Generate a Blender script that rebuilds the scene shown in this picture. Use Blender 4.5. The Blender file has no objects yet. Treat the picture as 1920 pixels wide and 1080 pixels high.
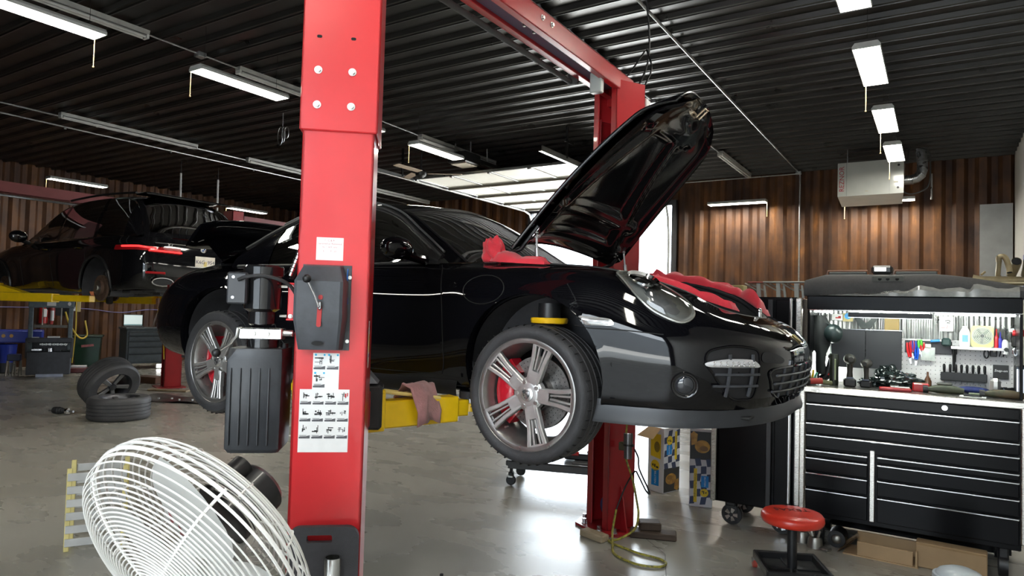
import bpy, math, random
from mathutils import Vector, Matrix, Quaternion, noise as mnoise
from mathutils.bvhtree import BVHTree
random.seed(7)
PI = math.pi
sin, cos, radians = math.sin, math.cos, math.radians
scene = bpy.context.scene
COL = scene.collection
HC = 4.85                       # ceiling height
WALL_Y, WALL_X, RIGHT_X, FRONT_Y = 15.4, -18.5, 1.15, -3.2

# ------------------------------------------------------------------ camera
def make_camera():
    f, p, r, y = 1267.12, 0.034869, 0.028398, -0.565135
    fwd = Vector((sin(y)*cos(p), cos(y)*cos(p), sin(p)))
    right = Vector((cos(y), -sin(y), 0))
    up = right.cross(fwd)
    R = right*cos(r) + up*sin(r)
    U = -right*sin(r) + up*cos(r)
    cam = bpy.data.cameras.new('camera')
    cam.sensor_fit = 'HORIZONTAL'; cam.sensor_width = 36.0
    cam.lens = f/1920*36.0
    cam.clip_start = 0.05; cam.clip_end = 300
    o = bpy.data.objects.new('camera', cam); COL.objects.link(o)
    M = Matrix((R, U, -fwd)).transposed().to_4x4()
    M.translation = Vector((0, 0, 1.65))
    o.matrix_world = M
    scene.camera = o
make_camera()

# ------------------------------------------------------------------ light and exposure
scene.view_settings.view_transform = 'Standard'
scene.view_settings.look = 'None'
scene.view_settings.gamma = 1.0
scene.view_settings.use_curve_mapping = False
scene.view_settings.exposure = 0.55
cy = scene.cycles
cy.use_denoising = True
cy.max_bounces = 7; cy.diffuse_bounces = 4; cy.glossy_bounces = 4; cy.transmission_bounces = 6; cy.transparent_max_bounces = 10
cy.sample_clamp_indirect = 8.0
cy.caustics_reflective = False; cy.caustics_refractive = False
world = bpy.data.worlds.new('overcast_sky'); scene.world = world
world.use_nodes = True
wn = world.node_tree.nodes; wl = world.node_tree.links
wn.clear()
bg = wn.new('ShaderNodeBackground'); wo = wn.new('ShaderNodeOutputWorld')
tc = wn.new('ShaderNodeTexCoord'); sep = wn.new('ShaderNodeSeparateXYZ'); rmp = wn.new('ShaderNodeValToRGB')
rmp.color_ramp.elements[0].position = 0.0; rmp.color_ramp.elements[0].color = (0.80, 0.90, 1.0, 1)
rmp.color_ramp.elements[1].position = 0.6; rmp.color_ramp.elements[1].color = (0.86, 0.94, 1.0, 1)
wl.new(tc.outputs['Generated'], sep.inputs[0]); wl.new(sep.outputs['Z'], rmp.inputs[0])
wl.new(rmp.outputs[0], bg.inputs['Color']); wl.new(bg.outputs[0], wo.inputs[0])
bg.inputs['Strength'].default_value = 10.0
def portal(name, loc, rot, sx, sy):
    l = bpy.data.lights.new(name, 'AREA'); l.shape = 'RECTANGLE'; l.size = sx; l.size_y = sy
    o = bpy.data.objects.new(name, l); COL.objects.link(o); o.location = loc; o.rotation_euler = rot
    l.cycles.is_portal = True
# daylight comes through the open overhead doors: sampling portals over the openings
portal('doorway_portal', (-7.2, 15.5, 2.1), (radians(-90), 0, 0), 3.8, 4.2)
portal('front_doorway_portal', (-1.05, FRONT_Y-.1, 2.1), (radians(90), 0, 0), 3.7, 4.2)

sun = bpy.data.lights.new('sun', 'SUN'); sun.energy = 22.0; sun.angle = radians(1.5); sun.color = (1.0, .96, .9)
so_ = bpy.data.objects.new('sun', sun); COL.objects.link(so_); so_.rotation_euler = (radians(-38), 0, radians(6))
# ------------------------------------------------------------------ materials
MATS = {}
def mat(name, col, rough=.5, metal=0.0, coat=0.0, spec=.5, var=0.0, vscale=6.0, col2=None, bump=0.0, bscale=60.0,
        emit=0.0, alpha=1.0, stretch=None, rvar=0.0, trans=0.0, ior=1.45, sheen=0.0, vcontrast=(.35, .65)):
    if name in MATS: return MATS[name]
    m = bpy.data.materials.new(name); m.use_nodes = True
    nt = m.node_tree; n = nt.nodes; l = nt.links
    b = n['Principled BSDF']
    c4 = (col[0], col[1], col[2], 1)
    b.inputs['Base Color'].default_value = c4
    b.inputs['Roughness'].default_value = rough
    b.inputs['Metallic'].default_value = metal
    b.inputs['Coat Weight'].default_value = coat
    b.inputs['Coat Roughness'].default_value = .03
    b.inputs['Specular IOR Level'].default_value = spec
    b.inputs['Alpha'].default_value = alpha
    b.inputs['Transmission Weight'].default_value = trans
    b.inputs['IOR'].default_value = ior
    b.inputs['Sheen Weight'].default_value = sheen
    if emit:
        b.inputs['Emission Color'].default_value = c4; b.inputs['Emission Strength'].default_value = emit
    if var or bump or rvar or col2:
        t = n.new('ShaderNodeTexCoord'); mp = n.new('ShaderNodeMapping')
        l.new(t.outputs['Object'], mp.inputs[0])
        if stretch: mp.inputs['Scale'].default_value = stretch
    if var or col2:
        nz = n.new('ShaderNodeTexNoise'); nz.inputs['Scale'].default_value = vscale; nz.inputs['Detail'].default_value = 6
        l.new(mp.outputs[0], nz.inputs['Vector'])
        rp = n.new('ShaderNodeValToRGB')
        rp.color_ramp.elements[0].position = vcontrast[0]; rp.color_ramp.elements[1].position = vcontrast[1]
        c2 = col2 if col2 else tuple(max(0, c*(1-var)) for c in col)
        rp.color_ramp.elements[0].color = (c2[0], c2[1], c2[2], 1)
        rp.color_ramp.elements[1].color = c4
        l.new(nz.outputs['Fac'], rp.inputs[0]); l.new(rp.outputs[0], b.inputs['Base Color'])
    if rvar:
        nr = n.new('ShaderNodeTexNoise'); nr.inputs['Scale'].default_value = vscale*.7; nr.inputs['Detail'].default_value = 5
        l.new(mp.outputs[0], nr.inputs['Vector'])
        mr = n.new('ShaderNodeMapRange'); mr.inputs['From Min'].default_value = .3; mr.inputs['From Max'].default_value = .7
        mr.inputs['To Min'].default_value = max(.02, rough-rvar); mr.inputs['To Max'].default_value = min(1, rough+rvar)
        l.new(nr.outputs['Fac'], mr.inputs['Value']); l.new(mr.outputs[0], b.inputs['Roughness'])
    if bump:
        nb = n.new('ShaderNodeTexNoise'); nb.inputs['Scale'].default_value = bscale; nb.inputs['Detail'].default_value = 4
        l.new(mp.outputs[0], nb.inputs['Vector'])
        bp = n.new('ShaderNodeBump'); bp.inputs['Strength'].default_value = bump; bp.inputs['Distance'].default_value = .01
        l.new(nb.outputs['Fac'], bp.inputs['Height']); l.new(bp.outputs[0], b.inputs['Normal'])
    MATS[name] = m
    return m

def glass_mat(name, tint, amount=.9, rough=0.0):
    """thin pane: see-through tinted film with a mirror-like sheen that grows at grazing angles"""
    if name in MATS: return MATS[name]
    m = bpy.data.materials.new(name); m.use_nodes = True
    nt = m.node_tree; n = nt.nodes; l = nt.links; n.clear()
    out = n.new('ShaderNodeOutputMaterial'); mix = n.new('ShaderNodeMixShader')
    tr = n.new('ShaderNodeBsdfTransparent'); gl = n.new('ShaderNodeBsdfGlossy'); fr = n.new('ShaderNodeFresnel')
    tr.inputs[0].default_value = (*tint, 1); gl.inputs['Roughness'].default_value = rough
    fr.inputs['IOR'].default_value = 1.6
    l.new(fr.outputs[0], mix.inputs[0]); l.new(tr.outputs[0], mix.inputs[1]); l.new(gl.outputs[0], mix.inputs[2])
    l.new(mix.outputs[0], out.inputs[0])
    MATS[name] = m
    return m

# ------------------------------------------------------------------ mesh builder
class MB:
    def __init__(s): s.v = []; s.f = []; s.fm = []; s.cur = 0; s.marks = []
    def new(s):
        s.marks.append((len(s.v), len(s.f))); return s
    def add(s, vs, fs, M=None):
        o = len(s.v)
        s.v += [tuple(M @ Vector(v)) for v in vs] if M is not None else [tuple(v) for v in vs]
        s.f += [tuple(i+o for i in f) for f in fs]; s.fm += [s.cur]*len(fs)
        return s
    def box(s, c, size, bev=0.0, M=None):
        cx, cy_, cz = c; hx, hy, hz = size[0]/2, size[1]/2, size[2]/2
        if bev <= 0:
            vs = [(cx+a*hx, cy_+b*hy, cz+d*hz) for a in (-1, 1) for b in (-1, 1) for d in (-1, 1)]
            fs = [(0, 1, 3, 2), (4, 6, 7, 5), (0, 4, 5, 1), (2, 3, 7, 6), (0, 2, 6, 4), (1, 5, 7, 3)]
            return s.add(vs, fs, M)
        b = min(bev, hx*.98, hy*.98, hz*.98)
        vs = []; idx = {}
        for a in (-1, 1):
            for bb in (-1, 1):
                for d in (-1, 1):
                    for k in range(3):
                        p = [hx-b, hy-b, hz-b]; p[k] += b
                        idx[(a, bb, d, k)] = len(vs)
                        vs.append((cx+a*p[0], cy_+bb*p[1], cz+d*p[2]))
        fs = []
        I = lambda a, bb, d, k: idx[(a, bb, d, k)]
        for q in (-1, 1):
            fs.append([I(q, -1, -1, 0), I(q, 1, -1, 0), I(q, 1, 1, 0), I(q, -1, 1, 0)][::q])
            fs.append([I(-1, q, -1, 1), I(-1, q, 1, 1), I(1, q, 1, 1), I(1, q, -1, 1)][::q])
            fs.append([I(-1, -1, q, 2), I(1, -1, q, 2), I(1, 1, q, 2), I(-1, 1, q, 2)][::q])
        for a in (-1, 1):
            for bb in (-1, 1):
                fs.append([I(a, bb, -1, 0), I(a, bb, -1, 1), I(a, bb, 1, 1), I(a, bb, 1, 0)][::a*bb])
                fs.append([I(a, -1, bb, 0), I(a, 1, bb, 0), I(a, 1, bb, 2), I(a, -1, bb, 2)][::a*bb])
                fs.append([I(-1, a, bb, 1), I(-1, a, bb, 2), I(1, a, bb, 2), I(1, a, bb, 1)][::a*bb])
        for a in (-1, 1):
            for bb in (-1, 1):
                for d in (-1, 1):
                    fs.append([I(a, bb, d, 0), I(a, bb, d, 1), I(a, bb, d, 2)][::a*bb*d])
        return s.add(vs, fs, M)
    def cyl(s, p0, p1, r0, r1=None, n=16, caps=True, M=None):
        r1 = r0 if r1 is None else r1
        p0, p1 = Vector(p0), Vector(p1); d = (p1-p0)
        if d.length < 1e-9: return s
        d.normalize(); a = d.orthogonal().normalized(); b = d.cross(a)
        vs = []
        for p, r in ((p0, r0), (p1, r1)):
            for i in range(n):
                t = 2*PI*i/n; vs.append(p + a*cos(t)*r + b*sin(t)*r)
        fs = [(i, (i+1) % n, n+(i+1) % n, n+i) for i in range(n)]
        if caps: fs += [tuple(range(n-1, -1, -1)), tuple(range(n, 2*n))]
        return s.add(vs, fs, M)
    def tube(s, pts, r, n=8, closed=False, caps=True, M=None):
        pts = [Vector(p) for p in pts]; N = len(pts)
        rr = r if isinstance(r, (list, tuple)) else [r]*N
        vs = []; prev = None
        for i, p in enumerate(pts):
            if closed: t = pts[(i+1) % N]-pts[i-1]
            else: t = pts[min(i+1, N-1)]-pts[max(i-1, 0)]
            t = t.normalized() if t.length > 1e-9 else Vector((0, 0, 1))
            if prev is None: a = t.orthogonal().normalized()
            else:
                a = prev - t*prev.dot(t)
                a = a.normalized() if a.length > 1e-6 else t.orthogonal().normalized()
            prev = a; b = t.cross(a)
            for k in range(n):
                q = 2*PI*k/n; vs.append(p + (a*cos(q)+b*sin(q))*rr[i])
        fs = []
        for i in range(N if closed else N-1):
            j = (i+1) % N
            for k in range(n):
                fs.append((i*n+k, i*n+(k+1) % n, j*n+(k+1) % n, j*n+k))
        if caps and not closed:
            fs.append(tuple(range(n-1, -1, -1))); fs.append(tuple((N-1)*n+k for k in range(n)))
        return s.add(vs, fs, M)
    def lathe(s, prof, n=32, M=None, closed=False, a0=0.0, a1=2*PI):
        full = abs((a1-a0)-2*PI) < 1e-6
        m = n if full else n+1
        vs = []
        for r, z in prof:
            for i in range(m):
                t = a0+(a1-a0)*i/n; vs.append((r*cos(t), r*sin(t), z))
        fs = []
        P = len(prof)
        for j in range(P if closed else P-1):
            k = (j+1) % P
            for i in range(n):
                i2 = (i+1) % m
                fs.append((j*m+i, j*m+i2, k*m+i2, k*m+i))
        return s.add(vs, fs, M)
    def disc(s, c, nrm, r, n=20, M=None):
        c = Vector(c); d = Vector(nrm).normalized(); a = d.orthogonal().normalized(); b = d.cross(a)
        return s.add([c+(a*cos(2*PI*i/n)+b*sin(2*PI*i/n))*r for i in range(n)], [tuple(range(n))], M)
    def prism(s, poly, depth, M=None, z0=0.0):
        n = len(poly)
        vs = [(p[0], p[1], z0) for p in poly]+[(p[0], p[1], z0+depth) for p in poly]
        fs = [tuple(range(n-1, -1, -1)), tuple(range(n, 2*n))]+[(i, (i+1) % n, n+(i+1) % n, n+i) for i in range(n)]
        return s.add(vs, fs, M)
    def grid(s, P, cu=False, cv=False, flip=False, M=None):
        nu, nv = len(P), len(P[0])
        vs = [p for row in P for p in row]; fs = []
        for i in range(nu if cu else nu-1):
            for j in range(nv if cv else nv-1):
                a, b, c, d = i*nv+j, ((i+1) % nu)*nv+j, ((i+1) % nu)*nv+(j+1) % nv, i*nv+(j+1) % nv
                fs.append((a, d, c, b) if flip else (a, b, c, d))
        return s.add(vs, fs, M)
    def sphere(s, c, r, n=14, m=9, sc=(1, 1, 1), M=None):
        P = []
        for i in range(m+1):
            t = PI*i/m
            P.append([(c[0]+r*sc[0]*sin(t)*cos(2*PI*k/n), c[1]+r*sc[1]*sin(t)*sin(2*PI*k/n), c[2]+r*sc[2]*cos(t)) for k in range(n)])
        return s.grid(P, cv=True, M=M, flip=False)
    def mesh(s, name, mats, angle=35, weld=0):
        me = bpy.data.meshes.new(name); me.from_pydata(s.v, [], s.f)
        mats = mats if isinstance(mats, (list, tuple)) else [mats]
        for m in mats: me.materials.append(m)
        if len(mats) > 1: me.polygons.foreach_set('material_index', s.fm)
        if weld:
            import bmesh
            bm = bmesh.new(); bm.from_mesh(me); bmesh.ops.remove_doubles(bm, verts=bm.verts, dist=weld)
            bmesh.ops.recalc_face_normals(bm, faces=bm.faces); bm.to_mesh(me); bm.free()
        me.update()
        if angle is not None:
            me.polygons.foreach_set('use_smooth', [True]*len(me.polygons)); me.set_sharp_from_angle(angle=radians(angle))
        return me

def obj(name, mb, mats, parent=None, loc=None, rot=None, angle=35, weld=0, label=None, kind=None):
    me = mb if isinstance(mb, bpy.types.Mesh) else mb.mesh(name, mats, angle, weld)
    o = bpy.data.objects.new(name, me); COL.objects.link(o)
    if parent: o.parent = parent
    if loc is not None: o.location = loc
    if rot is not None: o.rotation_euler = rot
    if label: o['label'] = label
    if kind: o['kind'] = kind
    return o
def objs(name, mb, mats, parent=None, **k):
    """one object per piece: MB.new() starts a piece"""
    ms = mb.marks+[(len(mb.v), len(mb.f))]; out = []
    for (v0, f0), (v1, f1) in zip(ms[:-1], ms[1:]):
        q = MB(); q.v = mb.v[v0:v1]; q.f = [tuple(i-v0 for i in f) for f in mb.f[f0:f1]]; q.fm = mb.fm[f0:f1]
        if q.f: out.append(obj(name, q, mats, parent, **k))
    return out
def tag(o, label, cat, group=None):
    o['label'] = label; o['category'] = cat
    if group: o['group'] = group
    return o
def thing(name, label, cat, loc=(0, 0, 0), rz=0.0, group=None, rot=None):
    o = bpy.data.objects.new(name, None); COL.objects.link(o); o.empty_display_size = .1
    o.location = loc; o.rotation_euler = rot if rot else (0, 0, rz)
    return tag(o, label, cat, group)
def struct(name, mb, mats, parent=None, angle=35, **k):
    o = obj(name, mb, mats, parent, angle=angle, **k)
    if not parent: o['kind'] = 'structure'
    return o
def dup(root, loc=None, rz=None, label=None, group=None):
    """copy a thing with its parts and sub-parts"""
    r = root.copy(); COL.objects.link(r)
    if loc is not None: r.location = loc
    if rz is not None: r.rotation_euler = (0, 0, rz)
    if label: r['label'] = label
    if group: r['group'] = group
    for ch in list(root.children):
        c = ch.copy(); COL.objects.link(c); c.parent = r
        for g in list(ch.children):
            d = g.copy(); COL.objects.link(d); d.parent = c
    return r
FONT_CACHE = {}
def text_mb(txt, size, M, mb=None, extrude=.0008, shear=0.0):
    """lettering as thin raised letters, centred, reading along local x, facing local z"""
    key = (txt, size, extrude, shear)
    if key not in FONT_CACHE:
        cu = bpy.data.curves.new('t', 'FONT'); cu.body = txt; cu.size = size; cu.align_x = 'CENTER'; cu.align_y = 'CENTER'
        cu.extrude = extrude; cu.resolution_u = 2; cu.shear = shear
        o = bpy.data.objects.new('t', cu); COL.objects.link(o)
        me = bpy.data.meshes.new_from_object(o.evaluated_get(bpy.context.evaluated_depsgraph_get()))
        FONT_CACHE[key] = ([tuple(v.co) for v in me.vertices], [tuple(p.vertices) for p in me.polygons])
        bpy.data.objects.remove(o); bpy.data.curves.remove(cu); bpy.data.meshes.remove(me)
    vs, fs = FONT_CACHE[key]
    mb = mb or MB()
    return mb.add(vs, fs, M)
def frame(origin, xa, ya):
    """matrix with local x along xa, local z = xa x ya"""
    x = Vector(xa).normalized(); z = x.cross(Vector(ya)).normalized(); y = z.cross(x)
    M = Matrix((x, y, z)).transposed().to_4x4(); M.translation = Vector(origin); return M
def cr(p0, p1, p2, p3, t):
    return [0.5*(2*b+(c-a)*t+(2*a-5*b+4*c-d)*t*t+(-a+3*b-3*c+d)*t*t*t) for a, b, c, d in zip(p0, p1, p2, p3)]
def spline(pts, sub, closed=False):
    out = []; N = len(pts)
    rng = range(N if closed else N-1)
    for i in rng:
        if closed: q = [pts[(i+k-1) % N] for k in range(4)]
        else:
            q = [pts[max(i-1, 0)], pts[i], pts[i+1], pts[min(i+2, N-1)]]
            if i == 0: q[0] = [2*a-b for a, b in zip(pts[0], pts[1])]
            if i == N-2: q[3] = [2*a-b for a, b in zip(pts[-1], pts[-2])]
        for k in range(sub): out.append(Vector(cr(*q, k/sub)))
    if not closed: out.append(Vector(pts[-1]))
    return out
def loft(CP, su, sv):
    """Catmull-Rom surface through a grid of control points"""
    rows = [spline(r, sv) for r in CP]
    cols = [spline([tuple(rows[i][j]) for i in range(len(rows))], su) for j in range(len(rows[0]))]
    return [[cols[j][i] for j in range(len(cols))] for i in range(len(cols[0]))]
def rrect(w, h, r, n=4):
    pts = []
    for cx, cy_, a in ((w/2-r, h/2-r, 0), (-w/2+r, h/2-r, 90), (-w/2+r, -h/2+r, 180), (w/2-r, -h/2+r, 270)):
        for k in range(n+1):
            t = radians(a+90*k/n); pts.append((cx+r*cos(t), cy_+r*sin(t)))
    return pts

BLACK = mat('black_plastic', (.012, .012, .013), .42, var=.4, vscale=20)
RUBBER = mat('black_rubber', (.022, .022, .024), .62, var=.35, vscale=9, bump=.15, bscale=90)
DARK = mat('dark_cavity', (.006, .006, .007), .8, var=.3)
CHROME = mat('chrome', (.78, .78, .80), .12, 1.0, rvar=.05, vscale=30)
STEEL = mat('steel', (.50, .50, .51), .32, 1.0, rvar=.1, vscale=25, var=.2)
ZINC = mat('zinc_plated', (.62, .62, .60), .35, 1.0, rvar=.1, vscale=40, var=.15)
WHITE = mat('white_print', (.80, .80, .79), .45, var=.04, vscale=30)
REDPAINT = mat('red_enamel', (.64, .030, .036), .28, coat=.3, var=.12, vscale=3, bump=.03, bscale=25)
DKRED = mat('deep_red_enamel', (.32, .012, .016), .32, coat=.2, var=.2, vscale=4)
YELLOW = mat('yellow_enamel', (.86, .56, .01), .34, coat=.2, var=.1, vscale=10, bump=.05, bscale=30)
PRINT = mat('black_print', (.02, .02, .02), .5, var=.2)
GREYPRINT = mat('grey_print', (.12, .12, .13), .5, var=.3, vscale=200)
REDPRINT = mat('red_print', (.55, .03, .03), .5, var=.1)
# ================================================================== the room
def concrete():
    m = bpy.data.materials.new('sealed_concrete'); m.use_nodes = True
    nt = m.node_tree; n = nt.nodes; l = nt.links; b = n['Principled BSDF']
    t = n.new('ShaderNodeTexCoord')
    def nz(scale, detail, rough=.6, stretch=None):
        x = n.new('ShaderNodeTexNoise'); x.inputs['Scale'].default_value = scale; x.inputs['Detail'].default_value = detail
        x.inputs['Roughness'].default_value = rough
        if stretch:
            mp = n.new('ShaderNodeMapping'); mp.inputs['Scale'].default_value = stretch; l.new(t.outputs['Object'], mp.inputs[0]); l.new(mp.outputs[0], x.inputs['Vector'])
        else: l.new(t.outputs['Object'], x.inputs['Vector'])
        return x
    a = nz(.55, 4, .5); c = nz(1.6, 4, .5, (1, 1.8, 1)); d = nz(26, 5)
    mx = n.new('ShaderNodeMix'); mx.data_type = 'FLOAT'; mx.inputs[0].default_value = .25
    l.new(a.outputs['Fac'], mx.inputs[2]); l.new(c.outputs['Fac'], mx.inputs[3])
    rp = n.new('ShaderNodeValToRGB'); e = rp.color_ramp.elements
    e[0].position = .30; e[0].color = (.228, .216, .185, 1); e[1].position = .70; e[1].color = (.312, .300, .264, 1)
    x = rp.color_ramp.elements.new(.5); x.color = (.268, .256, .222, 1)
    l.new(mx.outputs[0], rp.inputs[0]); l.new(rp.outputs[0], b.inputs['Base Color'])
    mr = n.new('ShaderNodeMapRange'); mr.inputs['From Min'].default_value = .3; mr.inputs['From Max'].default_value = .7
    mr.inputs['To Min'].default_value = .24; mr.inputs['To Max'].default_value = .31
    l.new(c.outputs['Fac'], mr.inputs['Value']); l.new(mr.outputs[0], b.inputs['Roughness'])
    b.inputs['Specular IOR Level'].default_value = .55
    bp = n.new('ShaderNodeBump'); bp.inputs['Strength'].default_value = .02; bp.inputs['Distance'].default_value = .01
    mm = n.new('ShaderNodeMath'); mm.operation = 'ADD'; l.new(c.outputs['Fac'], mm.inputs[0]); l.new(d.outputs['Fac'], mm.inputs[1])
    l.new(mm.outputs[0], bp.inputs['Height']); l.new(bp.outputs[0], b.inputs['Normal'])
    return m
def rust():
    m = bpy.data.materials.new('rusted_steel_sheet'); m.use_nodes = True
    nt = m.node_tree; n = nt.nodes; l = nt.links; b = n['Principled BSDF']
    t = n.new('ShaderNodeTexCoord'); mp = n.new('ShaderNodeMapping'); mp.inputs['Scale'].default_value = (1, 1, .16)
    l.new(t.outputs['Object'], mp.inputs[0])
    a = n.new('ShaderNodeTexNoise'); a.inputs['Scale'].default_value = 4; a.inputs['Detail'].default_value = 7; a.inputs['Roughness'].default_value = .6
    l.new(mp.outputs[0], a.inputs['Vector'])
    c = n.new('ShaderNodeTexNoise'); c.inputs['Scale'].default_value = 2.2; c.inputs['Detail'].default_value = 7
    l.new(t.outputs['Object'], c.inputs['Vector'])
    mx = n.new('ShaderNodeMix'); mx.data_type = 'FLOAT'; mx.inputs[0].default_value = .4
    l.new(a.outputs['Fac'], mx.inputs[2]); l.new(c.outputs['Fac'], mx.inputs[3])
    rp = n.new('ShaderNodeValToRGB'); e = rp.color_ramp.elements
    e[0].position = .36; e[0].color = (.024, .010, .007, 1); e[1].position = .72; e[1].color = (.34, .135, .028, 1)
    x = e.new(.50); x.color = (.075, .031, .013, 1); x = e.new(.60); x.color = (.125, .050, .015, 1)
    l.new(mx.outputs[0], rp.inputs[0]); l.new(rp.outputs[0], b.inputs['Base Color'])
    b.inputs['Roughness'].default_value = .55; b.inputs['Metallic'].default_value = .25
    bp = n.new('ShaderNodeBump'); bp.inputs['Strength'].default_value = .25; bp.inputs['Distance'].default_value = .01
    l.new(a.outputs['Fac'], bp.inputs['Height']); l.new(bp.outputs[0], b.inputs['Normal'])
    return m
M_FLOOR = concrete(); M_RUST = rust()
M_DECK = mat('black_painted_deck', (.018, .017, .016), .33, spec=.5, var=.3, vscale=3, rvar=.06)
M_OUT = mat('pale_concrete_yard', (.74, .74, .72), .8, var=.08, vscale=1.5)
M_GREYSHEET = mat('grey_sheet', (.30, .31, .32), .4, var=.2, vscale=3)
M_WHITEWALL = mat('white_painted_panel', (.62, .61, .58), .5, var=.1, vscale=2)
M_DARKWALL = mat('dark_painted_wall', (.03, .03, .034), .6, var=.2)

fl = MB(); fl.box(((WALL_X+RIGHT_X)/2, (WALL_Y+FRONT_Y)/2, -.1), (RIGHT_X-WALL_X+.6, WALL_Y-FRONT_Y+.6, .2))
floor = struct('floor', fl, M_FLOOR)
# saw-cut control joints and hairline cracks in the slab
jm = mat('joint_dark', (.03, .028, .025), .9, var=.3)
j = MB()
def crack(pts, w=.004):
    for a, b in zip(pts[:-1], pts[1:]):
        d = Vector((b[0]-a[0], b[1]-a[1], 0)); n_ = Vector((-d.y, d.x, 0)).normalized()*w/2
        A = Vector((a[0], a[1], .0012)); B = Vector((b[0], b[1], .0012))
        j.add([A-n_, B-n_, B+n_, A+n_], [(0, 1, 2, 3)])
for yy in (.2, 5.92, 10.5): 
    xs = [WALL_X+i*.5 for i in range(int((RIGHT_X-WALL_X)/.5)+1)]
    crack([(x, yy+.012*sin(x*3.1)) for x in xs], .006)
for xx in (-14.0, -8.2): crack([(xx+.01*sin(i), FRONT_Y+i*.6) for i in range(31)], .006)
crack([(-4.6, 6.9), (-4.2, 6.6), (-4.05, 6.15), (-3.7, 5.9)], .004)
crack([(-1.9, 4.9), (-1.6, 4.6), (-1.45, 4.2), (-1.1, 4.0), (-.8, 3.5)], .003)
obj('control_joint', j, jm, floor, angle=None)['kind'] = 'stuff'

# corrugated container walls: trapezoid profile
def corrugated(p0, p1, z0, z1, inward, pitch=.36, depth=.062, thick=0.012):
    p0 = Vector(p0); p1 = Vector(p1); d = (p1-p0); L = d.length; d.normalize(); nrm = Vector(inward)
    prof = []; s = 0.0
    while s < L:
        for ds, h in ((0, 0), (.10, 0), (.17, 1), (.29, 1)):
            if s+ds <= L: prof.append((s+ds, h))
        s += pitch
    prof.append((L, 0))
    P = [[p0+d*a+nrm*(h*depth)+Vector((0, 0, z)) for z in (z0, z1)] for a, h in prof]
    mb = MB(); mb.grid(P)
    back = [[p0+d*a-nrm*thick+Vector((0, 0, z)) for z in (z0, z1)] for a in (0, L)]
    mb.grid(back, flip=True)
    return mb
DX0, DX1, DZ = -9.15, -5.32, 4.25
w = corrugated((WALL_X, WALL_Y, 0), (DX0, WALL_Y, 0), 0, HC, (0, -1, 0))
for src in (corrugated((DX1, WALL_Y, 0), (RIGHT_X, WALL_Y, 0), 0, HC, (0, -1, 0)), corrugated((DX0, WALL_Y, 0), (DX1, WALL_Y, 0), DZ, HC, (0, -1, 0))):
    w.add(src.v, src.f)
wall_back = struct('wall_back', w, M_RUST, angle=20)
wall_left = struct('wall_left', corrugated((WALL_X, FRONT_Y, 0), (WALL_X, WALL_Y, 0), 0, HC, (1, 0, 0)), M_RUST, angle=20)
rv = MB()
for x in [DX1+.35+.915*i for i in range(7)]:
    for z in [1.6+.16*k for k in range(17)]:
        rv.sphere((x, WALL_Y-.002, z), .011, 6, 4, (1, .5, 1))
obj('rivets', rv, M_RUST, wall_back, kind='stuff')
wr = MB(); wr.box((RIGHT_X+.06, (WALL_Y+FRONT_Y)/2, HC/2), (.12, WALL_Y-FRONT_Y, HC))
wall_right = struct('wall_right', wr, M_WHITEWALL)
wf = MB()
# front wall (behind the camera) with an open overhead door
FX = [(WALL_X, -2.9), (.8, RIGHT_X)]
for a, b in FX: wf.box(((a+b)/2, FRONT_Y-.06, HC/2), (b-a, .12, HC))
for a, b in ((-2.9, .8),): wf.box(((a+b)/2, FRONT_Y-.06, (HC+4.2)/2), (b-a, .12, HC-4.2))
struct('wall_front', wf, M_DARKWALL)
# back doorway frame
tr = MB()
tr.box((DX0-.05, WALL_Y-.05, DZ/2), (.1, .14, DZ)); tr.box((DX1+.05, WALL_Y-.05, DZ/2), (.1, .14, DZ)); tr.box(((DX0+DX1)/2, WALL_Y-.05, DZ+.06), (DX1-DX0+.2, .14, .12))
struct('trim_1', tr, mat('dark_frame', (.05, .05, .055), .5, var=.2))
# grey sheet standing in the back right corner
gs = MB(); 
zs = [0+.1*i for i in range(40)]
gs.grid([[(.62+.5*u, WALL_Y-.09-(.02 if i % 2 else 0), z) for u in (0, 1)] for i, z in enumerate(zs)])
gs.box((.87, WALL_Y-.07, 1.95), (.5, .02, 3.9))
tag(obj('corrugated_sheet', gs, M_GREYSHEET), 'grey ribbed metal sheet standing in the far right corner', 'metal sheet')

# ceiling: black ribbed steel deck, ribs running left to right
prof = []
y0 = FRONT_Y-.1; k = 0
PITCH = .340
while y0+k*PITCH < WALL_Y:
    yb = y0+k*PITCH
    prof += [(yb, 0), (yb+.225, 0), (yb+.248, -.045), (yb+.268, -.050), (yb+.275, -.032), (yb+.290, -.032), (yb+.297, -.050), (yb+.317, -.045)]
    k += 1
prof = [(yy, z) for yy, z in prof if yy <= WALL_Y+.05]
c = MB(); c.grid([[(x, yy, HC+z) for x in (WALL_X-.1, RIGHT_X+.1)] for yy, z in prof])
c.box(((WALL_X+RIGHT_X)/2, (WALL_Y+FRONT_Y)/2, HC+.1), (RIGHT_X-WALL_X+.3, WALL_Y-FRONT_Y+.3, .1))
ceiling = struct('ceiling', c, M_DECK, angle=20)
# yard outside both ends
yd = MB(); yd.box((-8, WALL_Y+20.3, -.12), (60, 40, .2)); yd.box((-8, FRONT_Y-20.3, -.12), (60, 40, .2))
struct('ground_outside', yd, M_OUT)
nb = MB(); nb.box((-4, FRONT_Y-16, 3.0), (40, 8, 6.4)); tag(obj('building', nb, mat('blue_grey_cladding', (.16, .18, .20), .6, var=.1, vscale=.6)), 'blue-grey building across the yard behind the camera', 'building')
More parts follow.
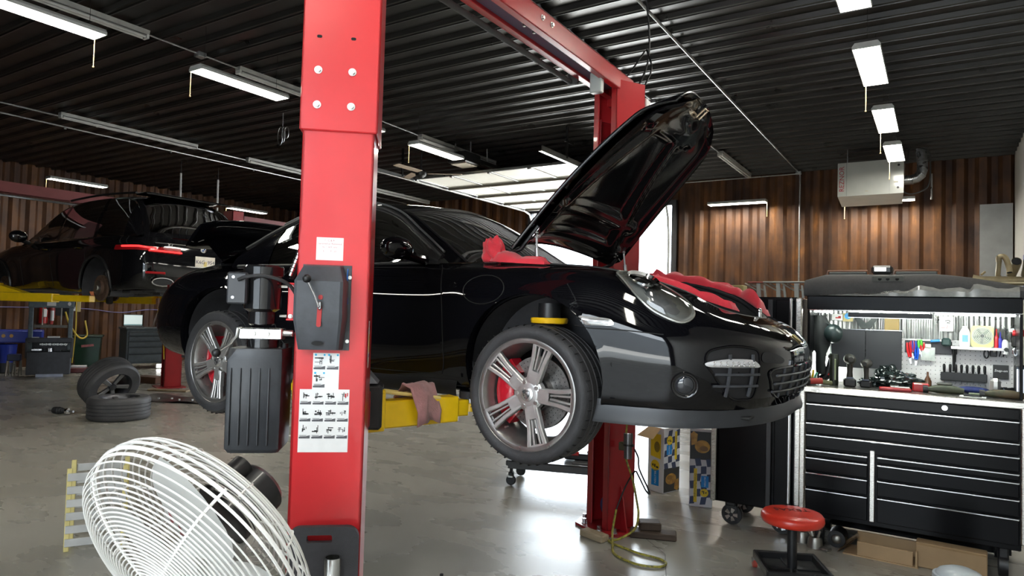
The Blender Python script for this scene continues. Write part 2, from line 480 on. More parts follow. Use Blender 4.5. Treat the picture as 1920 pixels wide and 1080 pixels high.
# ================================================================== two-post lift beside the sports car
def wobj(name, mb, mats, root, parent=None, **k):
    """part whose mesh is written in world coordinates"""
    if parent is not None: return obj(name, mb, mats, parent, **k)
    o = obj(name, mb, mats, root, **k)
    q = Matrix.Rotation(-root.rotation_euler.z, 4, 'Z')
    o.location = q @ (-Vector(root.location)); o.rotation_euler = (0, 0, -root.rotation_euler.z)
    return o
def column_mb(M, w=.28, d=.25, t=.014, z0=0.02, z1=3.2):
    mb = MB(); h = z1-z0; zc = (z0+z1)/2
    mb.box((0, -d/2+t/2, zc), (w, t, h), .004, M)
    for s in (-1, 1):
        mb.box((s*(w/2-t/2), 0, zc), (t, d, h), .004, M)
        mb.box((s*(w/2-.035), d/2-t/2, zc), (.07, t, h), .004, M)
    return mb
def bolt(mb, p, nrm, r=.012, h=.012, M=None):
    mb.new(); p = Vector(p); n_ = Vector(nrm).normalized()
    mb.cyl(p, p+n_*.003, r*1.5, n=14, M=M); mb.cyl(p+n_*.003, p+n_*h, r, n=6, M=M)
LIFT = thing('two_post_lift', 'red two-post lift with yellow arms holding up the black sports car', 'car lift', (-2.14, 3.45, 0))
NR, NN = Vector((.762, .648, 0)), Vector((.648, -.762, 0))
MN = frame((-2.108, 1.972, 0), NR, -NN)
MF = frame((-2.165, 4.93, 0), (-.866, .5, 0), (-.5, -.866, 0))
for M, nm in ((MN, 'near'), (MF, 'far')):
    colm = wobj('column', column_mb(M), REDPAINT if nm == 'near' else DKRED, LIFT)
    sl = column_mb(M, .304, .274, .012, 2.345, 3.46)
    slo = wobj('column_extension', sl, REDPAINT, LIFT)
    bm_ = MB()
    for x in (-.087, .045):
        for z in (2.585, 2.446): bolt(bm_, (x, -.137, z), (0, -1, 0), .0105, .011, M)
    bm_.cur = 0
    objs('bolt', bm_, ZINC, slo)
    sh = MB()
    for x in (-.087, .045): sh.new().prism(rrect(.020, .012, .0055, 3), .001, M @ frame((x, -.1365, 2.72), (1, 0, 0), (0, 0, 1)))
    objs('slot', sh, DARK, slo)
    bp = MB(); bp.prism([(-.25, -.22), (.25, -.22), (.25, .10), (.15, .22), (-.15, .22), (-.25, .10)], .02, M)
    bpo = wobj('base_plate', bp, DKRED, LIFT)
    ab = MB()
    for x, y in ((-.2, -.17), (.2, -.17), (-.2, .1), (.2, .1), (-.1, .17), (.1, .17)): bolt(ab, (x, y, .02), (0, 0, 1), .016, .035, M)
    objs('anchor_bolt', ab, STEEL, bpo)
# inside of the far column: cables, slide blocks, chain
cb = MB()
for x in (-.045, .03):
    cb = MB(); cb.cyl(M @ Vector((x, .02, .1)), M @ Vector((x, .02, 3.3)), .006, n=8)
    wobj('lift_cable', cb, STEEL, LIFT)
wc = MB(); wc.box((.132, .128, 2.75), (.018, .012, .9), .003, M)
wobj('guide_strip', wc, WHITE, LIFT)
pul = MB(); pul.lathe([(.02, -.02), (.075, -.02), (.065, -.008), (.065, .008), (.075, .02), (.02, .02)], 20, M @ frame((0, .02, .16), (1, 0, 0), (0, 0, 1)), closed=True)
wobj('pulley', pul, mat('blue_grey_pulley', (.03, .04, .10), .4, var=.3), LIFT)
gus = MB()
for s in (-1, 1):
    gus = MB(); gus.add([(s*.15, .0, .02), (s*.23, .0, .02), (s*.15, .0, .35), (s*.15, .012, .02), (s*.23, .012, .02), (s*.15, .012, .35)], [(0, 1, 2), (5, 4, 3), (0, 3, 4, 1), (1, 4, 5, 2), (2, 5, 3, 0)], M)
    wobj('gusset', gus, DKRED, LIFT)
# overhead beam
bmx = MB(); ya, yb = 1.75, 5.02; L = yb-ya; ym = (ya+yb)/2; X0, X1 = -2.285, -2.085
bmx.box(((X0+X1)/2, ym, 3.520), (X1-X0, L, .012), .003)
for x in (X0+.006, X1-.006): bmx.box((x, ym, 3.455), (.012, L, .14), .003)
for x in (X0+.025, X1-.025): bmx.box((x, ym, 3.391), (.05, L, .010), .003)
beam = wobj('crossbeam', bmx, REDPAINT, LIFT)
inn = MB(); inn.box(((X0+X1)/2, ym, 3.44), (.17, L-.3, .008))
obj('beam_underside', inn, mat('lilac_sky_reflection', (.36, .33, .46), .38, var=.15, vscale=3), beam)  # lilac reflection of the sky on the red beam, put into the colour
bb = MB()
for y in (3.55, 3.67):
    bolt(bb, (X1, y, 3.47), (1, 0, 0), .012, .014); bolt(bb, (X0+.1, y-.05, 3.436), (0, 0, -1), .010, .02)
objs('bolt', bb, ZINC, beam)
sb = MB(); sb.tube([(X0-.05, ya+.1, 3.37), (X0-.05, 4.42, 3.37)], .02, 12); sb.box((X0-.03, 4.42, 3.40), (.08, .03, .1), .004)
obj('padded_stop_bar', sb, mat('grey_foam', (.10, .10, .10), .7, var=.3), beam)
ls = MB(); ls.new().box((-2.16, 4.5, 3.36), (.09, .06, .15), .006); ls.new().box((-2.12, 4.87, 3.30), (.05, .05, .07), .006)
objs('switch_box', ls, mat('pale_grey_box', (.62, .68, .66), .35, var=.1), beam)
en = MB(); en.box((-2.19, 5.0, 3.42), (.19, .08, .19), .006)
obj('end_bracket', en, REDPAINT, beam)
hs = MB(); hs.tube(spline([(-2.1, 5.05, 3.4), (-2.0, 5.12, 3.75), (-2.02, 5.05, 4.3), (-2.1, 4.98, 4.8)], 6), .008, 8)
hs.tube(spline([(-2.0, 4.99, 3.42), (-1.96, 5.08, 3.62), (-2.02, 5.12, 3.8)], 6), .007, 8); hs.tube(spline([(-2.2, 5.0, 3.5), (-2.1, 5.02, 3.62), (-2.03, 5.10, 3.78)], 6), .007, 8)
wobj('power_cable', hs, BLACK, LIFT)
jb = MB(); jb.box((-1.995, 5.06, 3.27), (.05, .09, .2), .008)
wobj('junction_box', jb, WHITE, LIFT)

# ---- everything mounted on the near column (local frame MN: x right, y into the column, z up)
F = -.125
def plate(x0, x1, z0, z1, y=F, t=.002):
    return ((x0+x1)/2, y-t/2, (z0+z1)/2), (x1-x0, t, z1-z0)
def face_text(mb, s, size, x, z, y=F-.0025, shear=0): return text_mb(s, size, MN @ frame((x, y, z), (1, 0, 0), (0, 0, 1)), mb, .0003, shear)
lbl = MB(); lbl.box(*plate(-.070, .034, 1.832, 1.922), M=MN)
lb = wobj('sticker', lbl, WHITE, LIFT, label='white notice sticker with faded red lettering above the lever cover')
tx = MB(); face_text(tx, 'T  C & R', .011, -.02, 1.910); face_text(tx, 'Serviced or Removed', .0105, -.018, 1.897); face_text(tx, 'by  C & R  only', .009, -.018, 1.884); face_text(tx, 'L        9   23', .010, -.018, 1.868)
obj('lettering', tx, mat('faded_red_print', (.55, .22, .24), .5, var=.2), lb)
def pictogram_sheet(x0, z0, cols, rows, cw, ch, name, label, blank_bottom=.0, skip=(), blue=False):
    mb = MB(); mb.box(*plate(x0, x0+cols*cw, z0-rows*ch-blank_bottom, z0), M=MN)
    o = wobj(name, mb, WHITE, LIFT, label=label)
    pr_ = MB(); bar = MB(); blu = MB(); red = MB(); rng = random.Random(3+cols)
    Y = F-.0026
    for r in range(rows):
        for c_ in range(cols):
            if (r, c_) in skip: continue
            cx = x0+(c_+.5)*cw; top = z0-r*ch
            bz = top-ch*.80
            poly = [(cx-cw*.44, bz-ch*.10), (cx+cw*.44, bz-ch*.10), (cx+cw*.44, bz+ch*.09), (cx+cw*.2, bz+ch*.05), (cx+cw*.1, bz+ch*.01), (cx-cw*.44, bz+ch*.0)]
            bar.add([(p, Y, q) for p, q in poly], [tuple(range(6))], MN)
            for q in range(3):
                bar.box((cx-cw*.12, Y, bz+ch*(.09-.035*q)), (cw*.6-.003*q, .0004, ch*.015), M=MN)
            n_ = rng.randint(5, 8)
            for q in range(n_):
                w_ = rng.uniform(.04, .5)*cw; h_ = rng.uniform(.02, .10)*ch
                if rng.random() < .45: w_, h_ = .05*cw, rng.uniform(.1, .4)*ch
                pr_.box((cx+rng.uniform(-.22, .22)*cw, Y, top-ch*.38+rng.uniform(-.12, .12)*ch), (w_, .0004, h_), M=MN)
            if blue: blu.disc(MN @ Vector((cx-cw*.3, Y, top-ch*.1)), -NN*-1, .0045, 10) 
            if blue: blu.disc(MN @ Vector((cx+cw*.36, Y, top-ch*.1)), NN, .0040, 10)
            if (r, c_) == (0, cols-1) and not blue:
                red.box((cx+cw*.2, Y-.0004, top-ch*.35), (cw*.12, .0004, ch*.22), M=MN); red.box((cx+cw*.35, Y-.0004, top-ch*.3), (cw*.08, .0004, ch*.2), M=MN)
    obj('pictograms', pr_, PRINT, o, angle=None, kind='stuff'); obj('caption_bars', bar, GREYPRINT, o, angle=None, kind='stuff')
    if blue: obj('blue_dots', blu, mat('cyan_print', (.02, .45, .75), .5, var=.1), o, angle=None, kind='stuff')
    if red.v: obj('red_mark', red, REDPRINT, o, angle=None, kind='stuff')
pictogram_sheet(-.066, 1.466, 2, 2, .0505, .071, 'instruction_sticker', 'small white pictogram sheet with cyan dots', skip=((1, 1),), blue=True)
pictogram_sheet(-.112, 1.324, 4, 3, .0475, .066, 'instruction_sticker', 'large white pictogram sheet of twelve captioned drawings', blank_bottom=.047)
# lever cover: tapered grey box with slot, release lever with ball
cv = MB()
zs = [(1.478, .030, .006), (1.482, .088, .062), (1.60, .105, .098), (1.745, .105, .098), (1.805, .080, .050), (1.812, .078, .006)]
prof = []
cxl = -.028
for z, hw, dp in zs:
    prof.append([(cxl-hw, F, z), (cxl-hw, F-dp*.93, z), (cxl-hw*.9, F-dp, z), (cxl+hw*.62, F-dp, z), (cxl+hw*.72, F-dp*.93, z), (cxl+hw*.84, F, z)])
cv.grid(prof, M=MN)
cv.box(*plate(-.117, .070, 1.478, 1.813, t=.004), M=MN)
cover = wobj('lever_cover', cv, mat('charcoal_plastic', (.060, .065, .075), .45, var=.25, vscale=18, bump=.05), LIFT, angle=25)
sl_ = MB()
sl_.prism(rrect(.017, .082, .007, 4), .003, MN @ frame((-.036, F-.0985, 1.612), (1, 0, -.03), (.03, 0, 1)))
sl_.prism(rrect(.016, .018, .007, 4), .003, MN @ frame((-.033, F-.0985, 1.684), (1, 0, 0), (0, 0, 1)))
obj('lever_slot', sl_, mat('red_slot', (.42, .02, .02), .5, var=.3), cover)
lv = MB(); lv.tube([(-.034, F-.09, 1.632), (-.037, F-.118, 1.648), (-.052, F-.125, 1.69), (-.078, F-.132, 1.742)], .0045, 8, M=MN)
lv.box((-.034, F-.105, 1.652), (.012, .02, .03), .003, MN)
lev = obj('release_lever', lv, STEEL, cover)
bl = MB(); bl.sphere(MN @ Vector((-.081, F-.134, 1.752)), .0165, 16, 10); obj('ball_knob', bl, BLACK, lev)
zt = MB(); zt.tube([(.055, F-.006, 1.80), (.054, F-.012, 1.75), (.0575, F-.008, 1.66)], .0028, 6, M=MN)
obj('cable_tie', zt, mat('blue_plastic', (.02, .15, .55), .4, var=.1), cover)
sc_ = MB()
for x, z in ((.064, 1.766), (.062, 1.514), (-.110, 1.512)): bolt(sc_, (x, F-.004, z), (0, -1, 0), .005, .004, MN)
objs('screw', sc_, ZINC, cover)
lg = MB(); lg.prism([(.022*cos(2*PI*i/20), .009*sin(2*PI*i/20)) for i in range(20)], .001, MN @ frame((-.042, F-.080, 1.508), (1, 0, 0), (0, -.25, 1)))
obj('embossed_badge', lg, BLACK, cover)
# sticker strip on the column's right side
ss = MB(); ss.box((.1410, -.045, 1.50), (.001, .032, .19), M=MN)
s1 = wobj('warning_sticker', ss, WHITE, LIFT, label='narrow white and amber warning strip on the side of the column')
s2 = MB(); s2.box((.1418, -.045, 1.505), (.0006, .032, .075), M=MN); obj('amber_band', s2, mat('amber_print', (.75, .42, .02), .5, var=.1), s1)
s3 = MB(); s3.box((.1418, -.045, 1.455), (.0006, .024, .014), M=MN); obj('blue_band', s3, mat('blue_print', (.03, .12, .45), .5, var=.1), s1)
s4 = MB()
for i in range(9): s4.box((.1418, -.045, 1.557+.004*i), (.0006, .028, .002), M=MN)
obj('barcode', s4, PRINT, s1, kind='stuff')
# power unit: bracket, motor, valve block, tank
br = MB(); br.box((-.165, .01, 1.665), (.06, .012, .155), .003, MN); br.box((-.165, .0, 1.738), (.06, .04, .008), .002, MN); br.box((-.165, .0, 1.592), (.06, .04, .008), .002, MN)
bro = wobj('motor_bracket', br, REDPAINT, LIFT)
b2 = MB()
for x, z in ((-.182, 1.725), (-.148, 1.725), (-.182, 1.605), (-.148, 1.605)): bolt(b2, (x, .004, z), (0, -1, 0), .006, .012, MN); 
for z in (1.725, 1.605): b2.new().cyl(MN @ Vector((-.195, -.005, z)), MN @ Vector((-.222, -.005, z)), .006, n=8)
objs('bolt', b2, ZINC, bro)
GLOSSBLK = mat('gloss_black_enamel', (.010, .010, .011), .12, coat=.6, var=.2)
mo = MB(); C = (-.292, .0)
mo.lathe([(.0, 1.808), (.072, 1.808), (.079, 1.800), (.079, 1.765), (.074, 1.762), (.072, 1.632), (.06, 1.625), (.052, 1.62), (.052, 1.572), (.045, 1.566), (0, 1.566)], 40, MN @ Matrix.Translation((C[0], C[1], 0)))
mot = wobj('motor', mo, GLOSSBLK, LIFT)
mx_ = MB(); mx_.box((-.372, -.045, 1.712), (.075, .10, .125), .006, MN)
mbx = obj('capacitor_box', mx_, mat('dark_grey_enamel', (.035, .037, .042), .4, var=.2), mot)
mh = MB()
for z in (1.695, 1.72, 1.745): mh.new().disc(MN @ Vector((-.4101, -.05, z)), MN.to_3x3() @ Vector((-1, 0, 0)), .008, 12)
for z in (1.675, 1.755): bolt(mh, (-.385, -.0955, z), (0, -1, 0), .004, .004, MN)
objs('knockout', mh, STEEL, mbx)
vb = MB(); vb.box((-.285, -.01, 1.532), (.165, .08, .045), .004, MN)
for x in (-.34, -.315, -.285, -.262): vb.cyl(MN @ Vector((x, -.05, 1.532)), MN @ Vector((x, -.062, 1.532)), .012, n=14)
vb.cyl(MN @ Vector((-.205, -.02, 1.535)), MN @ Vector((-.165, -.02, 1.535)), .014, n=10)
vbo = wobj('valve_block', vb, mat('bright_aluminium', (.72, .72, .70), .28, 1.0, rvar=.08, vscale=40), LIFT)
vh = MB(); vh.tube([(-.362, -.03, 1.552), (-.375, -.035, 1.552), (-.378, -.04, 1.52), (-.395, -.06, 1.49), (-.43, -.09, 1.462)], .006, 8, M=MN)
vho = obj('valve_handle', vh, ZINC, vbo)
bk = MB(); bk.sphere(MN @ Vector((-.437, -.096, 1.457)), .017, 14, 9); obj('ball_knob', bk, BLACK, vho)
nk = MB(); nk.cyl(MN @ Vector((-.285, -.0, 1.47)), MN @ Vector((-.285, -.0, 1.512)), .062, n=28)
wobj('tank_neck', nk, GLOSSBLK, LIFT)
tk = MB()
def tank_sec(z, k, cut=0):
    w_, d_ = .108*k, .10*k
    return [(-.292-w_+.02+cut, .0-d_, z), (-.292+w_-.02, .0-d_, z), (-.292+w_-.006, .0-d_+.006, z), (-.292+w_, .0-d_+.02, z), (-.292+w_, .0+d_, z), (-.292-w_, .0+d_, z), (-.292-w_, .0-d_+.02+cut*.4, z), (-.292-w_+.006+cut*.5, .0-d_+.006, z)]
tk.grid([tank_sec(1.075, .94), tank_sec(1.068, .90), tank_sec(1.068, .2)][::-1]+[tank_sec(1.085, .985), tank_sec(1.30, 1.0), tank_sec(1.43, 1.0), tank_sec(1.468, .99, .055), tank_sec(1.475, .97, .06), tank_sec(1.476, .1)], cv=True, M=MN)
TANKM = mat('black_poly_tank', (.028, .031, .036), .38, var=.25, vscale=14, bump=.06)
tko = wobj('oil_tank', tk, TANKM, LIFT, angle=28)
rb = MB()
for x in (-.378, -.342, -.306, -.270, -.234):
    rb.new().tube([(x, -.1005, 1.10), (x, -.1025, 1.12), (x, -.1025, 1.38), (x, -.1005, 1.40)], .0035, 6, M=MN)
objs('moulded_rib', rb, TANKM, tko)
cp = MB(); cp.cyl(MN @ Vector((-.205, .03, 1.47)), MN @ Vector((-.205, .03, 1.492)), .016, n=14); obj('filler_cap', cp, BLACK, tko)
ho = MB(); ho.new().tube(spline([tuple(MN @ Vector(p)) for p in ((-.365, -.10, 1.745), (-.33, -.115, 1.757), (-.26, -.115, 1.762), (-.18, -.09, 1.735), (-.145, -.06, 1.68), (-.142, -.02, 1.64))], 6), .0075, 8)
ho.new().tube(spline([tuple(MN @ Vector(p)) for p in ((-.17, .04, 1.535), (-.15, .1, 1.45), (-.165, .12, 1.3), (-.15, .13, 1.16), (-.12, .14, 1.05))], 6), .007, 8)
ho.new().tube(spline([tuple(MN @ Vector(p)) for p in ((-.20, .1, 1.76), (-.165, .1, 1.86), (-.15, .1, 2.0))], 6), .009, 8)
for q_ in objs('hose', ho, RUBBER, LIFT): q_.location = -Vector(LIFT.location)
hf = MB()
for k in range(7): hf.cyl(MN @ Vector((-.205+.006*k, .09, 1.775+.018*k)), MN @ Vector((-.200+.006*k, .09, 1.79+.018*k)), .012 if k % 2 else .0105, n=10)
wobj('hose_fitting', hf, CHROME, LIFT)
# tray on the column foot for the loose adapters
ty = MB(); ty.box((-.03, F-.055, .46), (.30, .11, .008), .002, MN); ty.box((-.03, F-.108, .485), (.30, .006, .05), .002, MN); ty.box((-.18, F-.055, .485), (.006, .11, .05), .002, MN); ty.box((.12, F-.055, .485), (.006, .11, .05), .002, MN)
wobj('adapter_tray', ty, REDPAINT, LIFT)
# carriage and arms (near side)
ARM_Z = 1.175
cg = MB(); cg.box((0, .09, 1.27), (.20, .16, .34), .01, MN); cg.box((.02, .25, 1.20), (.24, .12, .17), .01, MN)
wobj('carriage', cg, DKRED, LIFT)
gd = MB(); gd.box((.115, .29, 1.205), (.15, .16, .20), .012, MN)
wobj('rubber_guard', gd, RUBBER, LIFT)
wg = MB(); wg.prism([(-.05, 0), (.055, 0), (-.05, .115)], .14, MN @ frame((.115, .35, 1.312), (1, 0, 0), (0, 0, 1)))
wobj('carriage_web', wg, mat('grey_primer', (.22, .23, .26), .45, var=.25), LIFT)
def arm(p0, p1, z, name):
    p0, p1 = Vector((*p0, z)), Vector((*p1, z)); d = (p1-p0); L = d.length
    A = frame(p0, d, Vector((0, 0, 1)).cross(d))       # x along the arm, z up
    mb = MB()
    mb.box((.03+L*.44, 0, -.025), (L*.88, .09, .125), .006, A)       # main box section
    mb.box((L*.96, 0, -.025), (.12, .065, .08), .006, A)        # inner extension
    a = wobj(name, mb, YELLOW, LIFT)
    c_ = MB()
    c_.new().box((.0, 0, .085), (.12, .13, .018), .004, A); c_.box((.0, 0, -.085), (.12, .13, .018), .004, A)
    for s in (-1, 1): c_.box((.035, s*.053, 0), (.06, .014, .18), .004, A)
    obj('arm_knuckle', c_, YELLOW, a)
    st_ = MB(); st_.new().tube([A @ Vector((.05, -.045, .085)), A @ Vector((L*.72, -.04, .036))], .009, 8); st_.new().tube([A @ Vector((.05, .045, .085)), A @ Vector((L*.72, .04, .036))], .009, 8)
    objs('brace', st_, mat('pale_yellow_enamel', (.80, .62, .22), .4, var=.1), a)
    pd = MB(); pd.cyl(A @ Vector((L+.07, 0, -.045)), A @ Vector((L+.07, 0, -.005)), .048, n=20); pd.box((L+.02, 0, -.022), (.09, .06, .03), .005, A)
    pdo = obj('pad_holder', pd, YELLOW, a)
    sp = MB(); sp.cyl(A @ Vector((L+.07, 0, -.004)), A @ Vector((L+.07, 0, .02)), .03, n=18)
    obj('screw', sp, STEEL, pdo)
    ru = MB(); ru.cyl(A @ Vector((L+.07, 0, .02)), A @ Vector((L+.07, 0, .055)), .06, n=22); obj('rubber_pad', ru, RUBBER, pdo)
    return a
arm((-2.205, 2.27), (-2.045, 2.76), 1.185, 'swing_arm')
arm((-2.36, 2.18), (-3.25, 2.76), 1.185, 'swing_arm')
arm((-2.05, 4.72), (-1.90, 4.36), 1.185, 'swing_arm')
arm((-2.33, 4.72), (-3.25, 4.36), 1.185, 'swing_arm')
cf = MB(); cf.box((0, .09, 1.27), (.20, .16, .34), .01, MF); cf.box((0, .2, 1.20), (.3, .08, .15), .01, MF)
wobj('carriage', cf, DKRED, LIFT)
# ================================================================== black sports car on the lift, front lid open
CAR = thing('sports_car', 'glossy black sports coupe raised on the red lift with its front lid open', 'car', (-1.616, 3.60, .955))
PAINT = mat('black_car_paint', (.0025, .0025, .0035), .04, spec=.42, coat=.08)
def cmirror(P): return [[(p[0], -p[1], p[2]) for p in row] for row in P]
# control contours: each column runs from the underside (r0) up to the shoulder (r6); y is the half width
BC = [
 [(-3.28,0,.36),(-3.38,0,.38),(-3.42,0,.50),(-3.42,0,.66),(-3.38,0,.80),(-3.25,0,.93),(-3.02,0,1.00)],
 [(-3.25,.40,.36),(-3.34,.45,.38),(-3.38,.46,.50),(-3.38,.46,.66),(-3.33,.45,.80),(-3.20,.42,.93),(-2.99,.38,1.00)],
 [(-3.05,.62,.34),(-3.18,.74,.36),(-3.21,.80,.48),(-3.20,.81,.64),(-3.14,.78,.79),(-3.02,.70,.91),(-2.88,.57,.98)],
 [(-2.85,.62,.31),(-2.85,.83,.33),(-2.86,.895,.45),(-2.86,.91,.62),(-2.84,.885,.78),(-2.79,.80,.895),(-2.70,.66,.962)],
 [(-2.36,.62,.30),(-2.36,.86,.31),(-2.36,.915,.45),(-2.36,.928,.64),(-2.36,.910,.80),(-2.36,.825,.905),(-2.34,.70,.955)],
 [(-1.97,.60,.29),(-1.97,.825,.30),(-1.97,.88,.42),(-1.97,.898,.62),(-1.97,.882,.78),(-1.96,.80,.895),(-1.94,.715,.950)],
 [(-1.55,.60,.285),(-1.55,.79,.295),(-1.55,.842,.40),(-1.55,.862,.60),(-1.55,.850,.77),(-1.55,.785,.885),(-1.55,.722,.945)],
 [(-1.08,.60,.285),(-1.08,.79,.290),(-1.08,.840,.40),(-1.08,.858,.60),(-1.08,.846,.77),(-1.08,.785,.880),(-1.08,.722,.942)],
 [(-.64,.60,.285),(-.64,.79,.290),(-.64,.842,.40),(-.64,.862,.60),(-.64,.852,.77),(-.64,.795,.880),(-.66,.715,.940)],
 [(-.36,.60,.28),(-.36,.80,.285),(-.36,.852,.40),(-.36,.880,.60),(-.36,.874,.77),(-.36,.812,.895),(-.40,.66,.945)],
 [(0,.60,.28),(0,.815,.285),(0,.865,.42),(0,.892,.61),(0,.884,.765),(0,.808,.892),(-.02,.640,.935)],
 [(.33,.60,.28),(.33,.81,.285),(.335,.858,.42),(.335,.876,.57),(.33,.862,.71),(.32,.790,.860),(.30,.62,.905)],
 [(.58,.60,.28),(.62,.765,.285),(.655,.800,.42),(.665,.808,.54),(.655,.792,.63),(.61,.725,.755),(.60,.53,.818)],
 [(.76,.50,.28),(.80,.655,.285),(.850,.690,.42),(.862,.692,.53),(.850,.675,.60),(.80,.61,.685),(.74,.44,.742)],
 [(.88,.38,.28),(.925,.47,.285),(.978,.485,.42),(.988,.485,.52),(.970,.475,.59),(.905,.42,.660),(.81,.30,.712)],
 [(.94,.18,.28),(.985,.24,.285),(1.030,.245,.42),(1.038,.245,.52),(1.018,.24,.585),(.945,.21,.648),(.85,.15,.700)],
 [(.955,0,.28),(1.00,0,.285),(1.045,0,.42),(1.053,0,.52),(1.033,0,.582),(.958,0,.645),(.862,0,.696)]]
SU, SV = 10, 8
GR = loft(BC, SU, SV)
ARCH = [(-.012, .410, .372), (-2.365, .415, .385)]
def arch_cut(G, arches, rowlim):
    """returns faces kept and snaps the rim of each wheel arch to a circle"""
    nu, nv = len(G), len(G[0])
    P = [[Vector(p) for p in row] for row in G]
    ins = [[any((p.x-a)**2+(p.z-b)**2 < r*r for a, b, r in arches) and abs(p.y) > .5 for p in row] for row in P]
    fs = []
    for i in range(nu-1):
        for k in range(nv-1):
            q = ((i, k), (i+1, k), (i+1, k+1), (i, k+1))
            if all(ins[a][b] for a, b in q): continue
            fs.append(q)
    for q in fs:
        for a, b in q:
            if ins[a][b]:
                p = P[a][b]
                for cx, cz, r in arches:
                    d = math.hypot(p.x-cx, p.z-cz)
                    if d < r and d > 1e-6:
                        p.x = cx+(p.x-cx)*r/d; p.z = cz+(p.z-cz)*r/d
                ins[a][b] = False
    return P, fs
GP, GF = arch_cut(GR, ARCH, 5)
NV = len(GP[0])
DOOR_U = (int(5.72*SU), int(8.36*SU)); DOOR_V = int(1.55*SV)
body = MB(); door = MB()
for side in (-1, 1):
    vs = [(p.x, side*p.y, p.z) for row in GP for p in row]
    isd = lambda q: DOOR_U[0] <= min(a for a, b in q) and max(a for a, b in q) <= DOOR_U[1] and min(b for a, b in q) >= DOOR_V
    for mb, sel in ((body, lambda q: not (isd(q) and side < 0)), (door, lambda q: isd(q) and side < 0)):
        fs = [tuple((a*NV+b) for a, b in (q if side < 0 else q[::-1])) for q in GF if sel(q)]
        if not fs: continue
        used = sorted({i for f in fs for i in f}); rm = {o_: n_ for n_, o_ in enumerate(used)}
        mb.add([vs[i] for i in used], [tuple(rm[i] for i in f) for f in fs])
# rolled edges of the wheel arches
for cx, cz, r in ARCH:
    for side in (-1, 1):
        rim = []
        for k in range(41):
            t = radians(-22+224*k/40); x, z = cx+r*cos(t), cz+r*sin(t)
            rim.append((x, z))
        row = []
        for x, z in rim:
            best = min((p for rw in GP for p in rw), key=lambda p: (p.x-x)**2+(p.z-z)**2)
            row.append(best.y)
        body.grid([[(x, side*(yy-.002), z) for (x, z), yy in zip(rim, row)], [(cx+(x-cx)*.985, side*(yy-.02), cz+(z-cz)*.985) for (x, z), yy in zip(rim, row)], [(cx+(x-cx)*.995, side*(yy-.06), cz+(z-cz)*.995) for (x, z), yy in zip(rim, row)]], flip=(side > 0))
# rear deck (under and behind the rear glass)
top = [GR[i][-1] for i in range(0, int(3.6*SU)+1)]
deck = [[(p.x+(0 if abs(v) > .99 else 0), -p.y*v, p.z+.035*(1-v*v)) for v in [k/8 for k in range(-8, 9)]] for p in top]
body.grid(deck)
BODY = obj('body', body, PAINT, CAR, angle=40)
DOOR = obj('door', door, PAINT, CAR, angle=40)
bvh_src = MB(); bvh_src.v = body.v+door.v; nb = len(body.v)
bvh_src.f = body.f+[tuple(i+nb for i in f) for f in door.f]
BVH = BVHTree.FromPolygons(bvh_src.v, bvh_src.f)
def side_hit(x, z, side=-1):
    h = BVH.ray_cast(Vector((x, side*1.6, z)), Vector((0, -side, 0)))
    return (h[0], (h[1] if h[1].dot(Vector((0, side, 0))) > 0 else -h[1])) if h[0] is not None else (Vector((x, side*.85, z)), Vector((0, side, 0)))
def front_hit(y, z):
    h = BVH.ray_cast(Vector((2, y, z)), Vector((-1, 0, 0)))
    return (h[0], (h[1] if h[1].x > 0 else -h[1])) if h[0] is not None else (Vector((.9, y, z)), Vector((1, 0, 0)))
SEAM = mat('panel_gap', (.002, .002, .002), .7, var=.2)
def seam(pts, hit=side_hit, r=.0028, n=8):
    p = []
    for q in spline([(a, b, 0) for a, b in pts], n):
        h, nn = hit(q.x, q.y); p.append(h+nn*.0005)
    m_ = MB(); m_.tube(p, r, 5); return m_
sm = MB()
for m_ in (seam([(-.66, .935), (-.60, .88), (-.545, .74), (-.53, .56), (-.53, .42), (-.55, .365)]), seam([(-.55, .365), (-.9, .36), (-1.4, .365), (-1.68, .38)]),
           seam([(-1.68, .38), (-1.80, .55), (-1.86, .75), (-1.83, .93)]), seam([(.215, .640), (.30, .632), (.45, .628), (.62, .615)]), seam([(-.40, .312), (-.9, .312), (-1.9, .318)])):
    sm.new().add(m_.v, m_.f)
objs('panel_seam', sm, SEAM, BODY)
# fuel flap outline
ff = MB(); pts = []
for k in range(28):
    t = 2*PI*k/28; h, nn = side_hit(-.285+.125*cos(t), .80+.072*sin(t)); pts.append(h+nn*.0005)
ff.tube(pts, .0025, 5, closed=True); obj('fuel_flap_seam', ff, SEAM, BODY)
# rocker / lower sill trim
rk = MB()
rows = []
for x in [-1.95+.1*k for k in range(16)]:
    h, nn = side_hit(x, .335); rows.append([(x, h.y+.05, .255), (x, h.y-.004, .262), (x, h.y-.010, .30), (x, h.y-.002, .335), (x, h.y+.05, .34)])
rk.new().grid(rows); rk.new(); rows2 = [[(a, -b, c_) for a, b, c_ in r_] for r_ in rows]; rk.grid(rows2, flip=True)
objs('sill_trim', rk, mat('satin_black_trim', (.012, .012, .013), .35, var=.2), CAR)
sh_ = MB(); sh_.box((-1.2, 0, .285), (4.1, 1.18, .02), .005); sh_.box((-3.0, 0, .33), (.5, 1.0, .08), .02); obj('underbody', sh_, mat('underbody_black', (.012, .012, .012), .7, var=.4), CAR)

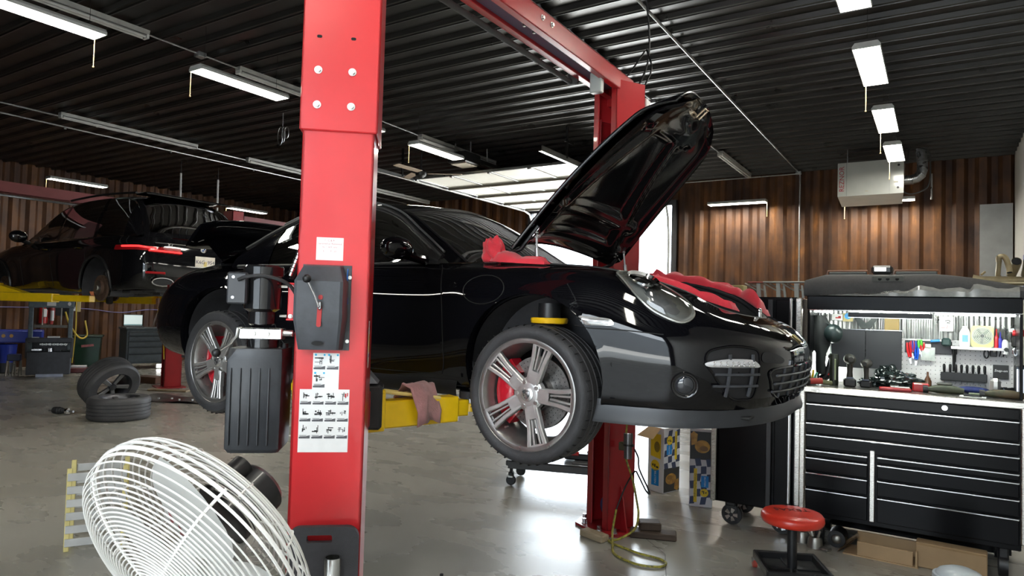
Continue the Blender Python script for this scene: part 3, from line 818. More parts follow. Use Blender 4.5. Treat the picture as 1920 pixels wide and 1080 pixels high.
# ---- greenhouse: windscreen, roof, rear glass between the A-line (side) and the centre line
AL = [(-.63, .700, .948), (-.88, .650, 1.115), (-1.12, .590, 1.255), (-1.42, .560, 1.325), (-1.80, .560, 1.310), (-2.15, .575, 1.215), (-2.48, .60, 1.085), (-2.80, .60, .985)]
CLN = [(-.32, 0, .985), (-.63, 0, 1.165), (-.97, 0, 1.325), (-1.40, 0, 1.395), (-1.80, 0, 1.372), (-2.18, 0, 1.270), (-2.55, 0, 1.125), (-2.92, 0, 1.012)]
A_ = spline(AL, 10); C_ = spline(CLN, 10)
def gh(u, v):
    i = min(int(u*70), 69); t = u*70-i
    a = A_[i].lerp(A_[i+1], t); c = C_[i].lerp(C_[i+1], t)
    w_ = abs(v)**2.2
    return Vector((c.x+(a.x-c.x)*w_, a.y*v, c.z+(a.z-c.z)*w_))
def ghrange(u0, u1, v0=-1, v1=1, nu=16, nv=24, off=0.0):
    P = []
    for i in range(nu+1):
        u = u0+(u1-u0)*i/nu; row = []
        for k in range(nv+1):
            v = v0+(v1-v0)*k/nv; p = gh(u, v)
            if off:
                n_ = (gh(min(u+.01, 1), v)-gh(max(u-.01, 0), v)).cross(gh(u, min(v+.02, 1))-gh(u, max(v-.02, -1))).normalized()
                p = p+n_*(off if n_.z > 0 else -off)
            row.append(p)
        P.append(row)
    return P
UWS, URF = .305, .60
roof = MB(); roof.grid(ghrange(UWS, URF)); roof.grid(ghrange(URF, 1.0, -1, -.86, 14, 3)); roof.grid(ghrange(URF, 1.0, .86, 1, 14, 3)); roof.grid(ghrange(.93, 1.0, -.86, .86, 4, 14))
# A pillars and header
roof.grid(ghrange(0, UWS, -1, -.90, 14, 2)); roof.grid(ghrange(0, UWS, .90, 1, 14, 2))
obj('roof', roof, PAINT, CAR, angle=50)
GLASS = glass_mat('tinted_glass', (.66, .70, .68))
GLASSD = glass_mat('dark_tinted_glass', (.10, .11, .11))
ws = MB(); ws.grid(ghrange(0.0, UWS, -.90, .90, 16, 24))
WS = obj('windscreen', ws, GLASS, CAR, angle=60)
fr_ = MB()
edge = [gh(UWS*k/20, -.895) for k in range(21)]+[gh(UWS-.004, -.895+1.79*k/24) for k in range(25)]+[gh(UWS*(1-k/20), .895) for k in range(21)]
fr_.tube([p+Vector((0, 0, .002)) for p in edge], .008, 6); obj('windscreen_seal', fr_, BLACK, WS)
bd = MB()
bd.grid(ghrange(.02, UWS-.012, -.885, -.80, 14, 3, off=-.004)); bd.grid(ghrange(UWS-.045, UWS-.012, -.80, .80, 2, 20, off=-.004)); bd.grid(ghrange(0, .035, -.86, .86, 2, 20, off=-.004)); bd.grid(ghrange(.02, UWS-.012, .80, .885, 14, 3, off=-.004))
obj('frit_band', bd, DARK, WS)
rg = MB(); rg.grid(ghrange(URF, .93, -.86, .86, 14, 20)); obj('rear_glass', rg, GLASSD, CAR, angle=60)
# side windows: ruled between the shoulder and the A-line
def sidewin(u, w_, side=-1, off=0.0):
    a = gh(u, 1.0); x = a.x
    # belt point: straight along the shoulder, shifted down-forward
    bz = .945; by = .722 if x < -.8 else .722-.02*(x+.8)
    b = Vector((x-(a.z-bz)*-.02, by, bz))
    p = b.lerp(a, w_); p.y += .018*sin(PI*w_)
    p.y += off
    return Vector((p.x, side*p.y, p.z))
for side in (-1, 1):
    us = [.03+.83*k/40 for k in range(41)]
    sw = MB(); sw.grid([[sidewin(u, w_/6, side) for w_ in range(7)] for u in us], flip=side > 0)
    so = obj('side_window', sw, GLASSD if side < 0 else GLASS, CAR, angle=60)
    f2 = MB()
    f2.tube([sidewin(u, 1, side)+Vector((0, side*.003, 0)) for u in us], .016, 8)
    f2.tube([sidewin(.03+.8*k/20, 0, side)+Vector((0, side*.004, .004)) for k in range(21)], .010, 8)
    obj('window_frame', f2, BLACK, so)
    rs = MB(); rs.tube([sidewin(u, 1.0, side)+Vector((0, -side*.012, .028)) for u in us[:34]], .007, 6); obj('drip_rail', rs, mat('satin_grey_trim', (.09, .09, .09), .3, var=.1), so)
    qp = MB(); qp.grid([[sidewin(u, w_/6, side, .004) for w_ in range(7)] for u in [.70+.16*k/8 for k in range(9)]], flip=side > 0); obj('quarter_panel', qp, PAINT, so)
    mp_ = MB(); mp_.grid([[sidewin(u, w_/6, side, .004) for w_ in range(7)] for u in [.03+.05*k/4 for k in range(5)]], flip=side > 0); obj('mirror_sail', mp_, BLACK, so)
# cabin: dashboard, seats, steering wheel
cab = MB()
cab.grid([[(x, y, z) for y in [-.70+.14*k for k in range(11)]] for x, z in ((-.40, .90), (-.55, .945), (-.80, .95), (-.92, .90), (-.95, .70))])
CABM = mat('dark_cabin_leather', (.016, .016, .016), .6, var=.3, vscale=12)
obj('dashboard', cab, CABM, CAR)
tubm = MB(); tubm.box((-1.35, 0, .50), (1.9, 1.3, .04)); tubm.box((-2.25, 0, .72), (.05, 1.3, .45)); tubm.box((-1.3, .655, .72), (1.9, .03, .42)); tubm.box((-1.3, -.655, .72), (1.9, .03, .42)); obj('cabin_floor', tubm, CABM, CAR)
for yy in (-.36, .36):
    st = MB(); st.box((-1.35, yy, .62), (.5, .46, .18), .06); st.box((-1.66, yy, .88), (.14, .46, .58), .06, Matrix.Identity(4)); st.box((-1.71, yy, 1.17), (.09, .26, .16), .04)
    obj('seat', st, CABM, CAR)
swm = MB(); Mw = frame((-1.02, .36, .92), (0, 1, 0), (.35, 0, 1)); swm.tube([(.18*cos(2*PI*k/28), .18*sin(2*PI*k/28), 0) for k in range(28)], .014, 8, closed=True, M=Mw); swm.box((0, 0, 0), (.34, .05, .02), .01, Mw); obj('steering_wheel', swm, BLACK, CAR)
im = MB(); im.box((-.93, 0, 1.235), (.02, .20, .055), .01); im.cyl((-.93, 0, 1.25), (-.97, 0, 1.31), .008); obj('interior_mirror', im, mat('mirror_back', (.04, .05, .05), .3, var=.1), CAR)
# door mirror
for side in (-1, 1):
    dm = MB()
    dm.sphere((-.785, side*.945, 1.012), .1, 20, 12, (.62, 1.10, .62))
    dmo = obj('door_mirror', dm, PAINT, CAR, angle=60)
    ma = MB(); ma.tube([(-.76, side*.74, .962), (-.77, side*.80, .968), (-.78, side*.88, .985)], [.028, .024, .03], 10); obj('mirror_stalk', ma, PAINT, dmo)
    mg_ = MB(); mg_.disc((-.845, side*.945, 1.012), (-1, 0, 0), .055, 18); obj('mirror_glass', mg_, CHROME, dmo)
# door handle
dh = MB()
pts = [(-1.60, .775), (-1.55, .779), (-1.45, .780), (-1.38, .777)]
P_ = []
for k, (x, z) in enumerate(pts):
    h, nn = side_hit(x, z); P_.append(h+nn*(.004 if k in (0, 3) else .022))
dh.tube(spline([tuple(p) for p in P_], 5), .011, 8); obj('door_handle', dh, PAINT, DOOR)
mk0 = MB(); h, nn = side_hit(-1.068, .702); mk0.box((0, 0, 0), (.05, .004, .055), .001, Matrix.Translation(h+nn*.001)); obj('paper_tag', mk0, mat('grey_tag', (.32, .33, .35), .5, var=.1), DOOR)
# ---- wheel liners, wheels, brakes
LINER = mat('wheel_liner_felt', (.040, .040, .044), .75, var=.55, vscale=5, bump=.2, bscale=40)
for cx, cz, r in ARCH:
    for side in (-1, 1):
        ln = MB(); arc = [radians(-28+236*k/36) for k in range(37)]
        prof = [[(cx+r*.985*cos(t), side*.895, cz+r*.985*sin(t)) for t in arc], [(cx+r*1.0*cos(t), side*.80, cz+r*1.0*sin(t)) for t in arc], [(cx+r*.98*cos(t), side*.62, cz+r*.98*sin(t)) for t in arc], [(cx+r*.6*cos(t), side*.56, cz+r*.6*sin(t)) for t in arc], [(cx, side*.56, cz) for t in arc]]
        # the outer lip of the liner stays inside the arch edge
        prof[0] = [(p[0], side*(abs(side_hit(cx+r*1.02*cos(t), cz+r*1.02*sin(t))[0].y)-.055), p[2]) for p, t in zip(prof[0], arc)]
        ln.grid(prof, flip=side < 0); obj('wheel_liner', ln, LINER, CAR, angle=50)
RIMG = mat('wheel_grey_metal', (.34, .33, .32), .34, .85, rvar=.08, vscale=20, var=.15)
SPOKE = mat('machined_alloy', (.62, .61, .60), .40, .85, rvar=.06, vscale=30, var=.12)
TIREM = mat('tyre_rubber', (.040, .040, .043), .6, var=.4, vscale=7, bump=.2, bscale=120)
CALIPER = mat('red_caliper_enamel', (.62, .015, .03), .25, coat=.4, var=.1)
DISCM = mat('brake_disc_steel', (.26, .25, .24), .4, 1.0, rvar=.1, vscale=60, var=.3)
def bar3(mb, p0, p1, w0, w1, t, ch=.004, M=None):
    p0, p1 = Vector(p0), Vector(p1); d = (p1-p0).normalized(); sx = Vector((-d.y, d.x, 0)).normalized()
    sec = []
    for p, w_ in ((p0, w0), (p1, w1)):
        h = w_/2
        sec.append([p-sx*h+Vector((0, 0, -t)), p-sx*h+Vector((0, 0, -ch)), p-sx*(h-ch), p+sx*(h-ch), p+sx*h+Vector((0, 0, -ch)), p+sx*h+Vector((0, 0, -t))])
    mb.grid(sec, cv=True, flip=True, M=M); return mb
def make_wheel(name, pos, side, R, W, rot, lbl=None):
    M = Matrix.Translation(pos) @ (Matrix.Rotation(radians(90), 4, 'X') if side < 0 else Matrix.Rotation(radians(-90), 4, 'X'))
    rim = MB(); q = .258
    rim.lathe([(q-.006, -.010), (q+.004, .0), (q+.006, -.004), (q+.004, -.012), (q-.01, -.02), (q-.018, -.05), (q-.034, -.075), (q-.040, -W+.03), (q-.006, -W+.01), (q+.004, -W)], 64, M)
    rim.lathe([(q-.018, -.004), (q-.004, .0), (q+.002, -.002)], 64, M)
    w_ = obj(name, rim, RIMG, CAR, label=lbl, angle=50)
    ti = MB()
    g = [(-.070, .008), (-.110, .009), (-.150, .009)]
    prof = [(.258, -.008), (.268, .006), (.288, .013), (R-.020, .010), (R-.008, -.004), (R-.003, -.020)]
    zc = [-.045, -.095, -.145, -W+.05]
    for z in zc:
        prof += [(R, z+.006), (R-.006, z+.004), (R-.006, z-.004), (R, z-.006)]
    prof += [(R-.003, -W+.02), (R-.008, -W+.004), (R-.020, -W-.010), (.288, -W-.013), (.268, -W-.006), (.258, -W+.008)]
    ti.lathe(prof, 72, M)
    to = obj('tyre', ti, TIREM, w_, angle=40)
    sp = MB(); n_ = 46
    for k in range(n_):
        a = 2*PI*k/n_
        A = M @ Matrix.Rotation(a, 4, 'Z')
        sp.box((R-.0035, 0, -.021), (.009, .0035, .030), 0, A @ Matrix.Translation((0, 0, 0)))
        sp.box((R+.0003, .008, -W/2), (.0012, .003, .035), 0, A)
    obj('tread_sipes', sp, mat('sipe_black', (.008, .008, .008), .9, var=.2), to, angle=None, kind='stuff')
    hub = MB(); hub.lathe([(.0, -.018), (.045, -.018), (.066, -.022), (.078, -.030), (.080, -.06), (.0, -.06)], 40, M); obj('hub', hub, SPOKE, w_)
    spk = MB()
    for k in range(5):
        A = M @ Matrix.Rotation(rot+2*PI*k/5, 4, 'Z'); spk.new()
        for s in (-1, 1):
            bar3(spk, (.050, s*.024, -.022), (.160, s*.030, -.014), .020, .020, .030, .004, A)
            bar3(spk, (.160, s*.030, -.014), (.252, s*.046, -.005), .020, .022, .026, .004, A)
            bar3(spk, (.120, s*.0085, -.022), (.252, s*.018, -.010), .008, .010, .02, .002, A)
        bar3(spk, (.050, 0, -.020), (.115, 0, -.018), .050, .050, .03, .004, A)
        bar3(spk, (.232, 0, -.008), (.254, 0, -.004), .075, .11, .022, .003, A)
    objs('spoke', spk, SPOKE, w_)
    lug = MB()
    for k in range(5):
        A = M @ Matrix.Rotation(rot+2*PI*(k+.5)/5, 4, 'Z')
        lug.new().lathe([(.0, -.012), (.009, -.012), (.010, -.02), (.015, -.021), (.0165, -.028), (.0, -.028)], 14, A @ Matrix.Translation((.057, 0, -.002)))
    objs('wheel_bolt', lug, ZINC, w_)
    cap = MB(); cap.lathe([(0, -.010), (.025, -.011), (.033, -.015), (.035, -.02)], 28, M); obj('centre_cap', cap, mat('silver_cap', (.62, .62, .62), .3, .9, rvar=.05, vscale=40), w_)
    em = MB(); sh = [(-.017, .017), (-.008, .019), (0, .017), (.008, .019), (.017, .017), (.017, -.002), (.010, -.014), (0, -.022), (-.010, -.014), (-.017, -.002)]
    Ms = M @ Matrix.Rotation(0 if side < 0 else PI, 4, 'Z') @ Matrix.Translation((0, 0, -.0098))
    for x0, x1, y0, y1 in ((-.015, -.002, .003, .013), (.003, .014, -.012, .001), (-.004, .004, -.004, .006)):
        for k in range(3):
            xx = x0+(x1-x0)*(k+.5)/3; em.box((xx, (y0+y1)/2, 0), ((x1-x0)/6, y1-y0, .0008), 0, Ms)
    pts_ = [(x, y, 0) for x, y in sh]; em.tube(pts_, .0012, 5, closed=True, M=Ms)
    em.box((0, .0155, 0), (.028, .0022, .0008), 0, Ms)
    obj('crest_emblem', em, PRINT, w_, kind='stuff')
    va = MB(); va.cyl((.205*cos(-2.2), .205*sin(-2.2), -.05), (.205*cos(-2.2), .205*sin(-2.2), -.025), .005, n=8, M=M); obj('valve', va, ZINC, w_)
    # brake
    di = MB(); di.lathe([(.085, -.118), (.172, -.118), (.173, -.121), (.173, -.143), (.172, -.146), (.085, -.146)], 56, M, closed=True); di.lathe([(0, -.085), (.080, -.085), (.086, -.092), (.088, -.12)], 40, M)
    do = obj('brake_disc', di, DISCM, w_)
    dh_ = MB()
    for k in range(48):
        a = 2*PI*k/48
        for jj in range(3):
            rr = .108+.024*jj; aa = a+.07*jj
            dh_.disc(M @ Vector((rr*cos(aa), rr*sin(aa), -.1176)), M.to_3x3() @ Vector((0, 0, 1)), .0026, 6)
    obj('drilled_holes', dh_, DARK, do, angle=None, kind='stuff')
    ca = MB(); sgn = 1 if side < 0 else -1
    def cpt(r_, a_, z_): return (-sgn*r_*cos(a_), r_*sin(a_), z_)
    secs = []
    for k in range(13):
        a_ = radians(-50+100*k/12); e_ = .006 if k in (0, 12) else 0
        secs.append([cpt(.115+e_, a_, -.085-e_), cpt(.135, a_, -.070-e_), cpt(.19, a_, -.070-e_), cpt(.210-e_, a_, -.080), cpt(.210-e_, a_, -.16), cpt(.115+e_, a_, -.16)])
    ca.grid(secs, cv=True, M=M, flip=sgn > 0); 
    ca.add([tuple(p) for p in secs[0]], [tuple(range(6))], M); ca.add([tuple(p) for p in secs[-1]], [tuple(range(5, -1, -1))], M)
    co = obj('brake_caliper', ca, CALIPER, w_, angle=45)
    cbm = MB()
    for a_ in (-.55, 0, .55): cbm.cyl(M @ Vector(cpt(.155, a_, -.076)), M @ Vector(cpt(.155, a_, -.068)), .017, n=16)
    for q_ in (cbm,): obj('piston_housing', q_, CALIPER, w_, kind='stuff')
    bkp = MB(); bkp.cyl((0, 0, -.15), (0, 0, -.30), .05, .07, 16, M=M); bkp.lathe([(.0, -.165), (.15, -.16), (.155, -.165)], 24, M); obj('hub_carrier', bkp, mat('cast_iron', (.05, .05, .05), .55, .6, var=.4, vscale=20), w_)
    return w_
make_wheel('front_wheel', (-.005, -.905, .312), -1, .325, .235, radians(70), 'five double-spoke alloy wheel with red brake caliper')
make_wheel('front_wheel', (-.005, .905, .312), 1, .325, .235, radians(40))
make_wheel('rear_wheel', (-2.335, -.925, .318), -1, .333, .30, radians(55))
make_wheel('rear_wheel', (-2.335, .925, .318), 1, .333, .30, radians(30))
# yellow spring perch, strut and lower arm in the front arches
SPRING = mat('yellow_spring_enamel', (.85, .50, .01), .3, coat=.3, var=.08)
for side in (-1, 1):
    M = Matrix.Translation((.010, side*.72, .640))
    st_ = MB(); st_.cyl((0, 0, -.35), (0, 0, .1), .028, n=14, M=M); st_.cyl((0, 0, 0.02), (0, 0, .10), .055, n=18, M=M); so = obj('strut', st_, mat('strut_black', (.015, .015, .016), .35, var=.2), CAR)
    pc = MB(); pc.lathe([(.062, .026), (.088, .030), (.092, .022), (.088, .004), (.072, .0), (.066, .008)], 36, M, closed=True)
    for k in range(3):
        a = 2*PI*k/3+.5; pc.box((.045, 0, .006), (.05, .026, .014), .003, M @ Matrix.Rotation(a, 4, 'Z'))
    pc.lathe([(.028, .0), (.038, .0), (.038, .014), (.028, .014)], 20, M, closed=True)
    obj('spring_perch', pc, SPRING, so, label='yellow ring-shaped spring perch')
    lw = MB(); lw.tube([(.0, side*.40, .36), (-.02, side*.62, .33), (-.0, side*.76, .31)], [.03, .025, .03], 10); lw.tube([(.18, side*.3, .36), (.1, side*.5, .34), (.02, side*.7, .32)], .018, 8); obj('control_arm', lw, STEEL, CAR)
# ---- nose: lip, intakes, lamps
lipm = mat('satin_charcoal_lip', (.024, .026, .030), .32, var=.2, vscale=8)
path = [GR[i][SV] for i in range(int(10.98*SU), 16*SU+1, 4)]
if path[-1] != GR[-1][SV]: path.append(GR[-1][SV])
half = []
for k, p in enumerate(path):
    a = path[max(k-1, 0)]; b = path[min(k+1, len(path)-1)]
    t = Vector((b.x-a.x, b.y-a.y, 0)); n_ = Vector((-t.y, t.x, 0)).normalized()
    if k == len(path)-1: n_ = Vector((1, 0, 0))
    if n_.dot(Vector((p.x+.6, p.y*1.2, 0))) < 0: n_ = -n_
    half.append((p, n_, k/(len(path)-1)))
rows = []
for sgn, seq in ((-1, half), (1, half[-2::-1])):
    for p, n_, s in seq:
        up = .035*s*s
        def q(o_, z_): return (p.x+n_.x*o_, sgn*(p.y+n_.y*o_), z_)
        rows.append([q(-.05, .325), q(.006, .318), q(.010, .300), q(.024, .232+up), q(.022, .216+up), q(-.02, .222+up), q(-.12, .26+up)])
lp = MB(); lp.grid(rows); obj('front_lip', lp, lipm, CAR, angle=40, label='matt charcoal lip along the bottom of the nose')
ut = MB(); ut.box((.62, 0, .262), (.62, 1.15, .012), .004); ut.box((.40, -.70, .245), (.14, .16, .03), .01); ut.box((.40, .70, .245), (.14, .16, .03), .01); obj('front_undertray', ut, mat('underbody_black', (.012, .012, .012), .7), CAR)
def patch(pts, d, rings=6, off=.002, dome=0.0, sub=6, shrink=1.0):
    d = Vector(d).normalized(); P = spline([tuple(p) for p in pts], sub, closed=True)
    c = sum(P, Vector((0, 0, 0)))/len(P); G = []
    for k in range(rings+1):
        s = k/rings; row = []
        for p in P:
            q = c+(p-c)*max(s, .02)*shrink
            h = BVH.ray_cast(q+d*.6, -d)
            if h[0] is None: h = BVH.find_nearest(q)
            n_ = h[1] if h[1].dot(d) > 0 else -h[1]
            row.append(h[0]+n_*(off)+d*dome*(1-s*s))
        G.append(row)
    return G
HL = [(.334,-.665,.882),(.375,-.715,.845),(.434,-.755,.800),(.50,-.775,.745),(.569,-.775,.695),(.664,-.735,.648),(.692,-.665,.668),(.65,-.62,.739),(.529,-.60,.836),(.416,-.585,.897),(.36,-.61,.903)]
HD = (.38, -.72, .52)
SILV = mat('headlamp_bezel', (.20, .20, .185), .16, coat=.5, var=.05)
REFL = mat('headlamp_reflector', (.75, .75, .75), .10, 1.0, rvar=.05, vscale=60)
LENS = glass_mat('clear_lens', (.93, .95, .95))
def sidepair(mk):
    for side in (-1, 1): mk(side)
def mirrorG(G, side): return G if side < 0 else [[Vector((p.x, -p.y, p.z)) for p in r] for r in G]
def headlamp(side):
    a = MB(); a.grid(mirrorG(patch(HL, HD, 6, .004, .006), side), cv=True, flip=side > 0)
    ho = obj('headlamp', a, SILV, CAR, angle=60, label='clear oval headlamp with bright reflector' if side < 0 else None)
    e = patch(HL, HD, 6, .007, .010, shrink=.85); e = [[p+Vector((.006, 0, -.010)) for p in r] for r in e]
    b = MB(); b.grid(mirrorG(e, side), cv=True, flip=side > 0); obj('bezel_inner', b, mat('lamp_silver_inner', (.55, .55, .56), .18, .8, var=.4, vscale=40), ho, angle=60)
    P = mirrorG(e, side); c = P[0][0]; dv = Vector((HD[0], side*-1*HD[1]*-1 if side < 0 else -HD[1], HD[2])).normalized()
    if side > 0: dv = Vector((HD[0], -HD[1], HD[2])).normalized()
    top = c+(P[-1][0]-c)*.36; bot = c-(P[-1][0]-c)*.80
    ax = (P[-1][0]-c).normalized(); bx = dv.cross(ax).normalized()
    bot = bot+Vector((.0, -.02*-side if side > 0 else -.02, -.02)); rf = MB()
    def seat(p):
        h_ = BVH.find_nearest(p); n_ = h_[1] if h_[1].dot(dv) > 0 else -h_[1]
        x_ = (ax-n_*ax.dot(n_)).normalized(); return frame(h_[0]+n_*.012, x_, n_.cross(x_))
    MR = seat(top)
    rf.lathe([(.075, .024), (.066, .010), (.045, .002), (.018, .0), (.0, .0)], 20, MR)
    for k in range(7):
        t = (k-3)*.34; rf.box((.045*cos(t*1.3)-.06, .05*sin(t*1.3), .010), (.05, .012, .014), .003, MR)
    obj('reflector', rf, REFL, ho, kind='stuff')
    pj = MB(); MP = seat(bot)
    pj.lathe([(.060, .006), (.053, .012), (.047, .008), (.047, .002)], 28, MP); obj('projector_ring', pj, REFL, ho)
    pl = MB(); pl.sphere((0, 0, .000), .046, 18, 10, (1, 1, .32), MP); obj('projector_lens', pl, mat('projector_glass', (.05, .06, .065), .03, coat=1.0, var=.05), ho, angle=60)
    g = MB(); g.grid(mirrorG(patch(HL, HD, 6, .012, .030, shrink=.93), side), cv=True, flip=side > 0); obj('lens_cover', g, LENS, ho, angle=60)
    rm = MB(); rm.tube(mirrorG(patch(HL, HD, 4, .006, .0), side)[-1], .006, 6, closed=True); obj('chrome_rim', rm, mat('pale_satin_rim', (.36, .36, .33), .22, .6, var=.1), ho)
sidepair(headlamp)
def marker(side):
    M_ = [(.212,-.86,.683),(.30,-.87,.682),(.381,-.84,.676),(.405,-.83,.662),(.400,-.83,.646),(.33,-.86,.645),(.253,-.87,.646),(.23,-.87,.662)]
    a = MB(); a.grid(mirrorG(patch(M_, (.1, -1, 0), 4, .003, .003, sub=4), side), cv=True, flip=side > 0)
    mo_ = obj('side_marker', a, mat('marker_clear_plastic', (.62, .62, .60), .18, .5, coat=.5, var=.1), CAR, angle=60, label='clear side marker lamp' if side < 0 else None)
    b = MB()
    for k in range(6):
        z = .650+.005*k; p0 = side_hit(.285+.004*k, z, side)[0]; p1 = side_hit(.39, z-.002, side)[0]
        b.tube([p0+Vector((0, side*.007, 0)), p0.lerp(p1, .5)+Vector((0, side*.010, 0)), p1+Vector((0, side*.006, 0))], .0012, 5)
    obj('lens_ribs', b, mat('rib_grey', (.25, .25, .25), .3, var=.1), mo_, kind='stuff')
sidepair(marker)
INT = mat('intake_black', (.010, .010, .012), .55, var=.2)
BARM = mat('grille_charcoal', (.045, .048, .055), .45, var=.2)
D_I = (.80, -.60, 0)
def intake(side):
    I_ = [(.765,-.738,.505),(.78,-.73,.552),(.84,-.67,.572),(.90,-.61,.570),(.94,-.555,.555),(.945,-.545,.50),(.945,-.545,.42),(.94,-.555,.352),(.90,-.60,.345),(.86,-.64,.352),(.825,-.68,.395),(.79,-.712,.452)]
    a = MB(); a.grid(mirrorG(patch(I_, D_I, 5, .002, 0), side), cv=True, flip=side > 0)
    io = obj('side_intake', a, INT, CAR, angle=60)
    ed = MB(); ed.tube(mirrorG(patch(I_, D_I, 3, .003, 0), side)[-1], .006, 6, closed=True); obj('intake_edge', ed, PAINT, io)
    sl = [(.955,-.52,.548),(1.0,-.44,.540),(1.02,-.36,.515),(1.01,-.38,.498),(.98,-.46,.500),(.95,-.53,.510)]
    s = MB(); s.grid(mirrorG(patch(sl, (1, -.3, 0), 3, .0025, 0, sub=5), side), cv=True, flip=side > 0); obj('upper_slot', s, INT, io, angle=60)
    d_ = Vector(D_I).normalized()
    def pt(y, z, o_=.012):
        t = (y+.735)/.205; x = .77+.18*t
        q = Vector((x, y, z)); h = BVH.ray_cast(q+d_*.6, -d_)
        p = (h[0] if h[0] else q)+d_*o_
        return p if side < 0 else Vector((p.x, -p.y, p.z))
    bars = MB()
    for z in (.455, .405): bars.new().tube([pt(y, z) for y in (-.715, -.68, -.63, -.58, -.545)], .006, 6)
    for y in (-.665, -.575): bars.new().tube([pt(y, z, .009) for z in (.36, .42, .48, .54)], .008, 6)
    objs('grille_bar', bars, BARM, io)
    L_ = [(.765,-.738,.505),(.83,-.68,.520),(.90,-.61,.520),(.925,-.575,.512),(.94,-.55,.488),(.90,-.60,.485),(.83,-.68,.485),(.775,-.735,.488)]
    G = patch(L_, D_I, 4, .012, .012, sub=4)
    l_ = MB(); l_.grid(mirrorG(G, side), cv=True, flip=side > 0); lo = obj('driving_lamp', l_, mat('led_strip_lens', (.72, .73, .75), .16, .55, coat=.5, var=.05), CAR, angle=60, label='white daytime running lamp strip' if side < 0 else None)
    dd = MB()
    for k in range(8):
        for z in (.495, .507):
            dd.sphere(pt(-.725+.02*k, z, .028), .0045, 8, 5)
    obj('lamp_cells', dd, mat('lamp_cell', (.85, .85, .86), .1, .8, var=.05), lo, kind='stuff')
    fo = MB(); fc = side_hit(.705, .405, side); n_ = fc[1]; A = frame(fc[0]+n_*.002, n_.orthogonal(), n_.cross(n_.orthogonal()))
    fo.lathe([(.058, .0), (.054, .008), (.048, .006), (.044, .001), (.02, .0), (0, .0)], 28, A); fl_ = obj('fog_lamp', fo, GLOSSBLK, CAR)
    fg = MB(); fg.sphere((0, 0, 0), .04, 16, 8, (1, 1, .35), A); obj('fog_lens', fg, mat('fog_glass', (.02, .022, .028), .03, coat=1.0, var=.05), fl_, angle=60)
sidepair(intake)
CG = [(1.0,-.47,.470),(1.04,-.25,.480),(1.05,0,.482),(1.04,.25,.480),(1.0,.47,.470),(1.0,.46,.42),(1.02,.38,.350),(1.04,.2,.338),(1.05,0,.336),(1.04,-.2,.338),(1.02,-.38,.350),(1.0,-.46,.42)]
cgm = MB(); cgm.grid(patch(CG, (1, 0, 0), 6, .002, 0), cv=True); cgo = obj('centre_intake', cgm, INT, CAR, angle=60)
bars = MB()
for z in (.372, .408, .445): bars.new().tube([front_hit(y, z)[0]+Vector((.010, 0, 0)) for y in [-.44+.88*k/16 for k in range(17)]], .006, 6)
for y in (-.36, -.24, -.12, 0, .12, .24, .36): bars.new().tube([front_hit(y, z)[0]+Vector((.007, 0, 0)) for z in (.345, .38, .42, .475)], .006, 6)
objs('grille_bar', bars, BARM, cgo)
cgf = MB(); cgf.tube(patch(CG, (1, 0, 0), 3, .003, 0)[-1], .006, 6, closed=True); obj('intake_edge', cgf, PAINT, cgo)
# nose crest: small shield
h, n_ = front_hit(0, .60); cm = MB(); A = frame(h+n_*.002, (0, 1, 0), n_.cross(Vector((0, 1, 0)))*1)
cm.prism([(x*1.5, y*1.5) for x, y in ((-.017, .019), (0, .017), (.017, .019), (.017, -.002), (.010, -.014), (0, -.022), (-.010, -.014), (-.017, -.002))], .003, A)
obj('nose_crest', cm, mat('gold_enamel', (.55, .42, .14), .3, .7, var=.3, vscale=80), CAR)
# ---- luggage bay under the lid
lo_i = list(range(int(8.7*SU), 16*SU+1, 2))
edge = [GR[i][-1] for i in lo_i]
full = [Vector((p.x, -p.y, p.z)) for p in edge]+[Vector((p.x, p.y, p.z)) for p in edge[-2::-1]]
c0 = Vector((.25, 0, .70))
tr_ = MB(); G = []
for s, dz in ((1.0, 0), (.985, -.018), (.95, -.02), (.93, -.06), (.85, -.11), (.4, -.17), (.02, -.18)):
    G.append([Vector((c0.x+(p.x-c0.x)*s, p.y*s, p.z+dz)) for p in full])
tr_.grid(G); obj('luggage_bay', tr_, mat('black_carpet', (.010, .010, .011), .85, var=.3, vscale=40, bump=.3, bscale=200), CAR, angle=50)
se = MB(); se.tube([Vector((c0.x+(p.x-c0.x)*.965, p.y*.965, p.z-.005)) for p in full[4:-4]], .013, 8); obj('lid_seal', se, RUBBER, CAR)
cw = MB(); cw.grid([[gh(0, v)+Vector((.0, 0, -.004)) for v in [k/10 for k in range(-10, 11)]], [Vector((-.28+(-.38+.28)*abs(v), v*.62, .955-.02*abs(v))) for v in [k/10 for k in range(-10, 11)]], [Vector((-.2-.1*abs(v), v*.60, .90)) for v in [k/10 for k in range(-10, 11)]]]); obj('cowl', cw, BLACK, CAR)
la = MB(); la.cyl((.835, 0, .685), (.835, 0, .735), .012, n=12); la.sphere((.835, 0, .735), .014, 12, 8); obj('lid_striker', la, CHROME, CAR)
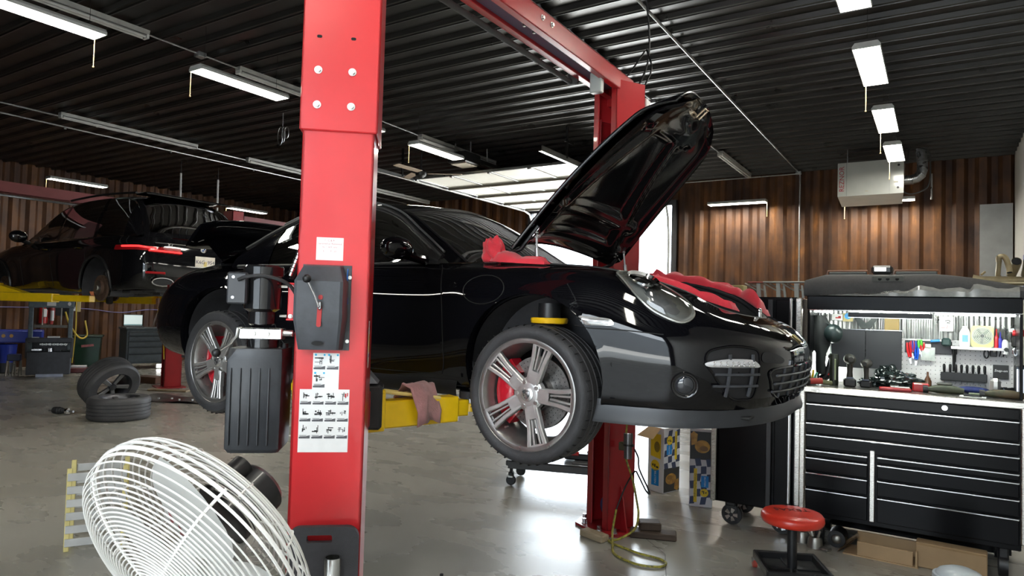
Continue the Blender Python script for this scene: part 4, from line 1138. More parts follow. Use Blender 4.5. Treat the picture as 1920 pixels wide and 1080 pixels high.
# ---- open front lid
HO, HS, HN = Vector((-.285, 0, 1.035)), Vector((.697, 0, .717)), Vector((-.717, 0, .697))
def lid(u, t, off=0.0):
    """u 0..1 from hinge to nose, t -1..1 across"""
    hw = .625-.05*u-.135*u**3; tip = 1.160-.09*abs(t)**2.2
    s = -.012*(1-t*t)*(1-u)+u*tip
    if u > .84: hw *= 1-.36*((u-.84)/.16)**2
    crown = (.128-.07*u)*(1-t*t)+.02*sin(PI*u)
    return HO+HS*s+Vector((0, hw*t, 0))+HN*(crown+off)
NU_, NT_ = 48, 48
top = [[lid(i/NU_, -1+2*k/NT_) for k in range(NT_+1)] for i in range(NU_+1)]
def seg(u, t, u0, t0, u1, t1, w):
    dx, dy = u1-u0, (t1-t0)*.5; px, py = u-u0, (t-t0)*.5
    q = max(0, min(1, (px*dx+py*dy)/(dx*dx+dy*dy))); d_ = math.hypot(px-dx*q, py-dy*q)
    return max(0, 1-d_/w)
def under(u, t):
    e = min(u, 1-u, (1-abs(t))*.55); rim = max(0, 1-e/.075)
    r = 0
    for sg in ((.06, -.80, .80, -.30), (.06, .80, .80, .30), (.10, -.9, .10, .9), (.27, -.8, .27, .8), (.80, -.45, .80, .45)):
        r = max(r, seg(u, t, *sg, .05))
    bx = 1 if (.80 < u < .965 and abs(t) < .62) else 0
    dish = 0
    if bx:
        a = ((u-.885)/.06)**2+((t)/.42)**2; dish = max(0, 1-a)*.8
        r = max(r, .9)
    r = min(1, r*1.7); r = r*r*(3-2*r)
    rim = min(1, rim*1.5); rim = rim*rim*(3-2*rim)
    return -.040+.030*max(rim*.55, r)*-1*-1*-.0-.0+(-.028*max(r*.9, rim*.75)) + .02*dish
botP = [[lid(i/64, -.985+1.97*k/64, under(i/64, -.985+1.97*k/64)*min(1, .25+i/64/.09)) for k in range(65)] for i in range(65)]
hm = MB(); hm.grid(top); 
hood = obj('front_lid', hm, PAINT, CAR, angle=60, label='open front lid standing up from the windscreen')
hb = MB(); hb.grid(botP, flip=True); obj('inner_panel', hb, mat('black_paint_inner', (.005, .005, .006), .10, coat=.3), hood, angle=60)
ring_t = [lid(0, -1+2*k/24) for k in range(25)]+[lid(k/30, 1) for k in range(1, 31)]+[lid(1, 1-2*k/24) for k in range(1, 25)]+[lid(1-k/30, -1) for k in range(1, 30)]
rim_ = MB(); G = [[p+HN*.0 for p in ring_t], [p-HN*.022 for p in ring_t], [p*.988+Vector((0, 0, .02))-HN*.05 for p in ring_t]]
rim_.grid(G[:2], cv=True); obj('lid_hem', rim_, PAINT, hood, angle=50)
rb_ = MB(); rb_.tube([p-HN*.012 for p in ring_t], .006, 6, closed=True); obj('lid_edge_seal', rb_, mat('edge_highlight_rubber', (.03, .03, .032), .25, var=.1), hood)
lt = MB(); lc = lid(.955, .12, -.045); A = frame(lc, HS, Vector((0, 1, 0)))
if A.to_3x3().col[2].dot(HN) > 0: A = frame(lc, HS, Vector((0, -1, 0)))
lt.tube([(-.03, -.025, .0), (-.03, -.025, .045), (.03, -.025, .05), (.03, .025, .05), (-.03, .025, .045), (-.03, .025, 0)], .007, 8, M=A); lt.box((-.03, 0, .01), (.03, .07, .02), .004, A)
obj('lid_latch', lt, mat('gold_zinc', (.62, .50, .36), .3, 1.0, rvar=.08, vscale=30), hood)
for side in (-1, 1):
    gs_ = MB(); a = Vector((-.14, side*.585, .90)); b = lid(.13, side*.93, -.06)
    gs_.cyl(a, a.lerp(b, .6), .011, n=12); gs_.cyl(a.lerp(b, .6), b, .006, n=10); gs_.sphere(b, .012, 10, 6); obj('gas_strut', gs_, STEEL, hood)
    hg = MB(); hg.tube([(-.42, side*.58, .93), (-.36, side*.585, .99), tuple(lid(.02, side*.93, -.05)), tuple(lid(.16, side*.93, -.045))], .012, 8); obj('lid_hinge', hg, BLACK, hood)
# ---- raised engine lid with wing
wg_ = MB(); G = []
A0, B0 = Vector((-3.18, 0, 1.085)), Vector((-2.93, 0, 1.300)); ch = (B0-A0); cn = Vector((-ch.z, 0, ch.x)).normalized()
for k in range(33):
    v = -1+2*k/32; y = .655*v; e = 1-abs(v)**8*.25; bow = .05*(1-v*v)
    row = []
    for q in range(16):
        a = 2*PI*q/16
        row.append(A0+ch*(.5+.5*cos(a)*e)+cn*(.035*sin(a)*(e if abs(v) < .97 else .5))+Vector((-bow, y, bow)))
    G.append(row)
wg_.grid(G, cv=True); wg_.add([tuple(p) for p in G[0]], [tuple(range(15, -1, -1))]); wg_.add([tuple(p) for p in G[-1]], [tuple(range(16))])
wo_ = obj('engine_lid_wing', wg_, PAINT, CAR, angle=50, label='raised rear wing on the lifted engine lid')
el = MB(); el.grid([[Vector((-2.82-.10*s*3, y, .985+.07*s*3+.05*(1-(y/.55)**2))) for y in [-.55+1.1*k/12 for k in range(13)]] for s in [i/8 for i in range(9)]]); obj('engine_lid', el, PAINT, wo_, angle=60)
eg = MB()
for k in range(7): eg.box((-3.0, -.36+.12*k, 1.02+.01*(k % 3)), (.2, .09, .10+.02*(k % 2)), .02)
obj('engine_parts', eg, mat('engine_dark', (.03, .03, .032), .4, .5, var=.3), CAR, kind='stuff')
tl = MB()
for side in (-1, 1):
    tl = MB(); tl.grid([[Vector((x, side*y, z)) for z in (.70, .76, .82)] for x, y in ((-3.37, .48), (-3.33, .60), (-3.22, .74), (-3.06, .815))], flip=side < 0); obj('tail_lamp', tl, mat('tail_red', (.35, .01, .012), .15, coat=.5, var=.1), CAR)
# ================================================================== overhead: LED lights, old tubes, conduit, heater, door
LEDM = mat('lit_led_diffuser', (1.0, .97, .86), .4, emit=30.0)
FIXM = mat('fixture_white_enamel', (.55, .55, .53), .4, var=.1, vscale=20)
CORDM = mat('pale_pull_cord', (.75, .55, .25), .6, var=.2)
BLKWIRE = mat('black_wire', (.02, .02, .02), .5, var=.2)
LEDW = mat('bright_wall_led', (1.0, .95, .82), .4, emit=60.0)
def led(label, loc, rz=0.0, cord_end=-1, dm=LEDM, group='hanging LED shop lights', bz=.0):
    top = HC
    t = thing('led_light', label, 'light', loc, rz, group)
    h = MB(); h.box((-.1215, 0, -.012), (.007, 1.22, .030)); h.box((.1215, 0, -.012), (.007, 1.22, .030)); h.box((0, -.606, -.012), (.236, .008, .030)); h.box((0, .606, -.012), (.236, .008, .030)); h.prism([(-.125, .0), (.125, .0), (.10, .035), (-.10, .035)], 1.22, frame((0, -.61, 0), (1, 0, 0), (0, 0, 1)) @ Matrix.Scale(-1, 4, (0, 0, 1))); obj('housing', h, FIXM, t)
    d = MB(); d.box((0, 0, -.012), (.236, 1.204, .018)); obj('diffuser', d, dm, t)
    w = MB()
    for y in (-.5, .5):
        w.new().cyl((0, y, .03), (0, y, top-loc[2]), .0025, n=5)
    objs('hanging_wire', w, BLKWIRE, t)
    c = MB(); y = cord_end*.60; c.cyl((-.10, y, 0), (-.10, y, -.30), .0045, n=6); c.sphere((-.10, y, -.31), .010, 8, 5); obj('pull_cord', c, CORDM, t)
    return t
led('lit LED light cut off by the upper left frame edge', (-7.2, 2.83, 4.33), 0, 1)
led('lit LED light just left of the near red post', (-7.2, 5.08, 4.33), 0, -1)
led('lit LED light half hidden behind the near red post', (-7.2, 6.87, 4.33), 0, -1)
led('lit LED light beside the garage door opener', (-7.2, 8.87, 4.33), 0, -1)
led('lit LED light at the far left over the red beam, before the SUV roof', (-16.72, 7.65, 4.33), 0, -1)
led('lit LED light just above the SUV roof, between hanging rods', (-16.66, 9.88, 4.33), 0, -1)
led('lit LED light low on the left beside the near red post, past the SUV', (-16.74, 12.15, 4.33), 0, -1)
led('lit LED light at the top right, cut by the upper frame edge', (-.62, 5.72, 4.33), 0, -1)
led('largest full lit LED light in the right row, nearest the camera', (-.62, 7.87, 4.33), 0, 1)
led('lit LED light second from the heater in the right row', (-.62, 10.1, 4.33), 0, 1)
led('lit LED light right above the white heater', (-.62, 12.1, 4.33), 0, 1)
led('lit LED light hung along the rusty back wall right of the doorway', (-3.72, 14.85, 4.14), radians(-90), 1, LEDW)
led('lit LED light hung low left of the white heater with only its end showing', (-1.02, 14.75, 4.0), radians(-90), -1, LEDW)
for k, y in enumerate((1.2, -1.05)):
    led('lit LED light of the right row above and behind the camera, number %s towards it' % ('one', 'two')[k], (-.62, y, 4.33))
for k, y in enumerate((.75, -1.35)):
    led('lit LED light of the left row behind the camera, number %s' % ('one', 'two')[k], (-7.2, y, 4.33))
def strip(label, x, y0, y1, z=HC-.06):
    t = thing('fluorescent_strip', label, 'light fixture', (x, (y0+y1)/2, z), 0, 'old unlit fluorescent strips'); L = y1-y0
    b = MB(); b.prism([(-.06, .0), (.06, .0), (.045, -.05), (-.045, -.05)], L, frame((0, -L/2, .01), (1, 0, 0), (0, 0, 1)) @ Matrix.Scale(-1, 4, (0, 0, 1))); obj('fixture_body', b, mat('dusty_fixture', (.33, .33, .31), .45, var=.2, vscale=10), t)
    for sx in (-.032, .032):
        u = MB(); u.cyl((sx, -L/2+.04, -.068), (sx, L/2-.04, -.068), .018, n=12); obj('tube', u, mat('dead_tube_glass', (.50, .50, .48), .25, var=.08), t)
    e = MB(); e.new().box((0, -L/2+.015, -.06), (.10, .03, .05), .004); e.new().box((0, L/2-.015, -.06), (.10, .03, .05), .004); objs('lamp_holder', e, FIXM, t)
strip('unlit tube fixture running off the top edge left of the near post', -7.85, 1.8, 4.26)
strip('unlit tube fixture cut by the left side of the near red post', -7.9, 5.5, 7.95)
strip('unlit tube fixture leading up to the garage door opener', -7.95, 9.28, 11.7)
strip('unlit tube fixture over the SUV, longest in view at the left', -12.58, 5.42, 7.91)
strip('unlit tube fixture beyond the SUV, cut by the left edge of the near post', -12.6, 9.1, 11.5)
strip('unlit tube fixture low behind the right edge of the near post, above the coupe roof', -12.6, 12.72, 15.2)
strip('long unlit tube fixture beside the lift beam at the top', -3.56, 5.6, 8.02)
strip('unlit tube fixture beyond the tip of the open front lid', -3.54, 12.8, 15.1)
GALV = mat('galvanised_conduit', (.42, .43, .43), .38, .9, rvar=.08, vscale=30, var=.2)
def conduit(label, pts, r=.012, boxes=(), clips=()):
    t = thing('conduit', label, 'conduit', pts[0])
    o = Vector(pts[0])
    m = MB(); m.tube([Vector(p)-o for p in pts], r, 8); obj('pipe', m, GALV, t)
    b = MB()
    for p in boxes: b.new().box(Vector(p)-o-Vector((0, 0, .012)), (.11, .11, .06), .006)
    if boxes: objs('junction_box', b, GALV, t)
    c = MB()
    for p in clips: c.new().box(Vector(p)-o, (.03, .04, .05), .004)
    if clips: objs('clip', c, GALV, t)
zc = HC-.075
conduit('steel conduit running over the ceiling ribs on the right and down the back wall', [(-2.55, FRONT_Y+.1, zc), (-2.55, WALL_Y-.14, zc), (-2.53, WALL_Y-.10, zc-.05), (-2.53, WALL_Y-.10, .3)], .016, boxes=[(-2.55, WALL_Y-.16, zc)])
conduit('thin steel conduit along the top of the back wall', [(-5.2, WALL_Y-.08, HC-.09), (-2.6, WALL_Y-.08, HC-.09)], .014)
conduit('steel conduit joining the tube fixtures left of the near post', [(-7.87, 4.3, zc), (-7.9, 5.5, zc)], .011, boxes=[(-7.88, 4.95, zc)])
conduit('steel conduit from the near post to the door opener fixture', [(-7.9, 8.0, zc), (-7.95, 9.25, zc)], .011)
conduit('upper of the two long conduits over the SUV', [(-12.75, FRONT_Y+.2, zc), (-12.75, 15.2, zc)], .016, clips=[(-12.75, 6.1, zc-.02), (-12.75, 7.85, zc-.02)])
conduit('lower of the two long conduits over the SUV', [(-13.46, FRONT_Y+.2, zc), (-13.46, 15.2, zc)], .016, clips=[(-13.46, 5.9, zc-.02), (-13.46, 7.9, zc-.02), (-13.46, 9.9, zc-.02)])
conduit('thin conduit beyond the tip of the front lid', [(-3.55, 8.02, zc), (-3.55, 12.8, zc)], .012, boxes=[(-3.55, 9.3, zc)])
for lab, x, y, z0 in (('white hanging rod above the SUV tail, left of the pair', -14.3, 8.65, 3.95), ('white hanging rod above the SUV tail, right of the pair', -14.2, 9.5, 3.6)):
    t = thing('hanging_rod', lab, 'rod', (x, y, HC-.05)); m = MB(); m.cyl((0, 0, -.28), (.02, 0, z0-HC+.05), .022, n=10); obj('rod', m, WHITE, t); m = MB(); m.cyl((0, 0, 0), (0, 0, -.28), .008, n=8); obj('hanger_wire', m, BLKWIRE, t)
# coiled cable hanging by the near post
t = thing('hanging_cable', 'coil of thin cable hanging from the ceiling beside the near post', 'cable', (-9.14, 7.24, HC-.05)); m = MB(); m.cyl((0, 0, 0), (0, 0, -.22), .006, n=6); obj('drop_wire', m, GALV, t)
m = MB()
for k, (w_, h_) in enumerate(((.07, .30), (.045, .26), (.06, .20))):
    m.tube([(w_*.9*sin(2*PI*i/20)+.05*k-.05, .02*k, -.22-h_*(.5-.5*cos(2*PI*i/20))) for i in range(20)], .0055, 5, closed=True)
obj('coil', m, GALV, t)
# sectional overhead door pulled up under the ceiling behind the lift
DR = thing('overhead_door', 'white glazed sectional garage door rolled up under the ceiling', 'garage door', (-7.24, 12.7, 4.30))
PANEL = mat('translucent_door_panel', (.90, .88, .82), .4, var=.04, vscale=2)
ALU = mat('mill_aluminium', (.50, .50, .48), .35, .9, rvar=.08, vscale=20, var=.1)
bsec = (10.45, 11.55, 12.65, 13.75, 14.75); W0, W1 = -9.0, -5.45
for y0, y1 in zip(bsec[:-1], bsec[1:]):
    s = MB(); n_ = 4
    for k in range(n_+1):
        x = W0+(W1-W0)*k/n_; s.box((x+7.24, (y0+y1)/2-12.7, 0), (.06, y1-y0-.02, .05), .004)
    for y in (y0+.03, y1-.03): s.box((0, y-12.7, 0), (W1-W0, .05, .05), .004)
    so = obj('door_section', s, ALU, DR)
    for k in range(n_):
        xa, xb = W0+(W1-W0)*k/n_+.03, W0+(W1-W0)*(k+1)/n_-.03
        p = MB(); p.box(((xa+xb)/2+7.24, (y0+y1)/2-12.7, 0.0), (xb-xa, y1-y0-.10, .012)); obj('pane', p, PANEL, so)
    r_ = MB(); r_.box((0, y1-12.7, -.045), (W1-W0, .05, .04), .004); obj('stiffener', r_, mat('brown_strut', (.16, .14, .11), .5, .3, var=.2), so)
    h_ = MB()
    for k in range(n_+1): h_.new().box((W0+(W1-W0)*k/n_+7.24, y0-12.7+.02, -.04), (.06, .07, .03), .004)
    objs('hinge', h_, STEEL, so)
for x in (W0-.07, W1+.07):
    tk_ = MB(); tk_.box((x+7.24, -.15-.55, -.03), (.012, 5.5, .09), .002); tk_.box((x+7.24+(.03 if x < -7 else -.03), -.15-.55, -.07), (.06, 5.5, .012), .002)
    pts = [(x+7.24, 2.05, -.03), (x+7.24, 2.35, -.10), (x+7.24, 2.5, -.35), (x+7.24, 2.58, -.9), (x+7.24, 2.58, -4.2)]
    tk_.tube(pts, .03, 6); obj('track', tk_, ALU, DR)
    rl = MB()
    for y in bsec: rl.new().cyl((x+7.24-.02, y-12.7, -.0), (x+7.24+.06*(1 if x < -7 else -1), y-12.7, 0), .03, n=10)
    objs('roller', rl, STEEL, DR)
hg = MB()
for x in (W0-.07, W1+.07): hg.new().box((x+7.24, -2.6, .26), (.03, .04, .56)); hg.new().box((x+7.24, -2.52, .27), (.03, .3, .03), 0, Matrix.Rotation(.0, 4, 'X'))
objs('track_hanger', hg, BLACK, DR)
OP = thing('door_opener', 'black ceiling garage door opener with its lamp plate by the LED light', 'door opener', (-7.62, 10.0, 4.50))
m = MB(); m.box((0, .2, 0), (.42, .5, .2), .02); obj('motor_housing', m, BLACK, OP)
m = MB(); m.box((0, .2, -.11), (.34, .38, .02), .004); obj('lamp_plate', m, mat('pale_lamp_plate', (.60, .54, .45), .4, var=.1), OP)
m = MB(); m.box((0, 2.6, .03), (.05, 4.4, .05), .004); obj('rail', m, ALU, OP)
m = MB(); m.box((-.2, 1.2, .0), (.03, 1.8, .05)); m.box((.2, 1.2, 0), (.03, 1.8, .05)); obj('rail_frame', m, mat('dark_steel', (.06, .06, .06), .4, .8, var=.2), OP)
m = MB(); m.tube([(.0, 1.7, .0), (.06, 2.0, -.12), (.14, 2.25, -.16), (.2, 2.4, -.1)], .016, 6); obj('door_arm', m, BLACK, OP)
m = MB()
for x in (-.18, .18): m.new().cyl((x, .15, .1), (x, .15, .31), .012, n=6)
m.new().cyl((.05, .9, .03), (.10, .8, .32), .012, n=6); objs('hanger_bracket', m, GALV, OP)
# old ceiling fan blades left of the opener
CF = thing('ceiling_fan', 'still ceiling fan with pale wooden blades hung left of the door opener', 'ceiling fan', (-8.42, 9.9, HC-.05))
m = MB(); m.cyl((0, 0, 0), (0, 0, -.5), .02, n=10); obj('down_rod', m, BLACK, CF)
m = MB(); m.lathe([(0, -.46), (.08, -.48), (.11, -.53), (.10, -.60), (.05, -.64), (0, -.64)], 20); obj('motor_housing', m, BLACK, CF)
m = MB()
for k in range(3):
    m.new().box((.45, 0, -.55), (.66, .14, .012), .004, Matrix.Rotation(.5+2*PI*k/3, 4, 'Z') @ Matrix.Rotation(.15, 4, 'X'))
objs('blade', m, mat('pale_wood_blade', (.42, .33, .25), .45, var=.2, stretch=(1, 8, 1)), CF)
# gas unit heater on the back wall
HT = thing('unit_heater', 'white gas unit heater hung high near the right end of the back wall', 'heater', (-1.055, 13.62, 4.15))
HW, HH = 1.03, .60
m = MB(); Mh = Matrix.Rotation(radians(4), 4, 'Z')
m.add([(-.515, -.3, -.27), (.515, -.3, -.27), (.515, -.3, .33), (-.515, -.3, .33), (-.515, .35, -.36), (.47, .35, -.36), (.515, .35, .33), (-.515, .35, .33)], [(0, 1, 2, 3), (5, 4, 7, 6), (4, 0, 3, 7), (1, 5, 6, 2), (3, 2, 6, 7), (4, 5, 1, 0)])
obj('cabinet', m, mat('heater_white_enamel', (.46, .47, .44), .22, coat=.4, var=.05), HT, angle=20)
m = MB(); m.box((-.37, -.302, .03), (.004, .004, .60)); m.box((.30, -.302, .03), (.002, .004, .6)); obj('panel_joint', m, GREYPRINT, HT, kind='stuff')
m = text_mb('REZNOR', .115, frame((-.445, -.303, .04), (0, 0, 1), (-1, 0, 0))); obj('lettering', m, mat('dark_red_print', (.36, .015, .03), .5, var=.1), HT)
m = MB()
for x, z in ((.44, .22), (.43, -.17)): m.new().cyl((x, -.30, z), (x, -.308, z), .02, n=10)
objs('screw_plug', m, BLACK, HT)
m = MB(); m.new().box((.40, -.303, -.07), (.07, .004, .03)); m.new().box((-.05, -.303, -.20), (.05, .004, .02)); objs('data_plate', m, mat('plate_tan', (.45, .42, .34), .4, var=.2), HT)
FL = mat('flue_galvanised', (.28, .28, .28), .32, .9, rvar=.1, vscale=15, var=.3)
m = MB(); m.tube([(.50, .1, .02), (.62, .1, .02), (.70, .1, .04), (.76, .1, .10), (.78, .1, .18), (.78, .1, .30), (.76, .1, .56)], .085, 16)
obj('flue_pipe', m, FL, HT)
m = MB()
for k, (x, z) in enumerate(((.64, .025), (.715, .06), (.765, .12), (.78, .22), (.78, .34))): m.new().lathe([(.085, -.012), (.092, -.006), (.092, .006), (.085, .012)], 16, Matrix.Translation((x, .1, z)) @ Matrix.Rotation(radians(90-22*k if k < 4 else 0), 4, 'Y'))
objs('pipe_seam', m, FL, HT)
m = MB(); m.tube(spline([(.5, .0, -.2), (.6, 0, -.25), (.75, 0, -.22), (.88, 0, -.1), (.9, 0, .3), (.86, 0, .5), (.6, 0, .55), (.56, 0, .3)], 6), .012, 6); obj('gas_line', m, mat('black_gas_line', (.05, .05, .05), .5, .4, var=.2), HT)
m = MB(); m.new().cyl((-.4, .1, .33), (-.4, .1, .70), .01, n=6); m.new().cyl((.4, .1, .33), (.4, .1, .70), .01, n=6); objs('hanger_rod', m, GALV, HT)
m = MB(); m.cyl((.92, .1, -.35), (.92, .1, .1), .016, n=8); wx = obj('gas_drip_leg', m, FL, HT)
# ================================================================== left bay: SUV on its lift
SUV = thing('suv', 'black sport utility vehicle raised on the far left lift, rear wheel off', 'car', (-9.05, 5.92, 1.42), PI)
SB = [ # rear centre -> side -> nose ; x forward from the tail, y half width, z up
 [(.10,0,.40),(.06,0,.42),(.02,0,.60),(.03,0,.80),(.08,0,.98),(.14,0,1.12)],
 [(.10,.50,.40),(.06,.52,.42),(.02,.54,.60),(.03,.54,.80),(.08,.54,.98),(.14,.52,1.12)],
 [(.22,.80,.40),(.18,.84,.42),(.12,.87,.60),(.12,.87,.80),(.17,.85,.98),(.24,.80,1.12)],
 [(.50,.88,.38),(.50,.95,.40),(.46,.975,.60),(.46,.975,.80),(.48,.955,.98),(.52,.88,1.13)],
 [(1.10,.86,.36),(1.10,.97,.38),(1.10,1.0,.60),(1.10,1.0,.80),(1.10,.985,.98),(1.10,.90,1.13)],
 [(1.75,.84,.34),(1.75,.95,.36),(1.75,.975,.55),(1.75,.985,.80),(1.75,.975,.98),(1.75,.90,1.12)],
 [(2.7,.84,.34),(2.7,.94,.36),(2.7,.97,.55),(2.7,.98,.80),(2.7,.97,.97),(2.7,.90,1.10)],
 [(3.55,.84,.34),(3.55,.95,.36),(3.55,.975,.55),(3.55,.985,.80),(3.55,.97,.96),(3.55,.90,1.09)],
 [(4.20,.86,.36),(4.20,.97,.38),(4.20,1.0,.60),(4.20,.995,.78),(4.20,.97,.94),(4.15,.88,1.06)],
 [(4.80,.75,.38),(4.80,.88,.40),(4.84,.92,.58),(4.83,.91,.75),(4.78,.87,.90),(4.68,.78,1.01)],
 [(5.00,.45,.38),(5.03,.55,.40),(5.08,.58,.58),(5.08,.58,.75),(5.02,.55,.90),(4.90,.48,1.02)],
 [(5.04,0,.38),(5.08,0,.40),(5.13,0,.58),(5.13,0,.75),(5.08,0,.90),(4.95,0,1.04)]]
SG = loft(SB, 8, 6); SARCH = [(1.12, .43, .41), (4.22, .43, .41)]
SP, SF = arch_cut(SG, SARCH, 4); snv = len(SP[0])
SPAINT = mat('black_suv_paint', (.004, .004, .005), .07, coat=.35)
sb_ = MB()
for side in (-1, 1):
    sb_.add([(p.x, side*p.y, p.z) for r in SP for p in r], [tuple(a*snv+b for a, b in (q if side < 0 else q[::-1])) for q in SF])
ba = [SG[i][-1] for i in range(len(SG))]
sb_.grid([[(p.x, -p.y*v, p.z+.03*(1-v*v)) for v in [k/8 for k in range(-8, 9)]] for p in ba[int(7.4*8):]])
sbo = obj('body', sb_, SPAINT, SUV, angle=45)
SBVH = BVHTree.FromPolygons(sb_.v, sb_.f)
SA = [(3.62, .88, 1.08), (3.20, .80, 1.36), (2.75, .72, 1.62), (2.2, .70, 1.72), (1.4, .69, 1.74), (.75, .68, 1.70), (.42, .74, 1.42), (.22, .80, 1.12)]
SC = [(3.95, 0, 1.09), (3.45, 0, 1.36), (2.88, 0, 1.68), (2.2, 0, 1.80), (1.4, 0, 1.81), (.60, 0, 1.75), (.30, 0, 1.46), (.14, 0, 1.14)]
A2, C2 = spline(SA, 10), spline(SC, 10)
def sg(u, v):
    i = min(int(u*70), 69); t = u*70-i; a = A2[i].lerp(A2[i+1], t); c = C2[i].lerp(C2[i+1], t); w_ = abs(v)**2.6
    return Vector((c.x+(a.x-c.x)*w_, a.y*v, c.z+(a.z-c.z)*w_))
def sgr(u0, u1, v0, v1, nu=12, nv=16): return [[sg(u0+(u1-u0)*i/nu, v0+(v1-v0)*k/nv) for k in range(nv+1)] for i in range(nu+1)]
m = MB(); m.grid(sgr(.28, .73, -1, 1)); m.grid(sgr(0, .28, -1, -.9, 8, 2)); m.grid(sgr(0, .28, .9, 1, 8, 2)); m.grid(sgr(.73, 1, -1, -.9, 8, 2)); m.grid(sgr(.73, 1, .9, 1, 8, 2)); m.grid(sgr(.97, 1.0, -.9, .9, 2, 10)); obj('roof', m, SPAINT, SUV, angle=50)
m = MB(); m.grid(sgr(0, .28, -.9, .9)); obj('windscreen', m, GLASS, SUV, angle=60)
m = MB(); m.grid(sgr(.73, .97, -.9, .9)); obj('rear_glass', m, GLASSD, SUV, angle=60)
m = MB(); m.box((.62, 0, 1.775), (.30, 1.3, .03), .012); obj('roof_spoiler', m, SPAINT, SUV)
def sgw(u, w_, side, off=0):
    a = sg(u, 1); b = Vector((a.x, .90-.02*abs(a.x-2), 1.12 if a.x < 3 else 1.10)); p = b.lerp(a, w_); p.y += .03*sin(PI*w_)+off; return Vector((p.x, side*p.y, p.z))
def uofx(x):
    return min((abs(sg(k/200, 1).x-x), k/200) for k in range(201))[1]
for side in (-1, 1):
    for k, (xa, xb, nm) in enumerate(((3.40, 2.50, 'front_window'), (2.42, 1.42, 'rear_window'), (1.34, .62, 'quarter_window'))):
        us = [uofx(xa)+(uofx(xb)-uofx(xa))*i/10 for i in range(11)]
        m = MB(); m.grid([[sgw(u, .04+.92*q/6, side) for q in range(7)] for u in us], flip=side > 0); obj(nm, m, glass_mat('suv_front_glass', (.55, .55, .45)) if k == 0 else GLASSD, SUV, angle=60)
    m = MB()
    for xa, xb in ((3.62, 3.40), (2.50, 2.42), (1.42, 1.34), (.62, .24)):
        us = [uofx(xa)+(uofx(xb)-uofx(xa))*i/4 for i in range(5)]; m.new().grid([[sgw(u, q/6, side, .003) for q in range(7)] for u in us], flip=side > 0)
    objs('pillar', m, SPAINT, SUV)
    m = MB(); m.tube([sgw(uofx(x), .01, side, .012) for x in [.5+.3*k for k in range(11)]], .010, 6); obj('belt_moulding', m, GLOSSBLK, SUV)
    m = MB(); m.tube([Vector((x, side*.62, 1.80+.03*sin(PI*(x-.8)/1.9))) for x in [.8+.19*k for k in range(11)]], .018, 6); obj('roof_rail', m, BLACK, SUV)
    m = MB(); m.sphere((3.30, side*1.10, 1.20), .13, 16, 10, (.55, 1.0, .75)); mo_ = obj('door_mirror', m, SPAINT, SUV, angle=60); m = MB(); m.tube([(3.34, side*.92, 1.11), (3.32, side*1.02, 1.13)], .03, 8); obj('mirror_stalk', m, BLACK, mo_)
    for cx, cz, r in SARCH:
        m = MB(); arc = [radians(-20+220*k/30) for k in range(31)]
        m.grid([[(cx+r*q*cos(t), side*y, cz+r*q*sin(t)) for t in arc] for q, y in ((1.0, .955), (1.0, .75), (.97, .62), (.3, .58))], flip=side < 0); obj('wheel_liner', m, LINER, SUV, angle=50)
        m = MB(); pts = []
        for t in arc:
            h = SBVH.ray_cast(Vector((cx+r*1.04*cos(t), side*1.6, cz+r*1.04*sin(t))), Vector((0, -side, 0)))[0]
            if h: pts.append(h)
        m.tube(pts, .022, 6); obj('arch_trim', m, mat('satin_black_trim', (.012, .012, .013), .35), SUV)
    m = MB()
    for x, z in ((2.46, .9), (1.40, .95), (3.45, .85)):
        pts = [SBVH.ray_cast(Vector((x+.03*(q-3)*(1 if x > 2 else .2), side*1.6, .42+.11*q)), Vector((0, -side, 0)))[0] for q in range(7)]
        pts = [p for p in pts if p]
        if len(pts) > 2: m.new().tube(pts, .004, 5)
    objs('door_seam', m, SEAM, SUV)
    m = MB()
    for x in (1.62, 2.66): m.new().tube([(x-.12, side*.985, .985), (x, side*1.01, .99), (x+.12, side*.985, .985)], .013, 6)
    objs('door_handle', m, SPAINT, SUV)
def sside(x, z, side): 
    h = SBVH.ray_cast(Vector((x, side*1.6, z)), Vector((0, -side, 0))); return h[0] if h[0] else Vector((x, side*.9, z))
def srear(y, z):
    h = SBVH.ray_cast(Vector((-1, y, z)), Vector((1, 0, 0))); return h[0] if h[0] else Vector((.1, y, z))
LAMPR = mat('lit_tail_lamp', (1.0, .03, .03), .2, emit=1.6); LAMPD = mat('dark_red_lens', (.22, .005, .008), .12, coat=.5)
